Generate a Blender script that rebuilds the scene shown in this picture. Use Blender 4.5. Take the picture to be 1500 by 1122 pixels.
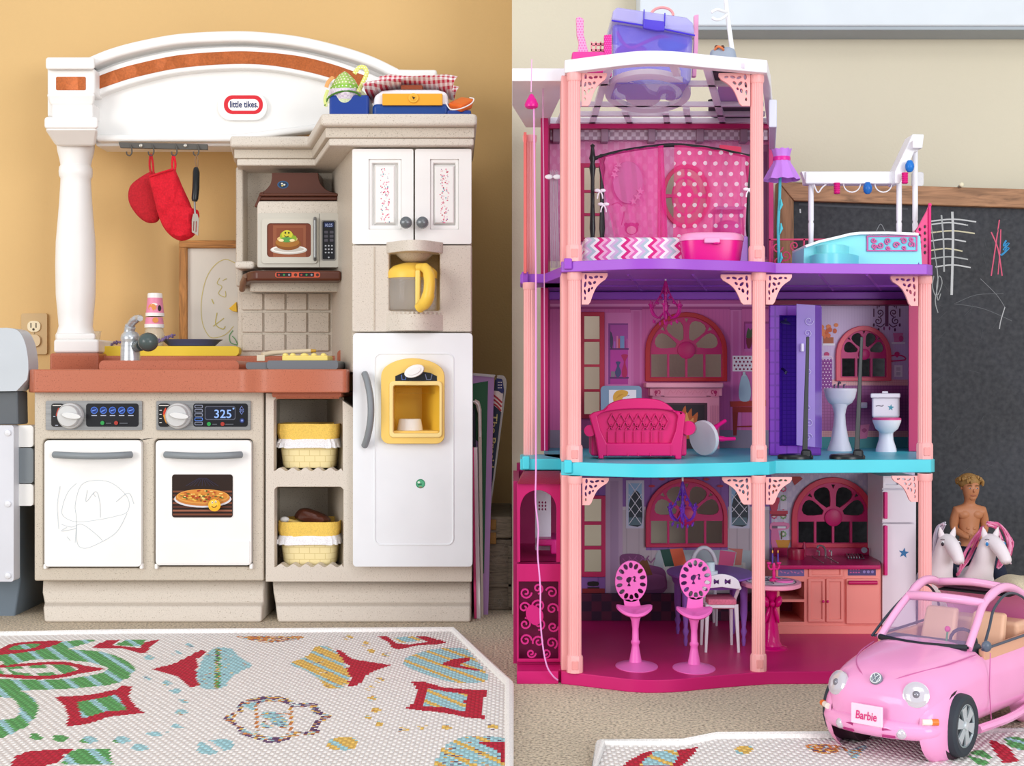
import bpy, bmesh, math, random
from mathutils import Vector, Matrix, noise
from mathutils.geometry import tessellate_polygon, delaunay_2d_cdt
random.seed(7)
for o in list(bpy.data.objects): bpy.data.objects.remove(o)
SC = bpy.context.scene; COL = SC.collection
# ------------------------------------------------------------------ camera
F, CD, CH, CX, CY = 2000., 2.4, .416, 750., 561.     # focal length in px, camera distance, camera height
cam = bpy.data.cameras.new('camera'); co = bpy.data.objects.new('camera', cam); COL.objects.link(co)
cam.sensor_width = 36; cam.sensor_fit = 'HORIZONTAL'; cam.lens = 36*F/1500; cam.clip_start = .05
co.location = (0, -CD, CH); co.rotation_euler = (math.pi/2, 0, 0); SC.camera = co
# ------------------------------------------------------------------ light
W = bpy.data.worlds.new('world'); SC.world = W; W.use_nodes = True
W.node_tree.nodes['Background'].inputs[0].default_value = (.90, .94, 1.0, 1)
W.node_tree.nodes['Background'].inputs[1].default_value = .98
def area(name, loc, target, sx, sy, power, col):
    l = bpy.data.lights.new(name, 'AREA'); l.shape = 'RECTANGLE'; l.size = sx; l.size_y = sy; l.energy = power; l.color = col
    o = bpy.data.objects.new(name, l); COL.objects.link(o); o.location = loc
    o.rotation_euler = (Vector(target)-Vector(loc)).to_track_quat('-Z', 'Y').to_euler(); return o
area('side_light', (-3.3, -3.6, 1.15), (-.15, 0, .5), 2.0, 1.9, 98, (1, .97, .93))
area('side_light', (2.35, -4.4, 1.0), (.4, 0, .4), 1.9, 1.8, 108, (.95, .97, 1))  # unseen fill from the right, added to brighten the dollhouse rooms
area('overhead_fill', (.1, -3.4, 2.75), (.1, -.2, .5), 2.2, .9, 22, (1, .98, .95))  # unseen overhead fill, added for the light; no ceiling lamp is known
vs = SC.view_settings; vs.view_transform = 'Standard'; vs.look = 'None'; vs.gamma = 1; vs.use_curve_mapping = False
vs.exposure = -0.27
# ------------------------------------------------------------------ helpers
def P(px, py, d): return Vector(((px-CX)*d/F, d-CD, CH-(py-CY)*d/F))
def dz(py, z): return (CH-z)*F/(py-CY)                # depth at which height z shows at row py
def PZ(px, py, z): return P(px, py, dz(py, z))
def zat(py, d): return CH-(py-CY)*d/F
def lin(h):
    if not isinstance(h, str): return tuple(h)
    c = [int(h[i:i+2], 16)/255 for i in (0, 2, 4)]
    return tuple(x/12.92 if x <= .04045 else ((x+.055)/1.055)**2.4 for x in c)
_M = {}
def M(hx, rough=.42, kind='plastic', metal=0., alpha=1., scale=1., hx2=None, amt=.5, trans=0.):
    key = (hx, rough, kind, metal, alpha, scale, hx2, amt, trans)
    if key in _M: return _M[key]
    m = bpy.data.materials.new(kind+'_'+str(hx)); m.use_nodes = True
    nt = m.node_tree; N = nt.nodes; L = nt.links; b = N['Principled BSDF']
    b.inputs['Roughness'].default_value = rough; b.inputs['Metallic'].default_value = metal
    b.inputs['Alpha'].default_value = alpha; b.inputs['Specular IOR Level'].default_value = .32
    if trans: b.inputs['Transmission Weight'].default_value = trans
    c = lin(hx); tc = N.new('ShaderNodeTexCoord')
    def tex(t, sc, **k):
        n = N.new(t); L.new(tc.outputs['Object'], n.inputs['Vector'])
        n.inputs['Scale'].default_value = sc
        for a, v in k.items(): n.inputs[a].default_value = v
        return n
    def ramp(src, stops):
        r = N.new('ShaderNodeValToRGB'); L.new(src, r.inputs[0]); e = r.color_ramp.elements
        while len(e) < len(stops): e.new(.5)
        for q, (p, cc) in zip(e, stops): q.position = p; q.color = (*cc, 1)
        return r.outputs[0]
    def bump(src, s, dist=.001):
        n = N.new('ShaderNodeBump'); n.inputs['Strength'].default_value = s; n.inputs['Distance'].default_value = dist
        L.new(src, n.inputs['Height']); L.new(n.outputs[0], b.inputs['Normal'])
    def mul(f): return tuple(min(1, x*f) for x in c)
    if kind == 'plastic':
        n = tex('ShaderNodeTexNoise', 14*scale, Detail=2)
        L.new(ramp(n.outputs['Fac'], [(.3, mul(.97)), (.7, mul(1.02))]), b.inputs['Base Color'])
    elif kind == 'speckle':
        n = tex('ShaderNodeTexNoise', 560*scale, Detail=1); c2 = lin(hx2) if hx2 else mul(.5)
        L.new(ramp(n.outputs['Fac'], [(.24, c2), (.36, mul(.96)), (.66, mul(1.02)), (.78, mul(1.1))]), b.inputs['Base Color'])
        bump(tex('ShaderNodeTexNoise', 900*scale).outputs['Fac'], .12, .0005)
    elif kind == 'carpet':
        n = tex('ShaderNodeTexNoise', 260, Detail=3); n2 = tex('ShaderNodeTexNoise', 3, Detail=3)
        r1 = ramp(n.outputs['Fac'], [(.32, mul(.45)), (.5, c), (.7, mul(1.35))])
        r2 = ramp(n2.outputs['Fac'], [(.3, (.88, .88, .88)), (.7, (1.06, 1.06, 1.06))])
        mx = N.new('ShaderNodeMixRGB'); mx.blend_type = 'MULTIPLY'; mx.inputs[0].default_value = 1
        L.new(r1, mx.inputs[1]); L.new(r2, mx.inputs[2]); L.new(mx.outputs[0], b.inputs['Base Color'])
        bump(n.outputs['Fac'], .9, .006)
    elif kind == 'wall':
        n = tex('ShaderNodeTexNoise', 240, Detail=2); n2 = tex('ShaderNodeTexNoise', 2.2, Detail=3)
        L.new(ramp(n2.outputs['Fac'], [(.3, mul(.96)), (.7, mul(1.03))]), b.inputs['Base Color']); bump(n.outputs['Fac'], .18, .002)
    elif kind == 'wood':
        mp = N.new('ShaderNodeMapping'); L.new(tc.outputs['Object'], mp.inputs[0]); mp.inputs['Scale'].default_value = (3, 12, 26) if amt else (26, 12, 3)
        n = N.new('ShaderNodeTexNoise'); L.new(mp.outputs[0], n.inputs['Vector']); n.inputs['Scale'].default_value = 4*scale; n.inputs['Detail'].default_value = 6
        n.inputs['Distortion'].default_value = 1.6
        L.new(ramp(n.outputs['Fac'], [(.3, mul(.5)), (.48, mul(.9)), (.7, mul(1.25))]), b.inputs['Base Color']); bump(n.outputs['Fac'], .3, .001)
    elif kind == 'quilt':
        n = tex('ShaderNodeTexVoronoi', 60*scale); n2 = tex('ShaderNodeTexNoise', 300)
        L.new(ramp(n2.outputs['Fac'], [(.3, mul(.8)), (.7, mul(1.1))]), b.inputs['Base Color']); bump(n.outputs['Distance'], .7, .004)
    elif kind == 'cloth':
        n = tex('ShaderNodeTexNoise', 500*scale, Detail=2)
        L.new(ramp(n.outputs['Fac'], [(.3, mul(.85)), (.7, mul(1.1))]), b.inputs['Base Color']); bump(n.outputs['Fac'], .3, .001)
    elif kind in ('gingham', 'dots', 'chevron', 'weave', 'bands', 'grid', 'damask', 'check'):
        sp = N.new('ShaderNodeSeparateXYZ'); L.new(tc.outputs['Object'], sp.inputs[0])
        def math_(op, a, bb=None, cc=None):
            n = N.new('ShaderNodeMath'); n.operation = op
            for i, q in enumerate((a, bb, cc)):
                if q is None: continue
                if isinstance(q, (int, float)): n.inputs[i].default_value = q
                else: L.new(q, n.inputs[i])
            return n.outputs[0]
        X, Y_, Z = sp.outputs; c2 = lin(hx2)
        if kind == 'gingham':
            a = math_('LESS_THAN', math_('FRACT', math_('MULTIPLY', X, scale)), .5)
            bb = math_('LESS_THAN', math_('FRACT', math_('MULTIPLY', Z, scale)), .5)
            v = math_('MULTIPLY', math_('ADD', a, bb), .5)
        elif kind == 'check':
            n = N.new('ShaderNodeTexChecker'); L.new(tc.outputs['Object'], n.inputs[0]); n.inputs['Scale'].default_value = scale; v = n.outputs['Fac']
        elif kind == 'dots':
            r = math_('FLOOR', math_('MULTIPLY', Z, scale))
            u = math_('SUBTRACT', math_('FRACT', math_('ADD', math_('MULTIPLY', X, scale), math_('MULTIPLY', r, .5))), .5)
            w = math_('SUBTRACT', math_('FRACT', math_('MULTIPLY', Z, scale)), .5)
            v = math_('LESS_THAN', math_('ADD', math_('MULTIPLY', u, u), math_('MULTIPLY', w, w)), amt*amt)
        elif kind == 'chevron':
            t = math_('ABSOLUTE', math_('SUBTRACT', math_('FRACT', math_('MULTIPLY', Z, 62)), .5))
            v = math_('FRACT', math_('MULTIPLY', math_('ADD', X, math_('MULTIPLY', t, .018)), scale))
        elif kind == 'bands':
            v = math_('GREATER_THAN', math_('FRACT', math_('MULTIPLY', X if amt else Y_, scale)), .9)
        elif kind == 'grid':
            v = math_('MAXIMUM', math_('GREATER_THAN', math_('FRACT', math_('MULTIPLY', X, scale)), .85), math_('GREATER_THAN', math_('FRACT', math_('MULTIPLY', Z, scale)), .85))
        elif kind == 'damask':
            a = math_('SINE', math_('MULTIPLY', X, scale)); bb = math_('SINE', math_('MULTIPLY', Z, scale*.8))
            v = math_('GREATER_THAN', math_('ADD', math_('MULTIPLY', a, bb), math_('MULTIPLY', math_('SINE', math_('MULTIPLY', X, scale*3)), .25)), .15)
        else:   # weave of a basket
            r = math_('FLOOR', math_('MULTIPLY', Z, scale*1.7))
            v = math_('MAXIMUM', math_('GREATER_THAN', math_('FRACT', math_('ADD', math_('MULTIPLY', X, scale), math_('MULTIPLY', r, .5))), .93),
                      math_('GREATER_THAN', math_('FRACT', math_('MULTIPLY', Z, scale*1.7)), .9))
        if kind == 'chevron':
            cr = N.new('ShaderNodeValToRGB'); L.new(v, cr.inputs[0]); cr.color_ramp.interpolation = 'CONSTANT'
            st = [(0, 'b3c4ce'), (.14, 'efe9ee'), (.28, 'd8227f'), (.44, 'efb4d4'), (.58, 'e06ab0'), (.72, 'efe9ee'), (.86, 'd7b7d8')]
            e = cr.color_ramp.elements
            while len(e) < len(st): e.new(.5)
            for q, (p, cc) in zip(e, st): q.position = p; q.color = (*lin(cc), 1)
            L.new(cr.outputs[0], b.inputs['Base Color'])
        else:
            L.new(ramp(v, [(0, c), (1, c2)]), b.inputs['Base Color'])
            if kind in ('weave', 'grid', 'bands'): bump(v, -.5, .001)
    elif kind == 'attr':
        at = N.new('ShaderNodeVertexColor'); at.layer_name = 'Col'
        sp = N.new('ShaderNodeSeparateXYZ'); L.new(tc.outputs['Object'], sp.inputs[0])
        def math_(op, a, bb=None):
            n = N.new('ShaderNodeMath'); n.operation = op
            for i, q in enumerate((a, bb)):
                if q is None: continue
                if isinstance(q, (int, float)): n.inputs[i].default_value = q
                else: L.new(q, n.inputs[i])
            return n.outputs[0]
        a = math_('SINE', math_('MULTIPLY', sp.outputs[0], 2*math.pi/.0105))
        bb = math_('SINE', math_('ADD', math_('MULTIPLY', sp.outputs[1], 2*math.pi/.016), math_('MULTIPLY', math_('SIGN', a), 1.57)))
        v = math_('MULTIPLY', math_('ABSOLUTE', a), math_('ADD', math_('MULTIPLY', bb, .5), .5))
        rr = ramp(v, [(.0, (.60, .53, .51)), (.14, (1, 1, 1))])
        mx = N.new('ShaderNodeMixRGB'); mx.blend_type = 'MULTIPLY'; mx.inputs[0].default_value = .8
        L.new(at.outputs[0], mx.inputs[1]); L.new(rr, mx.inputs[2]); L.new(mx.outputs[0], b.inputs['Base Color'])
        bump(v, .7, .003)
    elif kind == 'chalkboard':
        n = tex('ShaderNodeTexNoise', 5, Detail=5, Distortion=.6); n2 = tex('ShaderNodeTexNoise', 120, Detail=2)
        r = ramp(n.outputs['Fac'], [(.35, c), (.55, mul(1.5)), (.75, mul(2.6))])
        mx = N.new('ShaderNodeMixRGB'); mx.inputs[0].default_value = .06; L.new(r, mx.inputs[1]); L.new(n2.outputs['Fac'], mx.inputs[2])
        L.new(mx.outputs[0], b.inputs['Base Color'])
    elif kind == 'brushed':
        mp = N.new('ShaderNodeMapping'); L.new(tc.outputs['Object'], mp.inputs[0]); mp.inputs['Scale'].default_value = (2, 2, 160)
        n = N.new('ShaderNodeTexNoise'); L.new(mp.outputs[0], n.inputs['Vector']); n.inputs['Scale'].default_value = 6
        L.new(ramp(n.outputs['Fac'], [(.3, mul(.85)), (.7, mul(1.15))]), b.inputs['Base Color'])
    elif kind == 'fire':
        n = tex('ShaderNodeTexNoise', 60, Detail=2)
        L.new(ramp(n.outputs['Fac'], [(.35, (.25, .05, .02)), (.5, (.9, .35, .06)), (.65, (1, .75, .3))]), b.inputs['Base Color'])
    if kind == 'translucent':
        b.inputs['Base Color'].default_value = (*c, 1); tl_ = N.new('ShaderNodeBsdfTranslucent'); n = tex('ShaderNodeTexNoise', 14)
        L.new(ramp(n.outputs['Fac'], [(.3, mul(.97)), (.7, c)]), tl_.inputs[0]); mx = N.new('ShaderNodeMixShader'); mx.inputs[0].default_value = amt
        L.new(b.outputs[0], mx.inputs[1]); L.new(tl_.outputs[0], mx.inputs[2]); L.new(mx.outputs[0], N['Material Output'].inputs[0])
    _M[key] = m; return m
def flat(hx, r=.5): return M(hx, r)
# ---------------------------------------------------- outlines in photo pixels
def R(x0, y0, x1, y1): return [(x0, y0), (x1, y0), (x1, y1), (x0, y1)]
def RR(x0, y0, x1, y1, r, n=5):
    o = []
    for cx, cy, a0 in ((x1-r, y0+r, -90), (x1-r, y1-r, 0), (x0+r, y1-r, 90), (x0+r, y0+r, 180)):
        for k in range(n+1):
            a = math.radians(a0+90*k/n); o.append((cx+r*math.cos(a), cy+r*math.sin(a)))
    return o
def ELL(cx, cy, rx, ry, n=28, a0=0, a1=360, rot=0):
    o = []; full = abs(a1-a0) >= 360; c, s = math.cos(math.radians(rot)), math.sin(math.radians(rot))
    for k in range(n if full else n+1):
        a = math.radians(a0+(a1-a0)*k/n); x, y = rx*math.cos(a), ry*math.sin(a); o.append((cx+x*c-y*s, cy+x*s+y*c))
    return o
def CAT(pts, n=6, closed=False):
    out = []; m = len(pts); D = len(pts[0]); rng = range(m if closed else m-1)
    for i in rng:
        p = [pts[(i+k) % m] if closed else pts[min(max(i+k, 0), m-1)] for k in (-1, 0, 1, 2)]
        for j in range(n):
            t = j/n
            out.append(tuple(.5*((2*p[1][q])+(-p[0][q]+p[2][q])*t+(2*p[0][q]-5*p[1][q]+4*p[2][q]-p[3][q])*t*t+(-p[0][q]+3*p[1][q]-3*p[2][q]+p[3][q])*t**3) for q in range(D)))
    if not closed: out.append(tuple(pts[-1]))
    return out
def STAR(cx, cy, r, rot=0): return [(cx+(r if k % 2 == 0 else r*.42)*math.sin(math.radians(36*k+rot)), cy-(r if k % 2 == 0 else r*.42)*math.cos(math.radians(36*k+rot))) for k in range(10)]
def LINE(pts, w):
    """a stroke of width w as an outline"""
    n = len(pts); A = []; B = []
    for i in range(n):
        x0, y0 = pts[max(i-1, 0)][:2]; x1, y1 = pts[min(i+1, n-1)][:2]; l = math.hypot(x1-x0, y1-y0) or 1
        nx, ny = -(y1-y0)/l*w/2, (x1-x0)/l*w/2; x, y = pts[i][:2]; A.append((x+nx, y+ny)); B.append((x-nx, y-ny))
    return A, B
def SPIRAL(cx, cy, r, turns=1.4, a0=0, sgn=1, n=16, shrink=.18):
    return [(cx+r*(1-(1-shrink)*k/n)*math.cos(math.radians(a0+sgn*360*turns*k/n)), cy+r*(1-(1-shrink)*k/n)*math.sin(math.radians(a0+sgn*360*turns*k/n))) for k in range(n+1)]
def tagit(o, label=None, cat=None, group=None, kind=None):
    if label: o['label'] = label
    if cat: o['category'] = cat
    if group: o['group'] = group
    if kind: o['kind'] = kind
    return o
def thing(name, label, cat, loc=(0, 0, 0), group=None):
    o = bpy.data.objects.new(name, None); COL.objects.link(o); o.location = loc; o.empty_display_size = .02
    return tagit(o, label, cat, group)
def inpoly(x, y, pg):
    c = False; j = len(pg)-1
    for i in range(len(pg)):
        xi, yi = pg[i][0], pg[i][1]; xj, yj = pg[j][0], pg[j][1]
        if (yi > y) != (yj > y) and x < (xj-xi)*(y-yi)/(yj-yi)+xi: c = not c
        j = i
    return c
def fill2(loops):
    """triangles of an outline with holes"""
    V = []; E = []
    for lp in loops:
        o = len(V); V += [Vector((p[0]*1000, p[1]*1000)) for p in lp]; E += [(o+i, o+(i+1) % len(lp)) for i in range(len(lp))]
    rv, re, rf, ov, oe, of = delaunay_2d_cdt(V, E, [], 0, 1e-5); out = []
    for f in rf:
        cx = sum(rv[i][0] for i in f)/3/1000; cy = sum(rv[i][1] for i in f)/3/1000
        if inpoly(cx, cy, loops[0]) and not any(inpoly(cx, cy, h) for h in loops[1:]):
            if all(ov[i] for i in f): out.append(tuple(ov[i][0] for i in f))
    return out
class MB:
    def __init__(s): s.v = []; s.f = []; s.m = []
    def add(s, vs_, fs, mi=0):
        o = len(s.v); s.v += [tuple(v) for v in vs_]
        for f in fs: s.f.append(tuple(i+o for i in f)); s.m.append(mi)
        return s
    def box(s, x0, x1, y0, y1, z0, z1, mi=0):
        v = [(x0, y0, z0), (x1, y0, z0), (x1, y1, z0), (x0, y1, z0), (x0, y0, z1), (x1, y0, z1), (x1, y1, z1), (x0, y1, z1)]
        return s.add(v, [(0, 3, 2, 1), (4, 5, 6, 7), (0, 1, 5, 4), (1, 2, 6, 5), (2, 3, 7, 6), (3, 0, 4, 7)], mi)
    def pbox(s, px0, py0, px1, py1, d0, d1, mi=0, zb=None):
        a, b = P(px0, py0, d0), P(px1, py1, d0)
        return s.box(a.x, b.x, a.y, d1-CD, b.z if zb is None else zb, a.z, mi)
    def hexa(s, r0, d0, r1, d1, mi=0):
        """solid between a rectangle (px) at d0 and another at d1"""
        v = [P(*q, d0) for q in R(*r0)]+[P(*q, d1) for q in R(*r1)]
        return s.add(v, [(0, 1, 2, 3), (7, 6, 5, 4), (0, 4, 5, 1), (1, 5, 6, 2), (2, 6, 7, 3), (3, 7, 4, 0)], mi)
    def recess(s, r0, d0, r1, d1, mi=0, mb=None):
        v = [P(*q, d0) for q in R(*r0)]+[P(*q, d1) for q in R(*r1)]
        s.add(v, [(0, 4, 5, 1), (1, 5, 6, 2), (2, 6, 7, 3), (3, 7, 4, 0)], mi); return s.add(v[4:], [(0, 1, 2, 3)], mi if mb is None else mb)
    def plate(s, outer, holes=(), d=2.4, t=.01, mi=0):
        return s.slab([[P(x, y, d) for x, y in lp] for lp in [outer]+list(holes)], Vector((0, t, 0)), mi)
    def slab(s, loops, ext, mi=0):
        """extrude a flat 3d outline with holes along ext"""
        n = ext.normalized(); ax = Vector((1, 0, 0)) if abs(n.x) < .9 else Vector((0, 1, 0)); u = n.cross(ax).normalized(); w = n.cross(u)
        flat2 = [[Vector((p.dot(u), p.dot(w), 0)) for p in map(Vector, lp)] for lp in loops]
        tri = fill2(flat2); pts = [Vector(p) for lp in loops for p in lp]; k = len(pts)
        vs_ = pts+[p+ext for p in pts]; fs = [t for t in tri]+[(t[2]+k, t[1]+k, t[0]+k) for t in tri]; o = 0
        for lp in loops:
            m = len(lp)
            for i in range(m): j = (i+1) % m; fs.append((o+i, o+j, o+j+k, o+i+k))
            o += m
        return s.add(vs_, fs, mi)
    def prism(s, plan, z0, z1, mi=0):
        """vertical prism from (px, depth) plan points"""
        return s.slab([[Vector(((x-CX)*d/F, d-CD, z0)) for x, d in plan]], Vector((0, 0, z1-z0)), mi)
    def ribbon(s, pts, w, d, t=.004, mi=0):
        A, B = LINE(pts, w); n = len(A)
        f = [P(*q, d) for q in A]+[P(*q, d) for q in B]; bk = [p+Vector((0, t, 0)) for p in f]; v = f+bk; fs = []
        for i in range(n-1):
            fs += [(i, i+1, n+i+1, n+i), (2*n+i, 3*n+i, 3*n+i+1, 2*n+i+1), (i, 2*n+i, 2*n+i+1, i+1), (n+i, n+i+1, 3*n+i+1, 3*n+i)]
        fs += [(0, n, 3*n, 2*n), (n-1, 3*n-1, 4*n-1, 2*n-1)]
        return s.add(v, fs, mi)
    def tube(s, pts, r, seg=8, mi=0, closed=False, flat_=1.):
        pts = [Vector(p) for p in pts]; n = len(pts); rs = r if isinstance(r, (list, tuple)) else [r]*n
        T = []
        for i in range(n):
            a = pts[(i-1) % n] if closed or i else pts[0]; b = pts[(i+1) % n] if closed or i < n-1 else pts[-1]
            t = b-a; T.append(t.normalized() if t.length > 1e-9 else Vector((0, 0, 1)))
        up = Vector((0, 1, 0)) if abs(T[0].y) < .9 else Vector((1, 0, 0)); N_ = (up-T[0]*up.dot(T[0])).normalized(); v = []
        for i in range(n):
            N_ = (N_-T[i]*N_.dot(T[i])); N_ = N_.normalized() if N_.length > 1e-6 else T[i].orthogonal().normalized(); B_ = T[i].cross(N_)
            for k in range(seg):
                a = 2*math.pi*k/seg; v.append(pts[i]+(N_*math.cos(a)*flat_+B_*math.sin(a))*rs[i])
        fs = []
        for i in range(n if closed else n-1):
            j = (i+1) % n
            for k in range(seg): l = (k+1) % seg; fs.append((i*seg+k, i*seg+l, j*seg+l, j*seg+k))
        if not closed: fs += [tuple(range(seg))[::-1], tuple((n-1)*seg+k for k in range(seg))]
        return s.add(v, fs, mi)
    def ptube(s, pts, r, seg=8, mi=0, closed=False, flat_=1.):
        """pts (px, py, depth); r in px at that depth"""
        q = [P(*p) for p in pts]; rs = r if isinstance(r, (list, tuple)) else [r]*len(pts)
        return s.tube(q, [a*p[2]/F for a, p in zip(rs, pts)], seg, mi, closed, flat_)
    def lathe(s, prof, c, seg=24, mi=0, axis=Vector((0, 0, 1)), sx=1., sy=1.):
        """prof: (radius, height) from c along axis"""
        axis = Vector(axis).normalized(); u = Vector((1, 0, 0)) if abs(axis.x) < .9 else Vector((0, 1, 0)); u = (u-axis*u.dot(axis)).normalized(); w = axis.cross(u)
        v = []; fs = []; n = len(prof); c = Vector(c)
        for r, h in prof:
            for k in range(seg):
                a = 2*math.pi*k/seg; v.append(c+axis*h+u*(r*sx*math.cos(a))+w*(r*sy*math.sin(a)))
        for i in range(n-1):
            for k in range(seg): l = (k+1) % seg; fs.append((i*seg+k, i*seg+l, (i+1)*seg+l, (i+1)*seg+k))
        if prof[0][0] > 1e-6: fs.append(tuple(range(seg))[::-1])
        if prof[-1][0] > 1e-6: fs.append(tuple((n-1)*seg+k for k in range(seg)))
        return s.add(v, fs, mi)
    def plathe(s, prof, px, d, seg=24, mi=0, sy=1.):
        """prof: (radius px, row px) around the vertical line at column px, depth d"""
        k = d/F; x = (px-CX)*k
        return s.lathe([(r*k, zat(y, d)) for r, y in prof], (x, d-CD, 0), seg, mi, sy=sy)
    def ball(s, c, rx, ry=None, rz=None, seg=14, mi=0, axis=None):
        ry = rx if ry is None else ry; rz = rx if rz is None else rz; m = max(6, seg//2+1); v = []; fs = []; c = Vector(c)
        rot = Vector(axis).to_track_quat('Z', 'Y').to_matrix() if axis is not None else Matrix.Identity(3)
        for i in range(m+1):
            t = math.pi*i/m
            for k in range(seg):
                a = 2*math.pi*k/seg; v.append(c+rot @ Vector((rx*math.sin(t)*math.cos(a), ry*math.sin(t)*math.sin(a), rz*math.cos(t))))
        for i in range(m):
            for k in range(seg): l = (k+1) % seg; fs.append((i*seg+k, (i+1)*seg+k, (i+1)*seg+l, i*seg+l))
        return s.add(v, fs, mi)
    def pball(s, px, py, d, rpx, rpy=None, rd=None, seg=14, mi=0):
        k = d/F; rpy = rpx if rpy is None else rpy; rd = rpx if rd is None else rd
        return s.ball(P(px, py, d), rpx*k, rd*k, rpy*k, seg, mi)
    def loft(s, rings, mi=0, cap=True, closed=True):
        m = len(rings[0]); v = [p for r in rings for p in r]; fs = []
        for i in range(len(rings)-1):
            for k in range(m if closed else m-1): l = (k+1) % m; fs.append((i*m+k, i*m+l, (i+1)*m+l, (i+1)*m+k))
        if cap: fs += [tuple(range(m))[::-1], tuple((len(rings)-1)*m+k for k in range(m))]
        return s.add(v, fs, mi)
    def puff(s, outline, d, th, mi=0, both=True, wob=0.):
        """a padded shape: outline in px, bulging th towards the camera (and behind)"""
        cx = sum(p[0] for p in outline)/len(outline); cy = sum(p[1] for p in outline)/len(outline); rings = []
        prof = [(1, 0), (.97, .35), (.88, .7), (.7, .92), (.4, 1.), (.05, 1.)]
        lst = ([(a, -b) for a, b in prof[::-1]] if both else [(.05, 0)])+[q for q in prof[(1 if both else 0):]]
        for sc, h in lst:
            rg = []
            for x, y in outline:
                X, Yp = cx+(x-cx)*sc, cy+(y-cy)*sc
                w = wob*noise.noise(Vector((X*.07, Yp*.07, 3.1))) if wob else 0
                rg.append(P(X, Yp, d)+Vector((0, -th*h-w*abs(h), 0)))
            rings.append(rg)
        return s.loft(rings, mi)
    def b(s, name, mats, parent=None, bev=0, seg=2, sub=0, ang=38, label=None, kind=None):
        me = bpy.data.meshes.new(name); me.from_pydata(s.v, [], s.f)
        mats = mats if isinstance(mats, (list, tuple)) else [mats]
        for m in mats: me.materials.append(m)
        if len(mats) > 1: me.polygons.foreach_set('material_index', s.m)
        bm = bmesh.new(); bm.from_mesh(me); bmesh.ops.recalc_face_normals(bm, faces=bm.faces); bm.to_mesh(me); bm.free()
        me.polygons.foreach_set('use_smooth', [True]*len(me.polygons)); me.set_sharp_from_angle(angle=math.radians(ang)); me.update()
        o = bpy.data.objects.new(name, me); COL.objects.link(o)
        if parent is not None:
            o.parent = parent
            if parent.type == 'EMPTY': o.matrix_parent_inverse = Matrix.Translation(-Vector(parent.location))
        if bev:
            m = o.modifiers.new('bevel', 'BEVEL'); m.width = bev; m.segments = seg; m.harden_normals = True; m.limit_method = 'ANGLE'; m.angle_limit = math.radians(40)
        if sub: m = o.modifiers.new('subdivision', 'SUBSURF'); m.levels = m.render_levels = sub
        if label: o['label'] = label
        if kind: o['kind'] = kind
        return o
def printed(name, parent, d, items, step=.00012, rough=.45):
    """flat print: stacked coloured outlines; item = (outline, colour) or ('l', points, width, colour)"""
    mb = MB(); mats = []; idx = {}; dd = d
    for it in items:
        col = it[-1]; mt = M(col, rough) if isinstance(col, str) else col
        if mt not in idx: idx[mt] = len(mats); mats.append(mt)
        dd -= step
        if it[0] == 'l':
            A, B = LINE(it[1], it[2]); n = len(A); v = [P(*q, dd) for q in A+B]
            mb.add(v, [(i, i+1, n+i+1, n+i) for i in range(n-1)], idx[mt])
        else:
            v = [P(*q, dd) for q in it[0]]; tri = tessellate_polygon([[Vector((p.x, p.z, 0)) for p in v]]); mb.add(v, tri, idx[mt])
    return mb.b(name, mats, parent)
def text(name, body, parent, d, x0, x1, yb, hgt, mat_, ext=.0004, rot=0, origin=None, bold=.012):
    """lettering fitted between columns x0..x1 with its base on row yb, hgt px tall for a capital"""
    cu = bpy.data.curves.new('t', 'FONT'); cu.body = body; cu.resolution_u = 3; cu.offset = bold; ob = bpy.data.objects.new('t', cu); COL.objects.link(ob)
    dg = bpy.context.evaluated_depsgraph_get(); me = bpy.data.meshes.new_from_object(ob.evaluated_get(dg))
    vs_ = [v.co.copy() for v in me.vertices]; fs = [tuple(p.vertices) for p in me.polygons]
    bpy.data.objects.remove(ob); bpy.data.curves.remove(cu); bpy.data.meshes.remove(me)
    a = min(v.x for v in vs_); b_ = max(v.x for v in vs_); sx = (x1-x0)/(b_-a); sy = hgt/.7; out = []
    for v in vs_:
        X, Yp = x0+(v.x-a)*sx, yb-v.y*sy
        if rot:
            ox, oy = origin; c, s_ = math.cos(math.radians(rot)), math.sin(math.radians(rot)); X, Yp = ox+(X-ox)*c-(Yp-oy)*s_, oy+(X-ox)*s_+(Yp-oy)*c
        out.append(P(X, Yp, d))
    return MB().add(out, fs).b(name, mat_, parent)
# ------------------------------------------------------------------ the setting
WD = 2.80                                            # depth of the wall behind the toy kitchen
WR = 2.46                                            # wall step added so the dollhouse shades the wall behind it
def xat(px, d): return (px-CX)*d/F
floor = tagit(MB().box(-2.6, 2.6, -3.2, WD-CD+.1, -.05, 0).b('floor', M('d8c8b0', .95, 'carpet')), kind='structure')
xm = xat(750, WD)
tagit(MB().box(-2.6, xm, WD-CD, WD-CD+.1, 0, 2.4).b('wall_left', M('dab57c', .8, 'wall')), kind='structure')  # warm tint of the light put into this half's paint
tagit(MB().box(xm, 2.6, WR-CD, WD-CD+.1, 0, 2.4).b('wall_right', M('d2cab4', .8, 'wall')), kind='structure')  # cooler tint of the light put into this half's paint
tr = tagit(MB().pbox(937, -70, 1640, 38, 2.39, WR).b('trim_1', M('d3dae0', .5), bev=.004), kind='structure')
MB().pbox(937, 38, 1640, 44, 2.394, WR).b('sill_shade', M('a4adb4', .6), tr, bev=.002)  # grey strip, its colour standing for the shade under the trim
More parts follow.
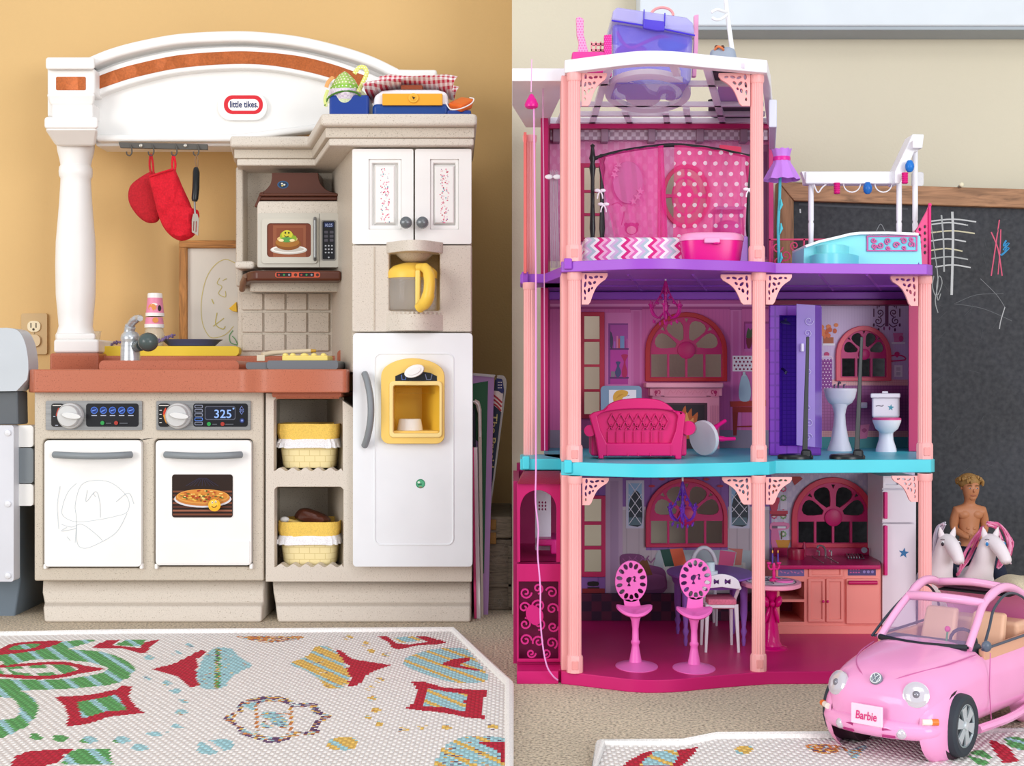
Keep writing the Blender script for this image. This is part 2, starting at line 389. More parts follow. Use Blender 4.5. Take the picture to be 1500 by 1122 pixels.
# wall socket
so = thing('wall_outlet', 'beige duplex wall outlet with one socket covered, left of the white column', 'outlet', P(50, 519, WD-.005))
MB().plate(RR(31, 459, 69, 519, 3), d=WD-.007, t=.0065).b('plate', M('c9a978', .4), so, bev=.002)
q = MB().plate(RR(40, 470, 59, 486, 7), d=WD-.010, t=.004).b('socket', M('efe0bd', .4), so)
printed('slots', q, WD-.0101, [(R(44.5, 473, 46, 480), '3a2c1c'), (R(52, 473, 53.5, 480), '3a2c1c'), (ELL(49, 482.5, 1.8, 1.8, 10), '3a2c1c')])
MB().plate(RR(39, 490, 59, 508, 8), d=WD-.012, t=.006).b('socket_cover', M('dcc39a', .35), so, bev=.001)
MB().lathe([(.002, 0), (.002, .0015), (0, .002)], P(49.5, 488, WD-.007), 10, axis=(0, -1, 0)).b('screw', M('cbb48a', .3), so)

# ------------------------------------------------------------------ toy kitchen
BEI = M('cbc0b0', .45, 'speckle', hx2='8d7f6c'); BEI2 = M('d6ccbf', .45, 'speckle', hx2='a39481'); WHT = M('f3f1ee', .38); TER = M('b86a4f', .33, 'speckle', hx2='8a4530')
BRN = M('5d3426', .3); GRY = M('878d91', .4); STL = M('8d8e8f', .35, 'brushed', metal=.5); COP = M('b4602f', .35, 'quilt', metal=.35, scale=.4)
K = thing('toy_kitchen', 'large beige and white plastic toy kitchen with terracotta counter and arched top', 'toy kitchen', P(378, 908, 2.398))
# left base cabinet
MB().plate(R(50, 572, 386, 851), [RR(63, 643, 209, 832, 6), RR(226, 643, 370, 830, 6)], 2.37, .03).pbox(50, 571, 386, 851, 2.401, 2.74).b('sink_cabinet', BEI, K, bev=.004)
MB().plate(RR(63, 643, 209, 832, 6), (), 2.398, .003).plate(RR(226, 643, 370, 830, 6), (), 2.398, .003).b('door_shadow_gap', M('4d443a', .7), K)
def stepped(name, x0, x1, yt):
    mb = MB(); zt = zat(yt, 2.38)
    prof = [(2.41, zt), (2.395, zat(868, 2.395)), (2.395, zat(882, 2.395)), (2.378, zat(888, 2.378)), (2.372, 0), (2.70, 0), (2.70, zt)]
    A = [Vector(((x0-CX)*2.385/F+.004*i*(i < 5), d-CD, z)) for i, (d, z) in enumerate(prof)]
    B = [Vector(((x1-CX)*2.385/F, d-CD, z)) for d, z in prof]
    return mb.loft([A, B]).b(name, BEI2, K, bev=.004)
stepped('plinth', 55, 385, 852); stepped('plinth', 395, 690, 852)
# doors
for x0, x1, kind in ((65, 207, 0), (228, 368, 1)):
    dr = MB().plate(RR(x0, 645, x1, 830 if not kind else 828, 6), (), 2.36, .03).b('door', WHT, K, bev=.004)
    hp = [(x0+15+(x1-x0-30)*t/12, 666+2*math.sin(math.pi*t/12), 2.352-.022*math.sin(math.pi*t/12)**.6) for t in range(13)]
    MB().ptube(hp, [5.2]*13, 10).b('handle', GRY, dr)
    if kind:
        MB().plate(R(231, 793, 366, 826), (), 2.3585, .003).b('lower_panel', WHT, dr, bev=.001)
        it = [(RR(252, 695, 341, 758, 4), '2a1a14')]
        for i in range(7): it.append(('l', [(253, 720+i*5.6), (340, 720+i*5.6)], 2.6, ('7a4630', '5a2f22', '9a6048')[i % 3]))
        for i in range(9): it.append(('l', [(292+i*1.2, 700), (272+i*6, 712)], .5, '3b3a55'))
        it += [(ELL(297, 731, 42, 12.5), 'd9d6da'), (ELL(297, 729, 40, 12), 'c8803c'), (ELL(297, 727, 38.5, 10.6), 'e2a24e'), (ELL(297, 726.5, 36.5, 9.4), 'd98b3c')]
        rr = random.Random(3)
        for i in range(70):
            a = rr.random()*6.28; q = rr.random()**.5*.93
            it.append((ELL(297+34*q*math.cos(a), 726.5+8.6*q*math.sin(a), rr.uniform(1, 3.4), rr.uniform(.6, 1.4), 8), rr.choice(['f3d27a', 'c43d22', 'e6b04a', 'a8341c', '4d6b2c', 'f0c860', 'b5502a'])))
        it += [(ELL(314, 740, 9.2, 9, 20), 'f2b32c'), (ELL(313, 738, 6.5, 6, 20), 'f7c544'), (ELL(311, 736, 1.4, 1.8, 8), 'fdf6e0'), (ELL(311, 736.3, .8, 1, 8), '2a1a10'), (ELL(316, 735, 1.4, 1.8, 8), 'fdf6e0'), (ELL(316, 735.3, .8, 1, 8), '2a1a10'),
               ('l', [(310, 741), (312, 743.2), (315, 743), (317.5, 740.5)], 1, '7a3a10')]
        MB().plate(RR(251, 694, 342, 759, 5), (), 2.3592, .002).b('window_frame', M('e9e6e2', .35), dr)
        printed('oven_picture', dr, 2.3590, it, rough=.3)
    else:
        cc = 'bcc6cc'; L_ = []
        for pts in ([(110, 795), (112, 760), (110, 740), (118, 712), (135, 704), (160, 706), (180, 720), (189, 735), (186, 750), (170, 756), (140, 762), (110, 764), (92, 755), (92, 740), (100, 720), (112, 708)],
                    [(112, 770), (113, 795), (122, 803), (140, 798), (170, 780), (186, 752)], [(90, 768), (105, 772), (120, 768), (140, 782), (150, 792)], [(98, 786), (103, 792)],
                    [(128, 718), (126, 735), (140, 720), (146, 735), (147, 758)], [(170, 735), (188, 722), (196, 738)], [(136, 722), (140, 728)], [(88, 712), (84, 740), (86, 775)], [(98, 772), (90, 778), (112, 774)]):
            L_.append(('l', CAT(pts, 5), .7, cc))
        printed('crayon_scribble', dr, 2.3597, L_, rough=.8)
    for hx in (x0-2, x1-3): MB().pbox(hx, 826, hx+5, 834, 2.362, 2.38).b('hinge_tab', WHT, K, bev=.002)
# control panels
for x0, x1, kx, kind in ((67, 208, 104, 0), (229, 367, 262, 1)):
    cp = MB().plate(RR(x0, 587, x1, 630, 2), (), 2.366, .008).b('control_panel', STL, K, bev=.0015)
    if not kind:
        it = [(RR(126, 591, 203, 625, 4), '15161c')]
        for i in range(5):
            it += [(ELL(138+i*13.4, 601, 5.2, 5.2, 18), '4a78d8'), (ELL(138+i*13.4, 601, 4.2, 4.2, 18), '1d3478'), ('l', [(135+i*13.4, 602+i % 2), (141+i*13.4, 600)], 1.2, '6f9af0'), ('l', [(134+i*13.4, 608.6), (142+i*13.4, 608.6)], 1, 'c5cbdd')]
        it += [(ELL(150, 619.5, 3, 3, 12), '2f9a4c'), ('l', [(155, 620), (163, 620)], 1.2, '5c5f66'), (ELL(170, 619.5, 3, 3, 12), 'a8382e'), ('l', [(175, 620), (187, 620)], 1.2, '5c5f66'),
               (RR(75, 591, 93, 625, 4), '1b1a1c'), (CAT([(86, 597), (83, 603), (82, 609), (86, 609), (87, 603)], 3, True), 'c8402c'), ('l', [(77, 594), (90, 594)], 1.4, 'd8d3cd'), ('l', [(78, 610), (81, 610)], 1, 'c5cbdd'), ('l', [(81, 623), (85, 623)], 1, 'c5cbdd')]
    else:
        it = [(RR(283, 591, 363, 625, 4), '15161c'), (RR(300, 595, 345, 615, 3), '5a5d6b'), (RR(301, 596, 344, 614, 3), '1a1d2c')]
        for i in range(5): it += [(RR(285, 593+i*6.2, 297, 598+i*6.2, 1.5), '8d93a8' if i != 3 else '5b8be8'), (RR(286, 594+i*6.2, 296, 597+i*6.2, 1), '15161c')]
        it += [(ELL(306, 621, 3, 3, 12), '2f9a4c'), ('l', [(311, 621.5), (318, 621.5)], 1.2, '5c5f66'), (ELL(326, 621, 3, 3, 12), 'a8382e'), ('l', [(330, 621.5), (342, 621.5)], 1.2, '5c5f66'),
               ('l', [(351, 600), (354, 595), (357, 600), (351, 600)], .9, '7f93d8'), ('l', [(351, 602), (354, 607), (357, 602), (351, 602)], .9, '7f93d8'), (ELL(354.5, 616, 3.4, 3.4, 10), '2f3d78'), (ELL(354.5, 616, 1.6, 1.6, 10), '7f93d8'),
               (RR(232, 591, 248, 625, 4), '1b1a1c'), (CAT([(243, 597), (239, 604), (240, 612), (244, 621), (242, 608)], 3, True), 'f0a03c'), (CAT([(243, 597), (239, 604), (239.5, 608), (243, 604)], 3, True), 'd8402c'), ('l', [(233, 594), (247, 594)], 1.4, 'd8d3cd')]
        for i in range(4): it.append(('l', [(233.5, 601+i*6), (237, 601+i*6)], 1.1, 'd8d3cd'))
    printed('display_print', cp, 2.3655, it, rough=.25)
    if kind: text('digits', '325', cp, 2.3620, 314, 339, 612, 12, M('8fb4f4', .4)); printed('degree_sign', cp, 2.3622, [(ELL(342, 598.5, 1.4, 1.4, 8), '8fb4f4')])
    kb = MB().lathe([(.0225, 0), (.0225, .006), (.0215, .008), (.019, .008), (.019, .016), (.0175, .019), (0, .0195)], P(kx, 609, 2.366), 28, axis=(0, -1, 0)).b('knob', M('c9c9c8', .3), cp)
    MB().plate(ELL(kx, 609, 14, 4.5, 20, rot=8), (), 2.340, .014).b('knob_grip', M('dededd', .3), cp, bev=.003)
# counter
zc = zat(541, 2.345)
plan = [(42, 2.40), (44, 2.36), (50, 2.347), (200, 2.346), (350, 2.346), (362, 2.343), (370, 2.332), (380, 2.322), (392, 2.318), (500, 2.318), (508, 2.324), (512, 2.36), (508, 2.74), (50, 2.74)]
MB().prism(plan, zat(575, 2.345), zc).b('counter', TER, K, bev=.012, seg=4)
MB().pbox(398, 574, 500, 582, 2.35, 2.55).b('drawer_front', TER, K, bev=.003)
MB().hexa((404, 581, 497, 584), 2.356, (404, 581, 497, 583.5), 2.5).b('drawer_lip', TER, K, bev=.001)
MB().plate(RR(145, 528, 350, 545, 7), (), 2.43, .17).b('sink_rim', TER, K, bev=.005, seg=3)
MB().pbox(148, 521, 500, 546, 2.60, 2.73).b('back_ledge', TER, K, bev=.004)
MB().pbox(72, 517, 145, 546, 2.57, 2.72).b('column_block', TER, K, bev=.005)
MB().plate(RR(494, 513, 506, 545, 5), (), 2.52, .09).b('end_post', TER, K, bev=.006, seg=3)
# faucet
fc = MB().plathe([(15, 545), (14.5, 530), (13.5, 505), (13, 500), (13.8, 498), (13.8, 494), (12.5, 490), (9, 486), (0, 485)], 191, 2.46, 24).b('faucet', M('c7cacd', .25, 'brushed', metal=.55), K)
MB().ptube(CAT([(189, 490, 2.46), (191, 478, 2.458), (196, 470, 2.45), (203, 466, 2.44), (205.5, 466.5, 2.43)], 5), [8]*6+[6]*8+[5]*4+[4.2]*3, 12).b('spout', M('bfc2c6', .25, 'brushed', metal=.55), fc)
MB().ptube([(198, 507, 2.46), (203, 507, 2.44), (207, 506, 2.43)], [9, 8, 8], 14).b('valve_neck', M('4f5a5b', .25), fc)
MB().pball(217, 501, 2.42, 15, 14, 14, 20).b('valve_knob', M('4d5a59', .2), fc)
# column
cl = MB().plathe([(28, 499), (28.6, 491), (26, 486), (24, 478), (25.5, 460), (28, 432), (28.8, 389), (28, 355), (26, 331), (23.5, 300), (22, 275), (21.4, 262), (23.6, 258), (24, 252), (23.4, 246), (21.5, 243), (23, 234), (26, 222), (27.4, 210), (26.8, 202), (23, 198), (22, 190)], 111, 2.63, 32).b('column', WHT, K)
MB().pbox(78, 497, 144, 517, 2.58, 2.69).hexa((82, 488, 140, 498), 2.585, (84, 490, 138, 498), 2.68).b('column_base', WHT, K, bev=.005, seg=3)
MB().hexa((65, 171, 144, 189), 2.54, (67, 173, 142, 189), 2.70).loft([[P(x, y, d) for x, y, d in ((65, 188, 2.54), (144, 188, 2.54), (142, 190, 2.70), (67, 190, 2.70))], [P(x, y, d) for x, y, d in ((82, 214, 2.58), (140, 214, 2.58), (138, 214, 2.67), (84, 214, 2.67))]]).b('capital', WHT, K, bev=.006, seg=3)
MB().pbox(75, 150, 136, 173, 2.565, 2.69).hexa((67, 84, 139, 102), 2.545, (69, 84, 139, 102), 2.70).pbox(69, 100, 139, 138, 2.56, 2.70).loft([[P(x, 137, d) for x, d in ((68, 2.555), (140, 2.555), (139, 2.70), (69, 2.70))], [P(x, 155, d) for x, d in ((74, 2.565), (137, 2.565), (136, 2.69), (75, 2.69))]]).b('corner_block', WHT, K, bev=.005, seg=3)
# arch
top = CAT([(130, 83), (160, 71), (200, 60), (260, 49), (330, 45), (380, 46), (440, 53), (500, 67), (545, 82), (584, 101)], 5)
outl = [(69, 84)]+top+[(612, 102), (640, 102), (641, 175), (470, 182), (345, 214), (140, 214), (136, 171), (69, 171)]
MB().plate(outl, (), 2.61, .07).b('arch_panel', WHT, K, bev=.004)
MB().ribbon([(x, y+8) for x, y in top]+[(612, 109), (640, 109)], 15, 2.575, .05).b('arch_crown', WHT, K, bev=.006, seg=3)
low = CAT([(140, 142), (170, 130), (210, 118), (260, 107), (330, 101), (390, 102), (450, 112), (505, 127), (560, 150)], 5)
mid_u = CAT([(138, 106), (170, 94), (205, 84), (260, 73), (330, 68), (385, 69), (440, 76), (500, 91), (560, 115), (600, 135)], 5)
MB().plate(mid_u+low[::-1], (), 2.59, .03).b('arch_band', WHT, K, bev=.004)
MB().plate([(138, 196), (345, 196), (470, 180), (470, 190), (345, 207), (140, 207)], (), 2.585, .03).b('arch_sill', WHT, K, bev=.006)
up = CAT([(143, 112), (170, 102), (200, 93.5), (260, 81), (330, 75.5), (380, 76), (440, 82.5), (490, 95), (535, 111)], 5)
lw = CAT([(143, 131), (170, 121.5), (200, 112.5), (260, 100), (330, 94), (390, 95), (450, 105), (500, 119), (525, 129)], 5)
MB().plate(up+lw[::-1], (), 2.589, .003).b('copper_strip', COP, K)
MB().plate(RR(82, 112.5, 125.5, 132, 2), (), 2.559, .003).b('copper_strip', COP, K)
lg = MB().plate(RR(319, 136, 391, 176, 19, 8), (), 2.600, .02).b('logo_badge', WHT, K, bev=.005, seg=3)
printed('logo', lg, 2.5995, [(RR(328, 139.5, 385, 167, 12.5, 8), 'd8202f'), (RR(334, 145, 379.5, 162, 8, 8), 'f7f5f3')])
text('logo_lettering', 'little tikes.', lg, 2.5988, 337, 378, 157.2, 9.2, M('1d2b63', .4), bold=.02)
# hook rail
hr = MB().plate([(173, 208), (304, 211), (304, 219.5), (176, 216.5)], (), 2.585, .006).b('hook_rail', M('57544f', .5), K, bev=.001)
for hx in (190, 222, 256, 288):
    MB().ptube(CAT([(hx+1, 212, 2.585), (hx+3, 218, 2.58), (hx+3, 224, 2.572), (hx, 228, 2.566), (hx-4, 226, 2.562), (hx-4.5, 222, 2.56)], 3), 1.1, 6).b('hook', M('6b6761', .4, metal=.5), hr)
for bx in (207, 272): MB().lathe([(.004, 0), (.003, .004), (0, .005)], P(bx, 213.5, 2.585), 10, axis=(0, -1, 0)).b('screw', M('b8b3aa', .3, metal=.6), hr)
# cornice
def layer(y0, y1, dr, dl, xr, xo, xi, xl):
    return [(xr, dr), (xo, dr), (xi, dl), (xl, dl), (xl+6, 2.72), (xr-6, 2.72)]
z0, z1, z2, z3, z4 = zat(166, 2.32), zat(184, 2.32), zat(197, 2.35), zat(204, 2.35), zat(216, 2.355)
MB().prism(layer(0, 0, 2.32, 2.53, 699, 470, 451, 337), z1, z0).b('cornice_top', BEI2, K, bev=.006, seg=3)
MB().prism(layer(0, 0, 2.335, 2.55, 695, 477, 457, 343), z3, z1).b('cornice_cove', BEI, K, bev=.002)
MB().prism(layer(0, 0, 2.338, 2.552, 694, 482, 461, 347), z4, z3).b('cornice_lip', BEI2, K, bev=.003)
# microwave wall with tiles
mw = MB().pbox(348, 240, 490, 546, 2.645, 2.735).b('tile_wall', BEI, K, bev=.003)
for r_, (ya, yb) in enumerate(((430, 454), (457.5, 486.5), (489.5, 514))):
    for xa, xb in ((354.5, 384.5), (387.2, 417), (419.6, 449), (451.6, 481.8)):
        MB().pbox(xa, ya, xb, yb, 2.640, 2.648).b('tile', BEI, mw, bev=.0015)
MB().pbox(345, 244, 356, 420, 2.60, 2.73).b('side_post', BEI, K, bev=.004)
MB().pbox(343, 382, 372, 394, 2.56, 2.66).b('side_peg', BEI2, K, bev=.006)
hd = MB().plate([(398, 253), (466, 253)]+CAT([(467, 262), (471, 271), (480, 279), (493, 283)], 4)+[(493, 286), (380, 286)]+CAT([(380, 283), (389, 278), (396, 269), (398, 260)], 4), (), 2.575, .06).b('range_hood', BRN, K, bev=.004)
MB().pbox(379, 283, 495, 287, 2.555, 2.64).pbox(380, 288, 494, 293, 2.562, 2.64).b('hood_band', BRN, hd, bev=.002)
MB().plate([(376, 303), (372, 303), (381, 281), (386, 281)], (), 2.56, .05).b('hood_side', BRN, hd, bev=.002)
printed('hood_sticker', hd, 2.5748, [(ELL(414.5, 270.5, 8.2, 5.6, 20), '2b5a86'), (ELL(414.5, 270.5, 6.6, 4.4, 20), '1b3350'), (ELL(413, 269, 1.6, 1.3, 8), 'e8e6d8'), (ELL(416.5, 270.5, 1.6, 1.3, 8), 'e8e6d8'), (ELL(413.5, 272, 1.6, 1.1, 8), 'd8c060')])
mc = MB().pbox(376, 294, 497, 392, 2.56, 2.66).b('microwave', BEI2, K, bev=.004)
MB().plate(RR(377.5, 312, 496, 391.5, 3), (), 2.552, .012).b('microwave_front', M('c9c4b8', .35), mc, bev=.002)
md = MB().plate(RR(383, 320, 465, 386, 5), [RR(391, 327, 455.5, 376.5, 5)], 2.549, .005).b('microwave_door', M('cfcabd', .35), mc, bev=.001)
it = [(RR(390, 326, 456, 377, 5), '7a3d28'), (R(400, 330, 448, 376), '96573a'), (R(405, 334, 444, 366), '8a4a30'), (ELL(423, 366, 27, 6.5), 'cdc6bd'), (ELL(423, 365, 26, 5.5), 'efebe4'), (ELL(423, 365, 22, 4), 'c9c0b6'),
      (ELL(422, 357, 19, 9.5), '8a5220'), (ELL(421, 355, 17.5, 7), 'a8702e'), (ELL(421, 350, 15, 5), 'e0c07c'), (ELL(420, 346, 10, 8), '9cb52e'), (ELL(420.5, 343.5, 8, 6.5), 'd2c83a'), (ELL(431, 349, 3.5, 4), '8fae30'), (ELL(420, 351, 8, 4), '5c9c4c'),
      (ELL(418, 341, 1.2, 1.5, 8), '20301a'), (ELL(423, 341, 1.2, 1.5, 8), '20301a'), ('l', [(416, 345), (419, 347), (423, 346)], .9, '20301a'), (ELL(412, 352, 4, 2, 10), 'f0e0a8'), (ELL(428, 352, 4, 2, 10), 'f0e0a8')]
printed('microwave_picture', mc, 2.5518, it, rough=.25)
MB().ptube([(461.5, 320, 2.547), (461.5, 323, 2.538), (461.5, 377, 2.538), (461.5, 380, 2.547)], 2.6, 10).b('microwave_handle', M('8c8d8d', .3, metal=.4), mc)
MB().plate(R(467.4, 313, 468.2, 391), (), 2.5516, .002).b('seam', M('7c776d', .6), mc)
it = [(RR(471, 322, 492.5, 382, 3), '8f8c86'), (RR(472.5, 324, 490.5, 380, 2), '1a191d'), (R(475, 326, 488.5, 333), '1b2a5c')]
for i in range(3):
    for j in range(2): it.append((RR(475+j*8, 338+i*6, 480.5+j*8, 342+i*6, 1), '54505a'))
    for j in range(3): it.append((ELL(477+j*4.6, 360+i*5, 1.4, 1.2, 8), 'b9bcc4'))
it.append((ELL(481.6, 377, 1.4, 1.2, 8), 'b9bcc4'))
printed('keypad', mc, 2.5518, it, rough=.25); text('clock_digits', '10:25', mc, 2.5492, 476.5, 487, 331.8, 4.2, M('b9c8f0', .4))
sh = MB().prism([(356, 2.64), (358, 2.55), (364, 2.515), (374, 2.50), (500, 2.50), (501, 2.64)], zat(411, 2.50), zat(396, 2.50)).b('stove_shelf', BRN, K, bev=.008, seg=3)
MB().ptube([(360, 404, 2.53), (356, 415, 2.55), (354.5, 424, 2.57)], [4, 5, 4.5], 10).b('shelf_strut', M('8a6c58', .4), sh)
printed('shelf_controls', sh, 2.4995, [(RR(403, 398.6, 469, 406.5, 3), 'c8573a'), (RR(405, 399.5, 427, 405.5, 1), '241a1c'), (RR(438, 399.5, 460, 405.5, 1), '241a1c'), (ELL(433, 402.5, 2.4, 2.4, 12), '4a2a22'), (ELL(465, 402.5, 2.2, 2.2, 12), '4a2a22')]
        + [(ELL(408.5+i*7.5+(33 if i > 2 else 0)-(22.5 if i > 2 else 0), 402.5, 1.6, 1.6, 8), ('b03a30', '3a8a4a', '8a8f98')[i % 3]) for i in range(6)], rough=.3)
MB().hexa((366, 410, 497, 428), 2.56, (366, 410, 497, 428), 2.645).b('shelf_underside', BEI, sh, bev=.003)
# tall cabinet
zn0, zn1 = zat(460, 2.352), zat(360, 2.352)
full = [(515.5, 2.372), (691, 2.372), (690, 2.73), (486, 2.73), (486, 2.645)]
MB().prism(full, zn1, z4).b('tall_cabinet', BEI, K)
MB().prism(full, zat(545, 2.372), zn0).b('tall_cabinet_base', BEI, K)
MB().prism([(515.5, 2.372), (566, 2.372), (566, 2.51), (640, 2.51), (640, 2.73), (486, 2.73), (486, 2.645)], zn0, zn1).b('tall_cabinet_side', BEI, K)
MB().prism([(649, 2.372), (691, 2.372), (690, 2.73), (640, 2.73), (640, 2.51), (649, 2.51)], zn0, zn1).b('tall_cabinet_side', BEI, K)
for x0, x1, kx in ((516, 605.5, 596), (608, 690.5, 620)):
    pa = 23 if kx == 596 else 18
    px0, px1 = (540, 588) if kx == 596 else (630, 672)
    ud = MB().plate(RR(x0, 218, x1, 357.5, 3), [R(px0, 233, px1, 336)], 2.352, .02).pbox(px0-2, 231, px1+2, 338, 2.364, 2.372).b('cupboard_door', WHT, K, bev=.0035)
    MB().plate(R(px0, 233, px1, 336), [R(px0+5, 239, px1-5, 330)], 2.355, .01).b('panel_moulding', WHT, ud, bev=.002)
    cx = (px0+px1)/2; MB().hexa((cx-13, 244, cx+13, 326), 2.354, (cx-17, 240, cx+17, 330), 2.365).b('raised_panel', WHT, ud, bev=.001)
    rr = random.Random(kx); it = []
    for i in range(95):
        x, y, s_ = cx+rr.uniform(-6.5, 6.5), rr.uniform(246, 327), rr.uniform(.5, 1.2)
        it.append((ELL(x, y, s_, s_, 6), rr.choice(['d85070', 'e890a8', 'c03048', 'f0b0c0', '6aa0b0', 'e06090', '9a6a9a'])))
    printed('confetti_print', ud, 2.3539, it, step=.000002)
    kn = MB().lathe([(.006, 0), (.0055, .01), (.008, .014), (.0105, .02), (.0095, .026), (.005, .029), (0, .0295)], P(kx, 328, 2.352), 18, axis=(0, -1, 0)).b('knob', M('6e7275', .25, metal=.3), ud)
# coffee niche
cf = MB().plate(R(515.5, 359, 691, 486), [[(570, 455)]+[(570, 378)]+CAT([(570, 372), (580, 367), (607, 364), (634, 367), (644, 372)], 3)+[(644, 378), (644, 455)]], 2.352, .03).b('coffee_panel', BEI2, K, bev=.003)
MB().recess((567, 360, 647, 458), 2.380, (572, 364, 641, 457), 2.46).b('coffee_niche', M('f6dcaa', .45, 'speckle', hx2='d8b880'), cf)
def drum(yt, yb, bul, n=14):
    pl = [(566+83*i/n, 2.352-bul*math.sin(math.pi*i/n)) for i in range(n+1)]+[(649, 2.38), (566, 2.38)]
    return MB().prism(pl, zat(yb, 2.352), zat(yt, 2.352))
drum(355, 371, .045).b('brewer_hood', BEI2, cf, bev=.006, seg=3); drum(461, 485, .03).b('brewer_base', BEI2, cf, bev=.004)
MB().plathe([(0, 371), (30, 371), (22, 378), (16, 383), (0, 385)], 607, 2.375, 24).b('brewer_spout', BEI, cf)
MB().pbox(547, 361, 549, 484, 2.350, 2.354).b('panel_ridge', BEI, cf, bev=.001)
zl = zat(461, 2.352)
pl = [(568+80*i/60, 2.356-.022*math.sin(math.pi*i/60)-.0035*abs(math.sin(i*math.pi/5))) for i in range(61)]+[(647, 2.40), (569, 2.40)]
MB().prism(pl, zl, zl+.004).b('brewer_tray', BEI2, cf)
# fridge door
fd = MB().plate(RR(517, 488, 692, 830, 5), [RR(574, 562, 645, 636, 3)], 2.345, .026).b('fridge_door', M('eef1f4', .33), K, bev=.004)
ring = RR(549, 518, 664, 798, 9)
MB().plate(RR(548, 517, 665, 799, 10), [RR(550, 519, 663, 797, 8)], 2.3437, .003).b('door_moulding', M('eef1f4', .33), fd, bev=.0006)
hp = [(534+9.5*math.sin(math.pi*t/14)**.8, 547+106*t/14, 2.338-.025*math.sin(math.pi*t/14)**.7) for t in range(15)]
MB().ptube(hp, 5, 10).b('handle', GRY, fd)
YEL = M('f3cd6e', .35); out_d = CAT([(558, 560), (559, 546), (566, 536), (582, 528), (604, 524.5), (627, 528), (643, 536), (650, 546), (651, 560)], 4)+[(651, 636)]+ELL(639, 638, 12, 12, 6, 0, 90)+ELL(570, 638, 12, 12, 6, 90, 180)
ds = MB().plate(out_d, [RR(576, 564.5, 643.5, 634.5, 3)], 2.330, .02).b('water_dispenser', YEL, K, bev=.0012)
MB().plate(RR(570, 558, 648, 641, 6), [RR(576, 564.5, 643.5, 634.5, 3)], 2.326, .01).b('inner_rim', M('f7dc92', .35), ds, bev=.002)
MB().recess((575, 563, 645, 636), 2.345, (579, 568, 618, 633), 2.44).b('dispenser_niche', M('fbd04a', .4), ds)
printed('dispenser_print', ds, 2.3293, [([(579, 551), (590, 546), (610, 543.5), (630, 546), (640, 551), (640, 558), (579, 558)], '23252c'), ('l', [(588, 549), (589, 556), (594, 556), (595, 549)], 1, '5c7fd0'), ('l', [(623, 548), (625, 556), (631, 556), (633, 548)], 1, '8b95b8')], rough=.3)
MB().plate(ELL(606.5, 543.5, 15, 8.6, 26, rot=-22), (), 2.305, .02).b('dispenser_lever', WHT, ds, bev=.004, seg=3)
MB().plate(ELL(606.5, 543.5, 10.5, 5, 24, rot=-22), (), 2.3035, .004).b('lever_face', WHT, ds, bev=.001)
MB().pbox(576, 631, 643, 636, 2.34, 2.40).b('drip_tray', YEL, ds, bev=.001)
printed('round_sticker', fd, 2.3447, [(ELL(616, 708.5, 6.8, 6.8, 20), '2f8a63'), (ELL(616, 708.5, 5.6, 5.6, 20), '57b585'), (ELL(613.5, 706.5, 2, 1.6, 8), 'e9f3e4'), ('l', [(612, 710), (618, 709)], 1.6, '2a6e50'), ('l', [(614, 713.4), (618, 713.2)], 1, 'd87a6a')])
# open shelves under the counter, right
def scal(x0, x1, yt, yb):
    bot = [(x1-(x1-x0)*i/40, yb-2.5-2.5*math.cos(i/40*2*math.pi*5.5)) for i in range(1, 40)]
    return [(x0+4, yt), (x1-4, yt), (x1, yt+4), (x1, yb)]+bot+[(x0, yb), (x0, yt+4)]
sb = MB().plate(R(389, 576, 691, 852), [scal(401, 502, 583, 690), scal(402, 503, 713, 831), RR(572, 560, 648, 638, 3)], 2.368, .03).b('shelf_cabinet', BEI2, K, bev=.004)
MB().recess((399, 582, 504, 690), 2.398, (399, 586, 479, 682), 2.57).recess((400, 712, 505, 831), 2.398, (400, 715, 480, 815), 2.57).b('shelf_niche', BEI, sb)
MB().pbox(389, 576, 691, 852, 2.575, 2.735).b('cabinet_back', BEI, sb)
MB().add([P(*q) for q in ((691, 576, 2.37), (691, 852, 2.37), (691, 852, 2.735), (691, 576, 2.735))], [(0, 1, 2, 3)]).b('cabinet_side', BEI, sb)
# hinge blocks on the left end
for ya, yb, xa, mt in ((623, 655, 24, WHT), (656, 708, 21, M('7f868b', .4)), (709, 741, 24, WHT)):
    MB().plate(RR(xa, ya, 49, yb, 5), (), 2.385, .05).b('hinge_block', mt, K, bev=.008, seg=3)
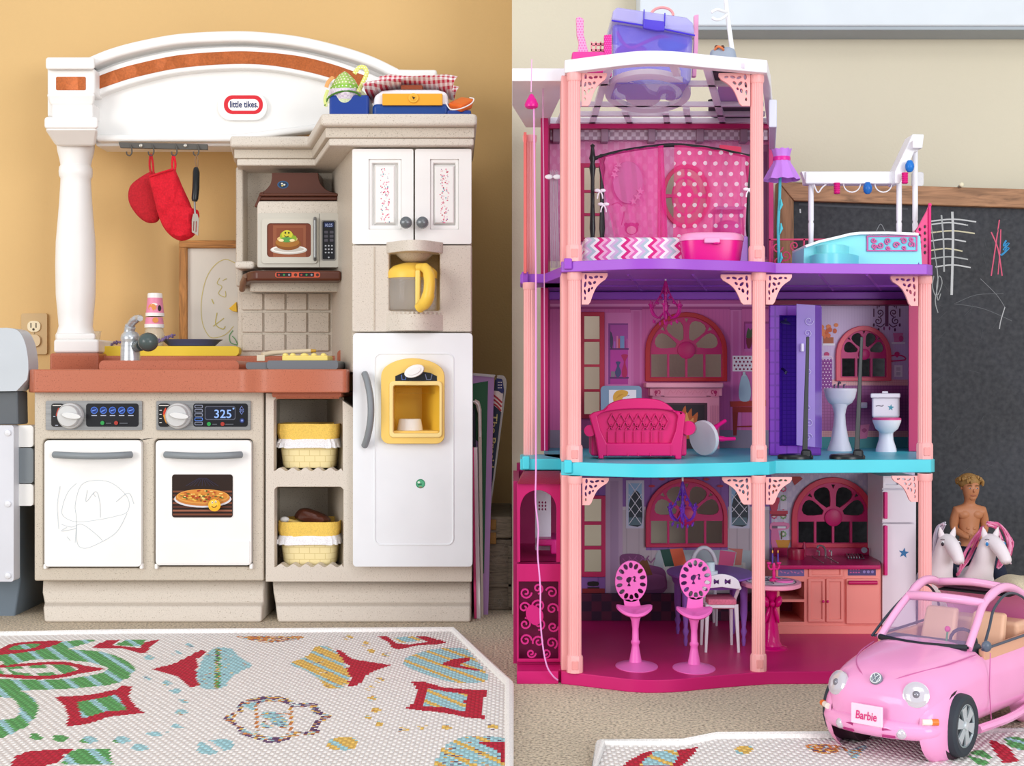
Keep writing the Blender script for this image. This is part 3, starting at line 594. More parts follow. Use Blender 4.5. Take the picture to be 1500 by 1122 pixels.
# ------------------------------------------------------------------ things on and around the toy kitchen
def basket(x0, x1, ytop, yliner, ybot, d, label, seed):
    b_ = thing('woven_basket', label, 'basket', P((x0+x1)/2, ybot, d), 'baskets in the open shelves')
    w = (x1-x0)/2; cx = (x0+x1)/2; rr = random.Random(seed)
    def ring(hx, dep, y, wv=0, fr=0):
        k = d/F; z = zat(y, d); n = 64; o = []
        for i in range(n):
            a = 2*math.pi*i/n; c, s_ = math.cos(a), math.sin(a); e = .35
            x = math.copysign(abs(c)**e, c)*hx*k; y_ = math.copysign(abs(s_)**e, s_)*dep; q = 1+wv*math.sin(i*fr)+wv*.6*rr.uniform(-1, 1)
            o.append(Vector(((cx-CX)*k+x*q, d-CD+.055+y_*q, z+(wv*.02*math.sin(i*fr*.7)))))
        return o
    hb = (ybot-yliner)
    MB().loft([ring(w*.80, .045, ybot), ring(w*.84, .047, ybot-6), ring(w*.92, .052, yliner), ring(w*.9, .05, yliner), ring(w*.78, .043, ybot-3)]).b('basket_body', M('f4e4ae', .5, 'weave', scale=55, hx2='e0cc8e'), b_)
    MB().loft([ring(w*.97, .055, yliner+4, .012, 1.3), ring(w*.95, .054, yliner-6, .008, 1.9), ring(w*1.0, .056, (ytop+yliner)/2, .014, 1.1), ring(w*.99, .056, ytop+2, .01, 2.3), ring(w*.93, .052, ytop+3, .008, 1.7), ring(w*.9, .05, yliner, .01, 1.2)], cap=False).b('liner', M('f0c960', .7, 'cloth'), b_)
    MB().loft([ring(w*.96, .054, yliner-7, .006, 2.9), ring(w*1.02, .058, yliner-1, .02, 2.4), ring(w*1.03, .059, yliner+6, .035, 1.7)], cap=False).b('ruffle', M('f2f1f4', .8, 'cloth'), b_)
    return b_
basket(403, 494, 619, 650, 686, 2.39, 'cream woven toy basket with yellow liner on the upper open shelf', 1)
basket(404, 496, 763, 792, 829, 2.39, 'cream woven toy basket holding play food on the lower open shelf', 2)
tagit(MB().puff(CAT([(432, 758), (436, 748), (446, 744), (464, 749), (481, 757), (484, 764), (470, 768), (450, 766)], 4, True), 2.44, .02, wob=.004).b('toy_steak', M('5a2f22', .35, 'quilt', scale=.6)), 'brown plastic toy meat lying in the lower basket', 'toy food')
sp = thing('toy_spoon', 'white and yellow toy spoon lying in the lower basket', 'spoon', P(418, 766, 2.42))
MB().pball(417, 761, 2.42, 7, 4.5, 6).b('spoon_bowl', WHT, sp); MB().ptube([(422, 762, 2.42), (432, 765, 2.43), (447, 764, 2.44)], [2.6, 3.2, 3.6], 8).b('spoon_handle', M('f3d27e', .4), sp)
# coffee carafe
cfe = thing('coffee_carafe', 'clear toy coffee carafe with yellow lid and handle in the niche', 'carafe', P(604, 461, 2.365))
MB().plathe([(33, 456), (35.5, 452), (36, 440), (36, 402), (34.5, 402), (34.5, 440), (33.5, 451), (31, 454)], 604, 2.365, 36, sy=.8).b('glass_body', M('fbf8f2', .05, alpha=.13), cfe)
MB().plathe([(36.5, 408), (37, 400), (35, 396), (28, 390), (14, 385.5), (0, 385)], 604, 2.365, 36, sy=.8).b('lid', M('f4c84e', .35), cfe)
MB().ptube(CAT([(612, 392, 2.330), (622, 392, 2.322), (628, 402, 2.312), (629, 420, 2.306), (625, 440, 2.308), (614, 451, 2.322)], 5), [6]*5+[7.5]*5+[8.5]*8+[9.5]*5+[8]*3, 12).b('handle', M('f3c94f', .32), cfe)
MB().pbox(608, 395, 616, 452, 2.322, 2.332).b('handle_plate', M('f6d978', .32), cfe, bev=.003)
# white cup in the dispenser
tagit(MB().plathe([(19, 633), (19, 630), (16.5, 615), (15, 613.5), (0, 613.5)], 600.5, 2.375, 28, sy=.9).b('toy_cup', WHT), 'small white upturned cup in the yellow water dispenser', 'cup')
# sink side
tagit(MB().plate(RR(143, 507, 350, 521.3, 6), (), 2.62, .09).b('serving_tray', M('e8ca3c', .4), bev=.006, seg=3), 'long yellow plastic tray lying behind the faucet', 'tray')
zt = zat(507, 2.62)
tagit(MB().lathe([(.02, 0), (.045, .001), (.058, .013), (.0605, .0135), (.046, .004), (.0, .0035)], (xat(281, 2.67), .27, zt+.0005), 32, sy=.65).b('blue_plate', M('4f5582', .4)), 'blue violet toy plate lying on the yellow tray', 'plate')
def sprig(pts, label, seed):
    rr = random.Random(seed); mb = MB(); c = CAT(pts, 6)
    mb.ptube(c, 1, 6)
    for x, y, d in c:
        for k in range(3): mb.pball(x+rr.uniform(-2, 2), y+rr.uniform(-2.2, 1.5), d+rr.uniform(-.004, .004), rr.uniform(1.2, 2.2), seg=6)
    tagit(mb.b('lavender_sprig', M('7a6790', .7)), label, 'sprig')
sprig([(146, 505.3, 2.66), (160, 504.3, 2.66), (177, 501, 2.66)], 'purple glittery sprig on the tray left of the faucet', 1)
sprig([(231, 500, 2.64), (243, 495.5, 2.64), (254, 492, 2.64)], 'purple glittery sprig poking over the blue plate', 2)
tagit(MB().plathe([(13, 506.5), (15.5, 492), (13.5, 484), (12.5, 480), (11.3, 480), (14, 491), (12, 505)], 226, 2.66, 24).b('clear_jar', M('efe6d2', .08, alpha=.32)), 'small clear plastic jar under the stacked pink cups', 'jar')
PNK = M('e88fae', .4)
for i, (yt_, yb_, rt, rb, lab) in enumerate(((429.5, 463.5, 10.6, 13, 'upper pink cup of the upside-down stack behind the sink'), (462, 480, 12.2, 13.6, 'lower pink cup of the upside-down stack behind the sink'))):
    cup = thing('pink_cup', lab, 'cup', P(226, yb_, 2.66), 'stacked pink cups')
    MB().plathe([(rb, yb_-5), (rt, yt_+(6 if i == 0 else 3)), (rt-.4, yt_+(6 if i == 0 else 3)), (rb-1, yb_-5)], 227 if i == 0 else 226, 2.66, 28).b('cup_wall', PNK, cup)
    MB().plathe([(rb+.5, yb_), (rb+.5, yb_-5), (rb-1.5, yb_-5), (rb-1.5, yb_)], 227 if i == 0 else 226, 2.66, 28).b('cup_rim', WHT, cup)
    if i == 0: MB().plathe([(rt+.2, yt_+7), (rt, yt_+1), (rt-1, yt_), (0, yt_)], 227, 2.66, 28).b('cup_base', WHT, cup)
    k = 2.66/F; cpos = P(227, 0, 2.66)
    def patch(cx, cy, w, h, r):
        pts = ELL(cx, cy, w, h, 14); v = []
        for x, y in pts:
            u = max(-.99, min(.99, (x-227)/r)); v.append(Vector((cpos.x+(x-227)*k, .26-r*k*math.sqrt(1-u*u)-.0004, zat(y, 2.66))))
        return MB().add(v, [tuple(range(len(v)))])
    if i == 0: patch(226, 451, 6, 5.5, 12.4).b('orange_print', M('e0924a', .5), cup); patch(229, 446.5, 4.5, 2, 12.1).b('white_print', M('f3ece6', .5), cup); patch(236, 452, 2, 4.5, 12.6).b('dark_print', M('3a3038', .5), cup)
    else: patch(231, 469.5, 4.2, 4, 13.4).b('orange_print', M('e0924a', .5), cup)
tagit(MB().plathe([(9, 506.5), (11, 492), (12, 486), (12.6, 485), (11.6, 486), (10, 500), (0, 504)], 136, 2.70, 24).b('clear_cup', M('efe6d2', .08, alpha=.32)), 'clear plastic cup half hidden behind the white column', 'cup')
# whiteboard easel behind
ez = thing('whiteboard', 'wood framed whiteboard with yellow marker drawing behind the toy counter', 'whiteboard', P(330, 640, 2.77))
WOOD = M('b87f45', .55, 'wood', amt=0); WOODH = M('b87f45', .55, 'wood')
MB().pbox(262, 352, 273.5, 560, 2.752, 2.775).b('frame_side', WOOD, ez, bev=.002); MB().pbox(262, 352, 430, 363, 2.751, 2.775).b('frame_top', WOODH, ez, bev=.002)
MB().pbox(272, 362, 430, 560, 2.762, 2.774).b('board', M('dcd6cb', .35), ez)
dr_ = [('l', CAT([(344, 385), (330, 380), (315, 388), (302, 408), (295, 440), (296, 470), (303, 488), (312, 495), (330, 490), (342, 478)], 5), 1.1, 'cfc078'), ('l', CAT([(322, 407), (318, 415), (325, 420), (320, 430), (330, 435), (330, 426)], 5), 1, 'c9bd6a'), ('l', CAT([(326, 411), (332, 408)], 3), 1, 'c9bd6a'),
       ('l', CAT([(318, 458), (316, 475), (326, 482), (330, 478)], 5), 1.3, 'c3b45a'), ('l', CAT([(312, 478), (320, 472), (328, 466)], 5), 1.1, 'c3b45a'), ('l', CAT([(310, 438), (313, 445)], 3), 1.4, 'c9bd6a'), ('l', CAT([(341, 484), (336, 492), (338, 502), (347, 505)], 4), 1.2, '6aa86a'), ('l', CAT([(340, 492), (345, 498), (349, 507)], 4), 1.2, '6aa86a')]
printed('marker_drawing', ez, 2.7615, dr_)
tagit(MB().plate([(335, 452), (346, 442), (347, 457), (341, 456)], (), 2.745, .012).b('yellow_magnet', M('f0bf2e', .4), bev=.001), 'small yellow pointed magnet stuck on the whiteboard', 'magnet')
# stove items
gd = thing('toy_griddle', 'dark grey toy stove plate lying on the terracotta counter', 'stove plate', P(428, 541, 2.42))
MB().plate(RR(391, 528, 495, 541, 4), (), 2.37, .14).b('plate', M('6f757b', .45), gd, bev=.004); MB().plate(RR(360, 530.5, 394, 541, 4), (), 2.375, .10).b('handle_grip', M('6c7074', .45), gd, bev=.004)
zg = zat(528, 2.37)
ty = thing('yellow_trivet', 'pale yellow bumpy toy trivet on the grey stove plate', 'trivet', P(446, 528, 2.42))
zy = zg
tv = MB().pbox(413, 520.5, 480, 530, 2.40, 2.47, zb=zg).b('base', M('f1d878', .4), ty, bev=.002)
for x in (418, 429, 446, 460, 474): MB().pball(x, 520.5, 2.42, 6 if x == 446 else 4.5, 3.6, 6, 12).b('bump', M('f4de84', .4), ty)
bs = thing('beige_toy_spatula', 'beige toy spatula with golden tip resting over the yellow trivet', 'spatula', P(420, 528, 2.49))
MB().ptube(CAT([(384, 520, 2.47), (400, 517, 2.48), (430, 515, 2.49), (456, 514, 2.49)], 4), [3.8]*5+[3.4]*8, 10).b('handle', M('d8c6aa', .45), bs)
MB().hexa((376, 520, 388, 529), 2.46, (378, 519, 388, 529), 2.50).b('blade', M('dccdb4', .45), bs, bev=.001); MB().ptube([(455, 514, 2.49), (463, 514, 2.49)], [3, 2.4], 10).b('tip', M('c99a3a', .3), bs)
# hanging mitts
RED = M('d3162a', .85, 'quilt'); RED2 = M('b81c28', .85, 'quilt', scale=.7)
ph = thing('pot_holder', 'round red quilted pot holder hanging from the second hook', 'pot holder', P(212, 327, 2.57))
MB().puff(CAT([(222, 251), (230, 258), (233, 275), (236, 300), (233, 322), (221, 327), (208, 322), (195, 308), (188, 292), (190, 274), (202, 262)], 5, True), 2.575, .008).b('pad', RED2, ph)
MB().ptube(CAT([(221, 254, 2.57), (219, 240, 2.568), (221, 226, 2.566), (224, 240, 2.568), (225, 256, 2.57)], 4), 1.6, 8, flat_=.5).b('loop', RED2, ph)
mt = thing('oven_mitt', 'bright red quilted oven mitt hanging from the third hook', 'oven mitt', P(250, 352, 2.55))
MB().puff(CAT([(218, 259), (222, 256), (240, 250), (254, 247), (260, 256), (268, 275), (276, 292), (282, 306), (290, 308), (292, 318), (288, 322), (288, 338), (281, 348), (266, 353), (252, 347), (240, 334), (233, 318), (227, 296), (221, 272)], 4, True), 2.548, .016, wob=.006).b('mitt_body', RED, mt)
MB().ptube(CAT([(253, 250, 2.556), (252, 240, 2.562), (254, 227, 2.566), (257, 240, 2.562), (256, 251, 2.556)], 4), 1.7, 8, flat_=.5).b('loop', RED, mt)
MB().ptube(CAT([(219, 259, 2.538), (238, 252, 2.533), (254, 248, 2.538)], 4), 1.4, 8).b('cuff_binding', RED, mt)
st = thing('steel_spatula', 'small steel spatula with black handle hanging from the last hook', 'spatula', P(286, 345, 2.53))
MB().ptube([(287, 247, 2.545), (287.5, 252, 2.54), (287, 275, 2.535), (285.5, 291, 2.53), (285, 295, 2.53)], [3.5, 5, 5.2, 5, 3.6], 12).b('handle', M('17181a', .3), st)
MB().ptube(CAT([(288, 247, 2.545), (286, 236, 2.555), (288, 227, 2.562), (290, 237, 2.555), (289, 247, 2.545)], 4), .9, 6).b('hanging_loop', M('8c6a4a', .5), st)
MB().ptube([(285, 294, 2.53), (285.5, 308, 2.527), (286, 316, 2.527)], 1.5, 8).b('neck', M('8f8a86', .3, metal=.7), st)
MB().plate([(283, 313), (289, 313), (291.5, 322), (290, 345), (281, 340), (281, 322)], [LINE([(284, 324), (283.5, 338)], 1.2)[0]+LINE([(284, 324), (283.5, 338)], 1.2)[1][::-1], LINE([(287.5, 324), (287, 340)], 1.2)[0]+LINE([(287.5, 324), (287, 340)], 1.2)[1][::-1]], 2.525, .002).b('blade', M('a59b90', .35, metal=.6), st)
# things on top of the cupboard
zk = z0
tagit(MB().pbox(482, 138.5, 540, 166, 2.40, 2.48, zb=zk).b('blue_box', M('1d3f93', .3), bev=.004), 'small dark blue plastic box under the patterned bonnet', 'box')
lb = thing('toy_lunchbox', 'white and blue plastic case with wide yellow front panel on the cupboard', 'case', P(602, 168, 2.40))
lbo = [(545, 190), (545, 160), (552, 146), (656, 149), (658, 160), (658, 190)]
zz = MB().pbox(545, 151, 658, 168, 2.40, 2.52, zb=zk).b('blue_base', M('1c4691', .3), lb, bev=.008, seg=3)
MB().plate([(546, 156), (548, 140), (560, 132), (580, 130.5), (640, 130.5), (655, 135), (657, 156)], (), 2.405, .11).b('white_top', M('efedf2', .35), lb, bev=.006, seg=3)
yp = MB().plate(R(560, 137, 648, 154), (), 2.394, .012).b('yellow_panel', M('efa92a', .35), lb, bev=.001)
MB().plate(ELL(605.5, 143.3, 7.4, 7, 22), (), 2.391, .004).b('latch_ring', M('f2b63c', .35), yp, bev=.001); printed('latch_mark', yp, 2.3905, [(ELL(605.5, 143.3, 4.6, 4.4, 18), 'e8a828'), ([(603.5, 141), (608.5, 142.5), (606, 146), (604.5, 144)], '4a3410')])
MB().plate(R(587, 124.5, 619, 131), (), 2.41, .03).b('carry_handle', M('8e3f1c', .4), lb, bev=.002)
GNG = M('c43a4e', .8, 'gingham', scale=118, hx2='f4ecea')
gc = MB()
def cloth(mb, top_, bot_, d0, d1, seed):
    n = len(top_); rings = []
    for k in range(7):
        t = k/6; row = []
        for i in range(n):
            x = top_[i][0]*(1-t)+bot_[i][0]*t; y = top_[i][1]*(1-t)+bot_[i][1]*t
            w = .006*noise.noise(Vector((x*.12, t*3, seed))) ; row.append(P(x, y, d0)+Vector((0, -.02*math.sin(math.pi*t)-w, 0)))
        rings.append(row)
    back = [[p+Vector((0, d1-d0, -.001)) for p in r] for r in rings[::-1]]
    mb.loft(rings+back, cap=False, closed=False)
cloth(gc, CAT([(556, 112), (570, 109), (600, 111), (630, 110), (655, 109), (671, 112)], 4), CAT([(556, 124), (572, 124), (600, 124), (625, 122), (645, 128), (662, 133)], 4), 2.42, 2.50, 1)
cloth(gc, CAT([(531, 122), (543, 119), (556, 117), (575, 115), (590, 116)], 4), CAT([(536, 136), (546, 134), (556, 129), (572, 125), (588, 123)], 4), 2.41, 2.50, 2)
cloth(gc, CAT([(534, 130), (546, 125), (570, 119), (600, 118), (640, 118)], 4), CAT([(540, 134), (552, 130), (572, 126), (600, 127), (640, 129)], 4), 2.43, 2.52, 3)
tagit(gc.b('gingham_cloth', GNG, bev=0), 'crumpled red and white gingham cloth on the plastic case', 'cloth')
bn = thing('patterned_bonnet', 'green and cream patterned doll bonnet with yellow ribbon on the blue box', 'bonnet', P(508, 155, 2.42))
mb = MB()
def brow(y, x0, x1, bul, d=2.43, n=18): return [P(x0+(x1-x0)*i/n, y-1.5*math.sin(math.pi*i/n), d-bul*math.sin(math.pi*i/n)**.7) for i in range(n+1)]
rows = [(152, 477, 532, .03), (146, 479, 531, .034), (138, 481, 529, .04), (130, 483, 527, .042), (124, 486, 524, .04), (117, 490, 520, .034), (109, 497, 512, .02), (106, 502, 508, .006)]
v = [brow(*r) for r in rows]
for i, c in enumerate((0, 1, 1, 2, 3, 3, 3)): mb.loft(v[i:i+2], c, cap=False, closed=False)
mb.loft([v[0], [p+Vector((0, .07, .03)) for p in v[0]], [p+Vector((0, .06, 0)) for p in v[5]], v[7]], 0, cap=False, closed=False)
mb.b('bonnet_cap', [M('dfe8c0', .8, 'cloth'), M('ece4ea', .8, 'check', scale=190, hx2='d9c8dc'), M('8fc24e', .8, 'dots', scale=150, hx2='f4f4e0', amt=.2), M('a9cc6c', .8, 'dots', scale=170, hx2='f4e8d0', amt=.25)], bn)
MB().ptube(CAT([(476, 155, 2.40), (482, 142, 2.40), (500, 134, 2.39), (520, 135, 2.395), (532, 145, 2.405)], 4), 1.4, 8).b('trim_cord', M('4c7a2c', .7), bn)
MB().ptube(CAT([(519, 108, 2.42), (526, 99, 2.42), (534, 99, 2.42), (537, 108, 2.42), (531, 122, 2.42), (525, 134, 2.40)], 4), 3.2, 8, flat_=.35).b('ribbon_bow', M('dfe07a', .7, 'dots', scale=220, hx2='f6f6d0', amt=.25), bn)
MB().ptube(CAT([(478, 128, 2.41), (481, 120, 2.41), (488, 113, 2.42)], 4), 3, 8, flat_=.4).b('ribbon_tail', M('e8a86a', .7), bn)
MB().ptube(CAT([(480, 132, 2.405), (476, 145, 2.40), (478, 156, 2.40)], 4), 2.4, 8, flat_=.4).b('ribbon_tail', M('d5dc8a', .7), bn)
ob = thing('orange_toy_bucket', 'orange toy dish with white wire handle at the cupboard edge', 'toy dish', P(675, 166, 2.40))
MB().loft([[P(x, y, 2.40+dd) for x, y, dd in ((657, 160, 0), (676, 166, -.02), (692, 160, 0), (676, 158, .04))], [P(x, y, 2.40+dd) for x, y, dd in ((655, 150, 0), (676, 155, -.03), (696, 144, 0), (676, 140, .05))]]).b('dish', M('ea6a24', .35), ob, bev=.004, sub=1)
MB().ptube(CAT([(653, 150, 2.37), (660, 160, 2.365), (675, 159, 2.36), (690, 152, 2.365), (694, 145, 2.37), (688, 143, 2.375)], 5), .9, 6).b('wire_handle', M('f4ecea', .4), ob)
tagit(MB().pbox(655, 161, 690, 167, 2.385, 2.46, zb=zk).b('flat_blue_box', M('1d3f93', .35), bev=.003), 'flat blue plastic box under the orange dish', 'box')
# ------------------------------------------------------------------ grey toy at the far left
gt = thing('grey_toy_workbench', 'grey plastic toy with rounded top cut off by the left edge', 'toy', P(0, 905, 2.36))
MB().plate([(-60, 482)]+CAT([(10, 480), (26, 484), (36, 500), (41, 525), (41.5, 545)], 5)+[(40, 556), (24, 573), (-60, 574)], (), 2.36, .05).b('top_cover', M('bfc5cb', .35), gt, bev=.012, seg=3)
MB().plate([(-60, 574), (26, 573), (27, 622), (-60, 622)], (), 2.375, .05).b('dark_panel', M('5b6065', .4), gt, bev=.003)
fp = MB().plate(RR(-60, 623, 20, 852, 4), (), 2.36, .03).b('front_panel', M('d4d5dc', .35), gt, bev=.004)
for y in (634, 738, 843): MB().lathe([(.006, 0), (.005, .003), (0, .005)], P(12, y, 2.36), 14, axis=(0, -1, 0)).b('rivet', M('e4e5ea', .35), fp)
MB().plate([(-60, 640), (24, 640), (30, 850), (22, 904), (-60, 908)], (), 2.44, .22).b('lower_body', M('6f7c88', .45), gt, bev=.004)
# ------------------------------------------------------------------ magazines, books and trunk right of the toy kitchen
def leaf(name, pts, d, t, mt_, label, cat, bev=.0006): return tagit(MB().plate(pts, (), d, t).b(name, mt_, bev=bev), label, cat)
fl = lambda d: CY+CH*F/d
mg = thing('magazine', 'white magazine with pink spine leaning on the kitchen side', 'magazine', P(697, fl(2.41), 2.41))
MB().plate([(694, 656), (699, 656), (704, fl(2.41)), (698, fl(2.41))], (), 2.41, .2).b('pages', M('ece6e8', .7), mg, bev=.0006)
MB().plate([(691, 656), (694, 656), (698, fl(2.41)), (694.5, fl(2.41))], (), 2.405, .2).b('cover', M('d8407c', .4), mg, bev=.0006)
leaf('dark_book', [(691.5, 600), (696, 598), (697, 660), (692, 660)], 2.44, .2, M('1c1a2e', .5), 'thin black book top showing above the white magazine', 'book').location = (0, 0, 0)
mg2 = thing('curled_magazine', 'grey edged magazine with curled top corner between folder and books', 'magazine', P(705, fl(2.43), 2.43))
MB().plate([(693, 590), (696, 585), (702, 588), (705, 600), (708, fl(2.43)), (704.6, fl(2.43)), (700, 605), (697, 593)], (), 2.43, .2).b('pages', M('cfc4b8', .7), mg2, bev=.0006)
MB().ptube(CAT([(693, 588, 2.428), (698, 590, 2.426), (702, 600, 2.426), (703, 640, 2.426)], 4), 1.2, 6).b('curled_cover', M('eeeaea', .6), mg2)
fo = thing('poster_folder', 'tall green poster folder with lilac border leaning right of the kitchen', 'folder', P(715, fl(2.45), 2.45))
MB().plate([(690, 549), (724, 552), (715, fl(2.45)), (706, fl(2.45)), (706, 700), (690, 690)], (), 2.452, .004).b('lilac_sheet', M('b38ac0', .45), fo)
MB().plate([(692, 562), (715, 558), (713, 640), (709, 840), (707, 840), (704, 650), (692, 640)], (), 2.450, .003).b('green_sheet', M('1f5c3a', .45), fo)
MB().plate([(690, 546), (726, 549), (724, 553), (690, 550)], (), 2.448, .006).b('clear_edge', M('dfe3e4', .2, alpha=.5), fo)
pb = thing('presidents_placemat', 'tilted navy laminated board with flag and The Presidents lettering', 'placemat', P(728, fl(2.56), 2.56))
MB().plate(CAT([(728, 550), (737, 550), (742, 558), (741, 575)], 3)+[(718, 752), (715, fl(2.52)), (712, fl(2.52)), (714, 740)], (), 2.47, .003).b('laminate', M('dfe3e0', .15, alpha=.45), pb)
printed('board_print', pb, 2.4695, [([(725, 556), (736, 556), (738.5, 572), (733, 612), (718, 735), (717, 640)], '1b2c44'), ([(722, 572), (737, 574), (735, 604), (731, 600), (719, 590)], 'e9e2d8')]
        + [('l', CAT([(720+i*.2, 577+i*7), (727, 582+i*6), (735.5-i*.8, 590+i*6)], 4), 2.6, 'b8313c') for i in range(3)]
        + [([(727, 554), (735, 555), (738.5, 571), (736, 577), (729, 572)], '26306a')]+[(ELL(730+2.2*(i % 3), 560+4*(i//3), .8, .8, 6), 'f2f0ea') for i in range(9)])
text('title_lettering', 'The Presidents', pb, 2.4688, 721, 831, 606, 8, M('d8cf86', .5), rot=94, origin=(721, 606))
# ------------------------------------------------------------------ trunk
tk = thing('old_trunk', 'worn dark wooden trunk with brass corner behind the leaning books', 'trunk', P(732, fl(2.50), 2.50))
DK = M('857868', .7, 'wood', scale=2.2); dt = 2.50; yb_ = fl(2.50)
MB().pbox(712, 790, 750, yb_, 2.50, 2.78).b('body', DK, tk, bev=.003)
MB().pbox(711, 757, 750, 789, 2.495, 2.78).b('lid', M('90836f', .7, 'wood', scale=2.5), tk, bev=.004)
MB().pbox(711, 855, 750, 860, 2.495, 2.50).b('batten', DK, tk, bev=.001); MB().pbox(744, 800, 750, 890, 2.495, 2.50).b('batten', DK, tk, bev=.001)
br = M('9a7440', .45, 'brushed', metal=.5)
MB().plate(R(711, 761, 727, 776), (), 2.492, .004).b('brass_corner', br, tk, bev=.001); MB().plate(R(711, 780, 727, 797), (), 2.494, .006).b('brass_corner', br, tk, bev=.001)
rr = random.Random(5); sc_ = []
for i in range(26):
    x, y = rr.uniform(713, 745), rr.uniform(800, 890); sc_.append(('l', [(x, y), (x+rr.uniform(-8, 8), y+rr.uniform(-14, 14))], .5, '8d857a'))
printed('scratches', tk, 2.4995, sc_, step=.000004)
# ------------------------------------------------------------------ rugs
def make_rug(name, label, outline, shapes, cell, top=.006, hem=5):
    """a woven rug: a grid of stitches coloured by the pattern; outline in floor px"""
    pts = [PZ(x, y, top) for x, y in outline]; poly = [(p.x, p.y) for p in pts]
    x0, x1 = min(p[0] for p in poly), max(p[0] for p in poly); y0, y1 = min(p[1] for p in poly), max(p[1] for p in poly)
    root = thing(name, label, 'rug', ((x0+x1)/2, (y0+y1)/2, 0))
    bb = [(min(p[0] for p in s[0]), max(p[0] for p in s[0]), min(p[1] for p in s[0]), max(p[1] for p in s[0])) for s in shapes]
    nx, ny = int((x1-x0)/cell), int((y1-y0)/cell); vid = {}; V = []; Fc = []; C = []
    def vert(i, j):
        if (i, j) not in vid: vid[(i, j)] = len(V); V.append((x0+i*cell, y0+j*cell, top))
        return vid[(i, j)]
    rr = random.Random(4); pal = {k: lin(v) for k, v in dict(w='f6f2ee', r='c2203a', g='62a862', b='a9d8e0', y='efc565', o='d98a4a', p='6a4a72', a='a9d8e0').items()}
    for i in range(nx):
        for j in range(ny):
            xc, yc = x0+(i+.5)*cell, y0+(j+.5)*cell
            if not inpoly(xc, yc, poly): continue
            d = yc+CD; px = CX+xc*F/d; py = CY+(CH-top)*F/d; col = 'w'
            jx = px+.0; jy = py
            for s, q in zip(shapes, bb):
                if q[0] <= jx <= q[1] and q[2] <= jy <= q[3] and inpoly(jx, jy, s[0]):
                    col = s[1]
                    if len(col) > 1:      # striped fill: base, stripe
                        col = col[1] if ((xc*1.0+yc*.6)*28) % 1 < .28 else col[0]
                    if len(s) > 2 and rr.random() < s[2]: col = rr.choice('wbyop')
            Fc.append((vert(i, j), vert(i+1, j), vert(i+1, j+1), vert(i, j+1))); f = rr.uniform(.92, 1.05); C.append(tuple(min(1, c*f) for c in pal[col])+(1,))
    me = bpy.data.meshes.new('woven_field'); me.from_pydata(V, [], Fc); me.materials.append(M('eee8e3', .9, 'attr'))
    at = me.color_attributes.new('Col', 'FLOAT_COLOR', 'CORNER'); flatc = [c for col in C for _ in range(4) for c in col]; at.data.foreach_set('color', flatc)
    o = bpy.data.objects.new('woven_field', me); COL.objects.link(o); o.parent = root; o.matrix_parent_inverse = Matrix.Translation(-Vector(root.location))
    MB().slab([[Vector((x, y, .0005)) for x, y in poly]], Vector((0, 0, top-.0012))).b('backing', M('d8d0c8', .9, 'cloth'), root)
    MB().tube([Vector((x, y, .0062)) for x, y in poly], .0062, 8, closed=True).b('hem', M('efebe7', .9, 'cloth'), root)
    return root
def bow(cx, cy, w, h, sk=0, e=.55):
    """four-pointed figure with inward-curving sides"""
    c = [(cx-w+sk, cy-h), (cx+w+sk, cy-h), (cx+w-sk, cy+h), (cx-w-sk, cy+h)]; o = []
    for i in range(4):
        a, b_ = c[i], c[(i+1) % 4]; m = ((a[0]+b_[0])/2, (a[1]+b_[1])/2); m = (m[0]+(cx-m[0])*(1-e), m[1]+(cy-m[1])*(1-e))
        for k in range(6):
            t = k/6; o.append(((1-t)**2*a[0]+2*t*(1-t)*m[0]+t*t*b_[0], (1-t)**2*a[1]+2*t*(1-t)*m[1]+t*t*b_[1]))
    return o
S = []
def sh_(pts, col, jit=None, cat=True): S.append((pts, col) if jit is None else (pts, col, jit))
sh_(CAT([(-40, 965), (60, 952), (150, 955), (195, 975), (190, 990), (160, 1003), (70, 1010), (-40, 1008)], 4, True), 'gb')
sh_(CAT([(-40, 972), (60, 966), (130, 970), (158, 980), (130, 990), (60, 996), (-40, 990)], 4, True), 'w')
sh_(CAT([(-40, 978), (30, 972), (90, 969), (125, 975), (152, 980), (120, 986), (80, 994), (30, 994), (-40, 986)], 4, True), 'r')
sh_(CAT([(-30, 980), (30, 976), (85, 973), (115, 980), (80, 989), (30, 989), (-30, 984)], 4, True), 'gw')
sh_(CAT([(15, 981), (40, 979), (70, 979), (85, 981), (70, 985), (35, 986)], 4, True), 'w')
sh_(CAT([(10, 962), (60, 945), (110, 938), (140, 938), (100, 950), (60, 962), (10, 975)], 3, True), 'gb')
sh_(CAT([(-10, 958), (10, 945), (40, 940), (90, 939), (70, 948), (40, 955), (-10, 960)], 3, True), 'r')
sh_(CAT([(12, 952), (25, 945), (45, 943), (60, 944), (45, 950)], 3, True), 'ga')
sh_([(133, 949), (155, 938), (178, 937), (165, 945), (205, 949), (210, 941), (236, 936), (222, 945), (215, 956), (205, 957), (180, 950)], 'r'); sh_([(168, 945), (185, 937), (215, 937), (205, 947)], 'gb')
sh_([(223, 980), (255, 972), (285, 957), (293, 952), (302, 953), (298, 960), (288, 965), (290, 975), (285, 982), (292, 987), (286, 992), (292, 1004), (280, 1007), (262, 992)], 'r')
sh_(CAT([(299, 962), (315, 949), (338, 950), (350, 962), (370, 975), (352, 983), (338, 995), (325, 1008), (296, 1008), (288, 990), (293, 975)], 3, True), 'ba', .06)
sh_([(316, 950), (324, 950), (322, 1008), (314, 1008)], 'g', .45)
sh_(bow(147, 1033, 66, 28, 8), 'r'); S[-1] = ([(80, 1021), (130, 1018), (170, 1010), (180, 1004), (194, 1006), (188, 1020), (200, 1036), (212, 1044), (160, 1050), (125, 1061), (96, 1064), (100, 1050), (95, 1034)], 'r')
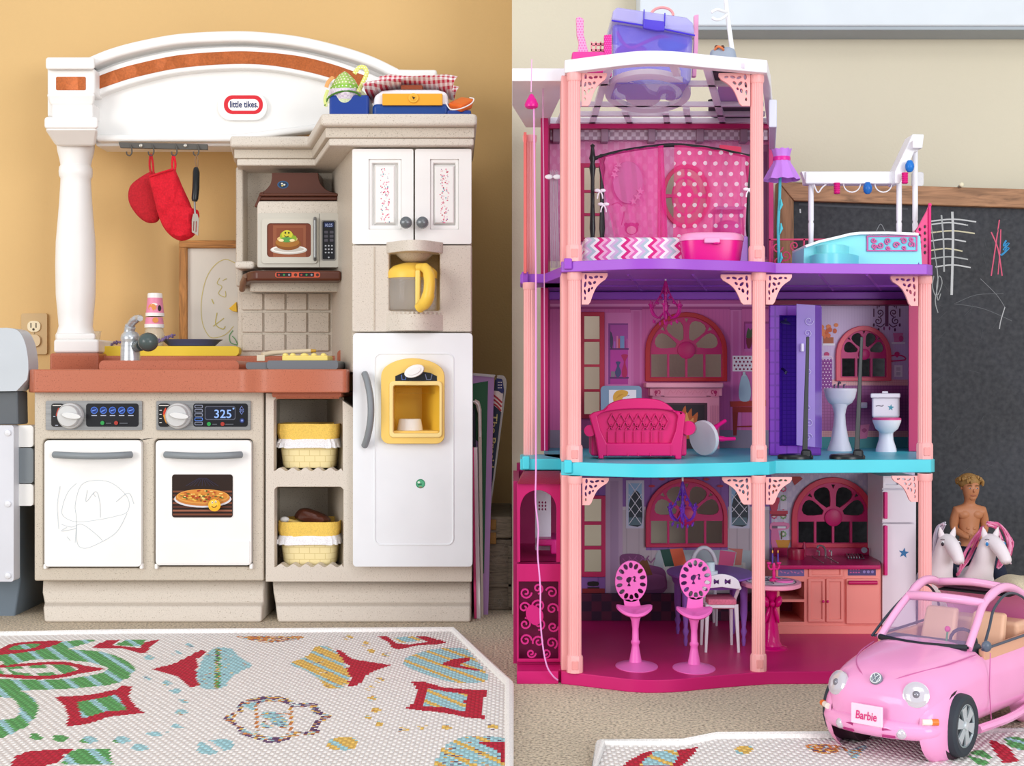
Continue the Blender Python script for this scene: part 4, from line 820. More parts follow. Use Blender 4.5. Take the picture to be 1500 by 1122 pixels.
sh_([(113, 1028), (140, 1024), (170, 1017), (178, 1028), (186, 1040), (155, 1042), (120, 1053), (116, 1040)], 'gb')
sh_(CAT([(-40, 1010), (20, 1010), (45, 1020), (56, 1035), (45, 1058), (10, 1078), (-40, 1090), (-40, 1060), (20, 1052), (28, 1038), (15, 1022), (-40, 1022)], 3, True), 'gb')
for x, y in ((55, 1078), (88, 1081), (130, 1083), (178, 1083), (205, 1094)): sh_(CAT([(x-12, y+3), (x-6, y-4), (x+8, y-3), (x+12, y+2), (x+2, y+6)], 3, True), 'gw' if x < 120 else 'bg')
sh_(CAT([(20, 1112), (40, 1101), (80, 1098), (108, 1097), (95, 1105), (80, 1118), (20, 1130)], 3, True), 'r'); sh_([(98, 1105), (112, 1097), (160, 1097), (165, 1120), (90, 1120)], 'gb')
for x, y, w in ((240, 1075, 10), (265, 1028, 10), (265, 1043, 10), (262, 1063, 12), (225, 1075, 11), (218, 963, 8), (258, 957, 8), (275, 946, 8), (245, 1000, 9), (213, 994, 8), (258, 1012, 9)): sh_(CAT([(x-w, y), (x, y-4), (x+w, y), (x, y+4)], 3, True), 'bw', .15)
sh_(CAT([(290, 1093), (300, 1085), (330, 1083), (342, 1088), (335, 1098), (310, 1105), (292, 1102)], 3, True), 'bw')
# right-hand mirrored motif
sh_([(492, 950), (500, 953), (515, 965), (545, 970), (574, 974), (550, 982), (535, 990), (525, 1004), (512, 1006), (508, 1000), (516, 993), (502, 985), (512, 975), (498, 966)], 'r')
sh_(CAT([(500, 962), (480, 947), (462, 948), (448, 962), (425, 972), (448, 982), (466, 994), (480, 1008), (505, 1006), (512, 990), (505, 975)], 3, True), 'yb', .04)
sh_([(553, 932), (568, 932), (580, 942), (600, 944), (628, 940), (645, 937), (655, 941), (640, 944), (615, 945), (585, 951), (575, 949), (568, 940)], 'r'); sh_([(576, 934), (606, 932), (625, 936), (590, 942)], 'by'); sh_([(608, 932), (625, 932), (655, 941), (630, 941)], 'r')
sh_(CAT([(590, 972), (610, 957), (650, 949), (680, 950), (690, 958), (715, 995), (670, 1000), (630, 990)], 4, True), 'by')
sh_([(645, 973), (665, 965), (690, 963), (688, 967), (672, 974), (700, 980), (705, 983), (675, 979)], 'r')
sh_([(603, 998), (620, 998), (650, 1007), (690, 1010), (716, 1011), (708, 1025), (708, 1053), (690, 1052), (650, 1044), (610, 1040), (594, 1038), (608, 1028), (612, 1012)], 'r'); sh_([(626, 1008), (655, 1013), (686, 1017), (680, 1028), (684, 1043), (650, 1036), (618, 1034), (625, 1022)], 'by')
sh_(CAT([(640, 1112), (655, 1090), (690, 1078), (750, 1085), (760, 1120), (640, 1130)], 3, True), 'by', .1); sh_([(698, 1086), (760, 1086), (760, 1122), (738, 1122), (730, 1100)], 'r')
for x, y, w in ((535, 943, 6), (545, 953, 6), (565, 958, 7), (555, 996, 8), (542, 1008, 7), (545, 1023, 6), (550, 1040, 7), (555, 1060, 6), (590, 1069, 8), (540, 1050, 5), (510, 934, 7), (620, 1065, 7), (655, 1065, 9), (720, 1065, 10)): sh_(CAT([(x-w, y), (x, y-4), (x+w, y), (x, y+4)], 3, True), 'yw', .2)
sh_(CAT([(478, 1090), (490, 1081), (515, 1080), (526, 1088), (515, 1098), (490, 1098)], 3, True), 'yb')
# middle medallion
ringp = [(327, 1052), (345, 1042), (353, 1028), (375, 1022), (400, 1019), (425, 1024), (432, 1030), (462, 1030), (470, 1042), (485, 1049), (470, 1060), (462, 1076), (430, 1078), (418, 1086), (395, 1088), (372, 1082), (350, 1074), (343, 1062)]
sh_(CAT(ringp, 3, True), 'p', .62); sh_(CAT([(406+(x-406)*.84, 1053+(y-1053)*.76) for x, y in ringp], 3, True), 'w')
sh_([(374, 1030), (378, 1030), (378, 1078), (374, 1078)], 'o', .4); sh_([(424, 1032), (428, 1032), (428, 1078), (424, 1078)], 'o', .4)
sh_([(383, 1042), (421, 1042), (421, 1066), (383, 1066)], 'bw', .25); sh_([(345, 1045), (372, 1040), (372, 1066), (345, 1060)], 'w'); sh_([(355, 1033), (373, 1028), (373, 1040), (355, 1042)], 'bw'); sh_([(355, 1064), (373, 1066), (373, 1078), (355, 1072)], 'bw')
sh_(CAT([(345, 932), (380, 932), (440, 932), (440, 936), (400, 941), (375, 939)], 3, True), 'o', .6)
make_rug('woven_rug', 'cream woven rug with red and green motifs in front of the toy kitchen', [(-130, 933), (200, 927), (664, 924), (746, 1003), (746, 1180), (-130, 1180)], S, .0042)
S = []
sh_([(925, 1112), (945, 1101), (965, 1100), (985, 1099), (1000, 1098), (1022, 1094), (1018, 1102), (1000, 1122), (900, 1130)], 'r'); sh_([(945, 1112), (958, 1101), (988, 1098), (995, 1104), (985, 1122), (935, 1122)], 'by')
sh_(CAT([(1076, 1097), (1090, 1092), (1105, 1096), (1095, 1104), (1080, 1104)], 3, True), 'yb')
sh_(CAT([(1178, 1092), (1200, 1090), (1235, 1094), (1255, 1108), (1240, 1100), (1210, 1104), (1190, 1100)], 3, True), 'o', .6); sh_(CAT([(1240, 1102), (1262, 1092), (1268, 1096), (1252, 1112)], 3, True), 'b', .5)
sh_([(1448, 1084), (1462, 1086), (1480, 1098), (1492, 1115), (1470, 1118), (1455, 1098)], 'r'); sh_(CAT([(1470, 1082), (1495, 1080), (1510, 1095), (1490, 1098)], 3, True), 'gb')
sh_(CAT([(1415, 1106), (1435, 1098), (1452, 1110), (1440, 1122)], 3, True), 'gw')
make_rug('woven_rug', 'cream woven rug with red and blue motifs under the pink car', [(880, 1091), (1000, 1090), (1050, 1080), (1240, 1079), (1420, 1074), (1620, 1064), (1700, 1240), (840, 1240)], S, .0036)
# crumbs on the carpet
# ------------------------------------------------------------------ blackboard behind the dollhouse
bd = thing('blackboard', 'black chalkboard in oak frame standing against the cream wall', 'blackboard', P(1330, fl(2.42), 2.42))
OAK = M('a97d5c', .6, 'wood', scale=.9); OAKV = M('9c7252', .6, 'wood', amt=0, scale=.9)
yb2 = fl(2.42)-3
MB().plate([(1140, 266), (1640, 281), (1640, 309), (1163, 294)], (), 2.395, .03).b('frame_top', OAK, bd, bev=.002)
MB().plate([(1140, 266), (1163, 294), (1163, yb2), (1140, yb2)], (), 2.397, .03).b('frame_side', OAKV, bd, bev=.002)
MB().plate([(1158, 288), (1630, 303), (1630, yb2), (1158, yb2)], (), 2.407, .012).b('chalk_surface', M('1b1d23', .75, 'chalkboard'), bd)
def CH_(pts, w, c): return ('l', CAT(pts, 4) if len(pts) > 2 else pts, w, c)
g = 'c4c6c6'; CK = []
for y, xa, xb, c in ((324, 1364, 1430, g), (329, 1363, 1418, g), (341, 1362, 1428, 'c9c3a6'), (353, 1363, 1415, g), (367, 1363, 1410, 'c9c3a6'), (379, 1364, 1418, 'a9acac'), (391, 1370, 1422, g)): CK.append(CH_([(xa, y), ((xa+xb)/2, y-3), (xb, y+1)], 2, c))
CK += [CH_([(1395, 310), (1396, 350), (1394, 432)], 3.6, g), CH_([(1379, 315), (1382, 350), (1383, 398)], 2.4, 'a9acac'), CH_([(1362, 315), (1368, 360), (1374, 410), (1370, 440), (1374, 458)], 1.4, 'a0a3a3'),
       CH_([(1368, 404), (1366, 420), (1372, 434), (1380, 415), (1376, 404), (1372, 420), (1374, 440), (1378, 430)], 1.2, 'a0a3a3'), CH_([(1464, 322), (1460, 350), (1452, 404)], 1.8, 'd4607c'), CH_([(1452, 340), (1462, 365), (1468, 404)], 1.8, 'd4607c'), CH_([(1466, 336), (1465, 365), (1462, 402)], 1.6, 'd4607c'),
       CH_([(1474, 352), (1470, 360), (1478, 356), (1470, 366), (1478, 363), (1468, 373), (1466, 372)], 2.6, '3f8fc4'), CH_([(1400, 444), (1430, 432), (1470, 430)], .8, '6a6d70'), CH_([(1398, 445), (1440, 452), (1482, 470)], .8, '6a6d70'), CH_([(1436, 408), (1460, 432), (1472, 450)], .9, '7a7d80'), CH_([(1472, 450), (1466, 470), (1464, 482)], 1.4, 'b4b6b8'),
       CH_([(1284, 338), (1290, 328), (1296, 338)], 1, '8a8d90'), CH_([(1170, 299), (1230, 302), (1330, 306)], 3, '55585c'), CH_([(1172, 306), (1172.5, 312)], 2, 'd0d2d2')]
rr = random.Random(9)
for i in range(26):
    x, y = rr.uniform(1370, 1490), rr.uniform(300, 700); CK.append(CH_([(x, y), (x+rr.uniform(-18, 18), y+rr.uniform(-18, 18))], .5, '55585b'))
printed('chalk_marks', bd, 2.4068, CK, step=.00001, rough=.95)['kind'] = 'stuff'
nl = thing('wall_nail', 'steel bolt sticking out of the wall above the blackboard', 'nail', P(1402, 275, WR))
MB().ptube([(1408, 271, 2.38), (1402, 277, 2.42), (1400, 279, WR)], 2.6, 10).b('shank', M('9aa3a8', .3, metal=.6), nl); MB().pball(1408.5, 270.5, 2.378, 3.6, 3.4, 2, 12).b('head', M('e8dfc0', .4), nl)
# ------------------------------------------------------------------ dollhouse
Z1, Z2A, Z2, Z3A, Z3, Z4A, Z4 = .0175, .288, .3065, .5696, .584, .8447, .8627
H = thing('dollhouse', 'tall open three-storey pink dollhouse with purple, turquoise and white floors', 'dollhouse', P(1060, 1005, 2.0))
MAG = M('b3125c', .4); MAGD = M('9c0d52', .4); TEAL = M('48c8d8', .35); PUR = M('9a4cc4', .38); SAL = M('f3aead', .4); RWH = M('eeeaf2', .35); HOT = M('d81d7c', .35); PINK = M('ef7fc0', .35)
def front(x0, dl, dm, xr1, dr1):
    return CAT([(x0, dl), (850, dl-.012), (885, (dl+dm)/2-.004), (935, dm), (985, dm+.001), (1035, (dl+dm)/2-.006), (1085, dl-.014), (xr1, dr1)], 4)
base = MB().prism([(757, 1.887), (818, 1.887), (818.5, 1.90), (821, 1.90), (822, 1.887)]+front(824, 1.886, 1.834, 1130, 1.885)[1:]+[(1368, 1.889), (1374, 1.90), (1342, 2.33), (790, 2.33), (757, 2.20)], .0, Z1).b('ground_floor', M('c4186a', .38), H, bev=.003)
fl2 = MB().prism(front(822, 1.895, 1.848, 1127, 1.90)+[(1136, 1.93), (1364, 1.953), (1369, 1.965), (1345, 2.31), (797, 2.31), (797, 2.06), (822, 1.98)], Z2A, Z2).b('second_floor', TEAL, H, bev=.003)
MB().prism([(762, 1.972), (834, 1.972), (834, 2.10), (762, 2.10)], Z2A+.002, Z2).b('landing', TEAL, H, bev=.002)
MB().prism([(765, 1.968), (776, 1.968), (776, 1.98), (765, 1.98)], Z2A+.003, Z2+.004).b('clip', TEAL, H, bev=.002); MB().prism([(826, 1.885), (838, 1.885), (838, 1.90), (826, 1.90)], Z2A+.003, Z2+.003).b('clip', TEAL, H, bev=.002)
fl3 = MB().prism(front(822, 1.89, 1.842, 1127, 1.895)+[(1136, 1.91), (1358, 1.932), (1366, 1.945), (1345, 2.31), (797, 2.31), (797, 2.10), (822, 1.97)], Z3A, Z3).b('third_floor', PUR, H, bev=.003)
MB().prism([(762, 2.10), (834, 2.10), (834, 2.2), (762, 2.2)], Z3A, Z3).b('landing', PUR, H, bev=.002)
MB().prism([(764, 2.095), (774, 2.095), (774, 2.11), (764, 2.11)], Z3A-.002, Z3+.003).b('clip', PUR, H, bev=.002); MB().prism([(826, 1.88), (838, 1.88), (838, 1.90), (826, 1.90)], Z3A+.003, Z3+.004).b('clip', PUR, H, bev=.002)
MB().pbox(800, 427, 1336, 438.5, 2.275, 2.31).b('ceiling_beam', PUR, fl3, bev=.002)
for x in (920, 1015, 1090, 1200, 1270):
    a, b_ = P(x, 402, 1.93), P(x+20, 424, 2.26); MB().tube([(a.x, a.y, Z3A), (b_.x, b_.y, Z3A)], .0022, 4).b('ceiling_rib', PUR, fl3)
for y, x0, x1 in ((409, 830, 1130), (418, 825, 1325)):
    d = (Z3A-CH)*F/(CY-y); MB().tube([(xat(x0, d), d-CD, Z3A), (xat(x1, d), d-CD, Z3A)], .002, 4).b('ceiling_rib', PUR, fl3)
# pillars
def pillar(px, d, z0, z1, r=9.4, base_=True):
    k = d/F; x = (px-CX)*k; y = d-CD; n = 42; R0 = r*k
    ring = lambda z, s: [Vector((x+R0*s*(1-.13*(i % 3 == 0))*math.cos(2*math.pi*i/n), y+R0*s*(1-.13*(i % 3 == 0))*math.sin(2*math.pi*i/n), z)) for i in range(n)]
    pl = MB().loft([ring(z0, 1.04), ring(z1, .98)]).b('pillar', SAL, H, ang=12)
    MB().lathe([(R0*1.14, z1), (R0*1.14, z1-.008), (R0*1.02, z1-.011)], (x, y, 0), 24).b('capital', SAL, pl)
    if base_:
        MB().lathe([(R0*1.28, z0), (R0*1.28, z0+.02), (R0*1.2, z0+.0225), (R0*1.02, z0+.024)], (x, y, 0), 12).b('base', SAL, pl, ang=20)
        MB().box(x-.0045, x+.0045, y-R0*1.32, y-R0*1.1, z0+.005, z0+.017).b('base_emblem', M('e89a98', .4), pl, bev=.001)
    return pl
for z0_, z1_, ps in ((Z1, Z2A, ((842, 1.883), (1111, 1.893), (1355, 1.935))), (Z2, Z3A, ((841.5, 1.897), (1111.5, 1.905), (1354.5, 1.97))), (Z3, Z4A, ((841, 1.892), (1108.5, 1.905)))):
    for px, d in ps: pillar(px, d, z0_, z1_)
    a = ps[0]; MB().box(xat(822, a[1]+.02), xat(833, a[1]+.02), a[1]+.01-CD, a[1]+.07-CD, z0_, z1_).b('pilaster', SAL, H, bev=.001)
for z0_, z1_, ph_ in ((Z2, Z3A, 0), (Z3, .80, 1)):
    pl = pillar(776, 2.09 if ph_ == 0 else 2.12, z0_, z1_, 9, False); MB().box(xat(767, 2.12), xat(771, 2.12), 2.09-CD, 2.13-CD, z0_, z1_).b('pillar_flange', M('e8706c', .4), pl)
# corner brackets with cut-outs
def bracket(x0, y0, w, h, d, sgn):
    X = lambda u, v: (x0+sgn*u*w, y0+v*h)
    outl_ = [X(0, 0), X(1, 0), X(1, .09)]+[X(u, v) for u, v in CAT([(.92, .2), (.72, .32), (.55, .48), (.42, .72), (.34, .92)], 3)]+[X(.26, 1), X(0, 1)]
    hs = []
    for u, v, a, b2, rt in ((.16, .12, .05, .09, 0), (.36, .14, .09, .045, 20), (.56, .12, .09, .045, -15), (.76, .12, .07, .04, 10), (.14, .36, .045, .10, 10), (.32, .32, .09, .05, 45), (.50, .30, .07, .045, -40), (.13, .60, .04, .09, -10), (.28, .54, .05, .08, 15), (.13, .80, .035, .06, 0), (.40, .48, .04, .05, 30)):
        hs.append(ELL(*X(u, v), a*w, b2*h, 8, rot=rt*sgn))
    MB().plate(outl_, hs, d, .005).b('bracket', SAL, H)
for args in ((852, 107, 37, 48, 1.89, 1), (1099, 107, 46, 48, 1.90, -1), (852, 400, 38, 46, 1.895, 1), (1101, 402, 45, 44, 1.905, -1), (1122, 402, 38, 44, 1.905, 1), (1345, 404, 40, 44, 1.965, -1),
             (853, 700, 39, 40, 1.883, 1), (1101, 699, 43, 40, 1.893, -1), (1122, 699, 38, 40, 1.893, 1), (1345, 697, 38, 38, 1.935, -1)): bracket(*args)
# back walls with real window openings
BD = 2.30
def archpts(cx, w, yh, h, yb, n=16): return [(cx+w*math.cos(math.pi*i/n), yh-h*math.sin(math.pi*i/n)) for i in range(n+1)]+[(cx-w, yb), (cx+w, yb)]
def arch_window(wall, cx, w, yh, h, yb, lip, npan, angs, cf_, cs, d=BD):
    MB().plate(archpts(cx, w+lip, yh, h+lip, yb+lip*.8), [archpts(cx, w, yh, h, yb)], d-.007, .009).b('window_surround', cs, wall, bev=.001)
    hs = []; pw = 2*w/npan
    for i in range(npan): hs.append(R(cx-w+i*pw+1.6, yh+5, cx-w+(i+1)*pw-1.6, yb-1))
    for a in angs:
        c, s_ = math.cos(math.radians(a)), math.sin(math.radians(a)); sc = 1.3; pts = []
        for r_, q in ((.30, .045), (.5, .125), (.68, .175), (.8, .17), (.88, .11), (.91, 0), (.88, -.11), (.8, -.17), (.68, -.175), (.5, -.125), (.30, -.045)):
            q *= sc; pts.append((cx+(r_*c-q*s_)*w, yh-3-(r_*s_+q*c)*h*.96))
        hs.append(pts)
    for a in ([90, 43, 137] if len(angs) > 3 else [57, 123]):
        c, s_ = math.cos(math.radians(a)), math.sin(math.radians(a)); hs.append([(cx+(r_*c-q*s_)*w, yh-3-(r_*s_+q*c)*h*.96) for r_, q in ((.80, 0), (.93, .055), (.93, -.055))])
    f = MB().plate(archpts(cx, w+.5, yh, h+.5, yb+.5), hs, d-.004, .006).b('window_lattice', cf_, wall)
    MB().lathe([(w*.24*d/F, 0), (w*.24*d/F, .003), (w*.20*d/F, .004), (0, .004)], P(cx, yh-1, d-.004), 24, axis=(0, -1, 0)).b('window_hub', cf_, wall)
    return archpts(cx, w-.4, yh, h-.4, yb-.4)
def grid_window(wall, x0, x1, rows, sx0, sx1, sy0, sy1, cs, d=BD):
    hs = [R(x0, a, x1, b_) for a, b_ in rows]
    MB().plate(R(sx0, sy0, sx1, sy1), hs, d-.006, .008).b('window_frame', cs, wall, bev=.0006)
    return R(x0-1, rows[0][0]-1, x1+1, rows[-1][1]+1)
class HoleWall:
    """collect the openings first, then cut the wall"""
    def __init__(s, name): s.root = bpy.data.objects.new(name, bpy.data.meshes.new(name)); COL.objects.link(s.root); s.root.parent = H; s.root.matrix_parent_inverse = Matrix.Translation(-Vector(H.location)); s.h = []
    def cut(s, outer, mt_, d=BD, t=.008):
        o = MB().plate(outer, s.h, d, t).b('tmp', mt_); s.root.data = o.data; bpy.data.objects.remove(o)
REDF = M('c42345', .4); MGF = M('bd1763', .4)
# ground floor, sitting room
W1 = HoleWall('back_wall'); w1 = W1.root
W1.h.append(arch_window(w1, 1006, 54, 758, 52, 797, 6, 4, (20, 64, 116, 160), MGF, M('c22a52', .4)))
W1.h.append(grid_window(w1, 856.5, 881, ((731, 764), (769, 800), (805, 838)), 852, 887, 726, 845, M('c2205c', .4)))
W1.cut(R(800, 688, 1130, 912), M('8a5aa6', .5, 'bands', scale=34, hx2='7a4a98', amt=1))
it = [(R(889, 806, 1127, 908), 'b9aab4'), (R(889, 745, 946, 806), 'b9aab4'), (R(1066, 745, 1127, 806), 'b9aab4'), (R(889, 742, 946, 747), 'cabcc8'), (R(1066, 742, 1127, 747), 'cabcc8'), (R(887, 700, 912, 908), 'b59ab8'), (R(894, 704, 906, 900), 'a488aa')]
it += [(R(895, 858, 908, 905), '9a80a0')]
for x in range(918, 1127, 18): it.append(('l', [(x, 806 if 945 < x < 1068 else 748), (x, 860)], .7, 'a295a0'))
for xa, xb in ((917, 943.5), (1068, 1098)):
    it += [(R(xa, 703.5, xb, 774), 'c3c0d4'), (R(xa+3.5, 708, xb-3.5, 770), '8fb0d4'), (CAT([(xa+4, 740), (xa+8, 726), (xa+14, 718), (xb-4, 730), (xb-4, 769), (xa+4, 769)], 3), '2c3540'), (R(xa+4, 758, xb-4, 769), '58707c')]
    for i in range(-1, 4):
        for s_ in (1, -1):
            y = 706+i*18; a = [(xa+4, y if s_ > 0 else y+26), (xb-4, y+26 if s_ > 0 else y)]
            if y >= 706 and y+26 <= 772: it.append(('l', a, 1, 'd6d6e2'))
it += [(CAT([(960, 818), (964, 808), (972, 806), (1092, 806), (1099, 812), (1100, 830), (1092, 840), (968, 842)], 3, True), 'a6b0b8'), (R(972, 824, 1092, 850), 'c2c2c0'), (R(980, 826, 1088, 852), 'b5b5b4'),
       ([(967, 805), (982, 804), (988, 829), (974, 830)], '1c4a40'), ([(981, 804), (1000, 803), (1006, 826), (988, 830)], 'd8603e'), ([(1055, 806), (1078, 809), (1074, 829), (1052, 828)], 'd8568a'), ([(1066, 803), (1088, 804), (1086, 828), (1076, 828), (1079, 809)], 'c07068'),
       (CAT([(908, 820), (912, 812), (930, 811), (943, 815), (948, 826), (970, 832), (976, 845), (972, 868), (918, 868), (912, 845)], 3, True), '7a3f72'), (CAT([(930, 840), (968, 842), (974, 850), (970, 862), (925, 862)], 3, True), '8d4f84'), ([(930, 822), (948, 820), (956, 842), (938, 844)], '7a4a2c')]
for i in range(5): it.append(('l', [(912+i*9, 818-i % 2*3), (918+i*9, 824-i % 2*3), (924+i*9, 817-i % 2*3)], 1.6, '93558a'))
it += [(R(853, 862, 886, 869), '8a1f28'), (R(855, 869, 859, 903), '6e1620'), (R(880, 869, 884, 903), '6e1620'), (R(855, 884, 884, 888), '6e1620'), (CAT([(862, 852), (876, 852), (876, 858), (862, 858)], 2, True), '1c1218'), (R(861, 860, 878, 862), '2a1a1e')]
for x, y in ((955, 712), (1055, 712), (1035, 702), (970, 702)): it.append((CAT([(x-5, y), (x, y-2), (x+5, y), (x, y+2)], 2, True), 'b8243c'))
printed('room_print', w1, BD-.0004, it, step=.00003)
MB().pbox(852, 870, 1125, 909, 2.288, 2.299).b('floor_print_strip', M('3a1838', .6, 'check', scale=60, hx2='5a1a3c'), w1)
# ground floor, kitchen corner
W2 = HoleWall('back_wall'); w2 = W2.root
W2.h.append(arch_window(w2, 1220.5, 52.5, 759, 52, 796, 8, 4, (20, 64, 116, 160), MGF, M('cc3450', .4)))
W2.cut(R(1130, 688, 1340, 912), M('bcb0cc', .5, 'damask', scale=420, hx2='c9bcd2'))
it = []; rr = random.Random(2)
for i in range(12):
    for j in range(9):
        x, y = 1134+i*13.5, 703+j*13.2
        if (abs(x-1220) < 63 and y > 690) or x > 1288 or y > 810: continue
        c = ('c43a68', '6a9a52', 'd8783c', 'c43a68')[(i+2*j) % 4]
        for k in range(8):
            a = k*math.pi/4; it.append((ELL(x+3.6*math.cos(a), y+3.6*math.sin(a), 1.5, 1.2, 6), c))
        it.append((ELL(x, y, 1.5, 1.5, 6), 'e8dcc8'))
it += [(R(1128, 748, 1154, 753), 'b8344a'), (R(1130, 753, 1152, 756), '8f2038'), (CAT([(1128, 730), (1142, 729), (1140, 740), (1138, 748), (1130, 748)], 2, True), 'c43a58'), (R(1143, 734, 1153, 746), 'd4c8dc'), ([(1158, 698), (1172, 698), (1176, 701), (1164, 711)], 'b04040'),
       (CAT([(1128, 770), (1132, 765), (1155, 766), (1154, 775), (1130, 777)], 2, True), 'd87aa8'), (CAT([(1130, 776), (1140, 776), (1142, 803), (1131, 803)], 2, True), 'd06a9c'), (R(1131, 770, 1152, 774), '6a5068'), (R(1139, 771, 1151, 774), 'ded8e4'), ('l', [(1145, 778), (1145, 790)], 1.4, '5a3a2a'), ([(1136, 791), (1158, 791), (1154, 803), (1140, 803)], 'c8862c')]
printed('kitchen_print', w2, BD-.0004, it, step=.000006)
# second floor, lounge
W3 = HoleWall('back_wall'); w3 = W3.root
W3.h.append(arch_window(w3, 1005.5, 53, 514, 50, 553, 7, 4, (20, 64, 116, 160), M('c02268', .4), M('b8222c', .4)))
W3.h.append(grid_window(w3, 856, 878.5, ((463, 496.6), (500.7, 533.6), (537.5, 570), (574, 606.5)), 850, 885.5, 457, 613, M('c22848', .4)))
W3.cut(R(800, 436, 1142, 662), M('cf62a2', .5, 'bands', scale=160, hx2='c4589a', amt=1))
it = [(R(800, 439, 1140, 445), 'c4559a'), (R(800, 445, 1140, 449), 'e08abf'), (R(800, 449, 1140, 453), 'a83c80'), (R(886, 458, 930, 575), 'd878b4'), (R(891, 473.5, 920, 563), '8a3a88'), (R(894, 476, 920, 510), 'b04aa0'), (R(894, 512, 920, 552), 'c23ca2'), (R(893, 510, 921, 512.5), '6a2a6c'), (R(893, 552, 921, 554.5), '6a2a6c'), (R(894, 555, 920, 563), 'b83898'),
      (R(924, 452, 940, 570), 'd070ac'), (R(928, 456, 937, 570), 'c8609f'), (R(923, 449, 941, 454), 'a8468a'), (R(1070, 452, 1086, 655), 'd070ac'), (R(1074, 456, 1082, 655), 'c8609f'), (R(1069, 449, 1087, 454), 'a8468a'), (R(1090, 471, 1128, 513), '9a3078'), (R(1092, 474, 1126, 511), 'b848a0')]
for x, w_, y, c in ((899, 2.5, 500, 'b06ac0'), (903, 2.5, 492, 'e07aa8'), (906, 1.8, 496, 'd85a3c'), (908.5, 6, 492, '7a96c4'), (915.5, 1.6, 500, 'b03a8a'), (917.8, 1.6, 496, 'd060a8')): it.append((R(x, y, x+w_, 510), c))
it += [(CAT([(902, 530), (909, 530), (907, 536), (910, 545), (907, 552), (903, 552), (901, 545), (904, 536)], 3, True), '4a4a78'), (CAT([(910, 520), (920, 520), (916, 530), (919, 545), (917, 552), (912, 552), (911, 543), (914, 530)], 3, True), 'b81c5c'), (R(895, 544, 901, 552), '8a7a8a'),
       (CAT([(894, 485), (898, 495), (897, 510), (894, 508)], 2, True), '4a3a5c'), (R(1090, 511, 1128, 515), 'c86aa8'), (CAT([(1093, 495), (1102, 493), (1100, 508), (1095, 510)], 2, True), '7a2a3a'), (CAT([(1093, 494), (1096, 480), (1099, 484), (1104, 478), (1101, 494)], 2, True), '4a5a3a')]
# printed fireplace, lamp and table
it += [(R(801, 630, 1140, 657), '8d7f92'), (CAT([(1069, 588), (1122, 586), (1122, 595), (1070, 596)], 1, True), 'b03a2e'), (R(1073, 596, 1120, 604), '9a2e26'), ([(1073, 604), (1081, 604), (1079, 638), (1074, 638)], '8f2a22'), ([(1113, 604), (1120, 604), (1119, 640), (1115, 640)], '8f2a22'), ('l', [(1078, 625), (1116, 624)], 2, '8f2a22')]
it += [(CAT([(1087, 550), (1093, 549), (1098, 560), (1100, 575), (1097, 587), (1085, 587), (1082, 575), (1084, 560)], 3, True), 'a9c0ce'), (R(1088, 545, 1092, 551), 'c0cdd4'), (R(1073, 521, 1108, 544), 'efe6ec')]
for i in range(6):
    for j in range(4): it.append((ELL(1076+i*5.6+(j % 2)*2.4, 524.5+j*5.4, 1.5, 1.6, 8), '8f1d4a'))
printed('lounge_print', w3, BD-.0004, it, step=.00002)
fp_ = MB().pbox(952, 568, 1058, 580, 2.27, 2.30).pbox(955, 580, 1054, 660, 2.275, 2.30).b('fireplace', M('ee94ac', .45), w3, bev=.001)
MB().pbox(946, 560.5, 1060, 568, 2.258, 2.30).b('mantel_shelf', M('f0a2b4', .45), w3, bev=.002)
it = [(R(968, 590, 1036, 660), '4a2634'), (RR(956, 570, 968, 581, 1), 'e884a0'), (RR(1041, 570, 1053, 581, 1), 'e884a0'), (RR(973, 570, 1035, 581, 1), 'e48aa2')]
for cx in (962, 1047):
    s_ = -1 if cx < 1000 else 1; it += [(ELL(cx+s_*1, 574.5, 2.6, 2.8, 10), 'b81c5c'), ('l', [(cx+s_*2, 577), (cx+s_*1, 580)], 1.6, 'b81c5c'), ('l', CAT([(cx-s_*1, 573), (cx-s_*4, 572), (cx-s_*5, 575), (cx-s_*3, 577)], 3), 1.3, 'b81c5c')]
for i in range(5): it.append(('l', CAT([(978+i*12, 578), (982+i*12, 572), (986+i*12, 576), (990+i*12, 572)], 3), .7, 'd8748e'))
it += [(R(972, 593, 1032, 660), '2e1a24'), (CAT([(994, 628), (997, 608), (1004, 594), (1006, 606), (1013, 598), (1014, 610), (1022, 604), (1020, 622), (1014, 640), (1000, 642)], 3, True), 'c8602c'), (CAT([(998, 630), (1003, 612), (1006, 604), (1010, 616), (1016, 612), (1012, 634), (1002, 638)], 3, True), 'efa05a'), (CAT([(1002, 632), (1006, 618), (1010, 626), (1008, 636)], 3, True), 'f6d9a0')]
for i in range(6): it.append(('l', [(1041+i*2.4, 594), (1041+i*2.4, 655)], .7, 'd67a96'))
printed('fireplace_print', fp_, 2.2698, it[1:4]+it[4:15], step=.00002); printed('hearth_print', fp_, 2.2747, [it[0]]+it[15:], step=.00003)
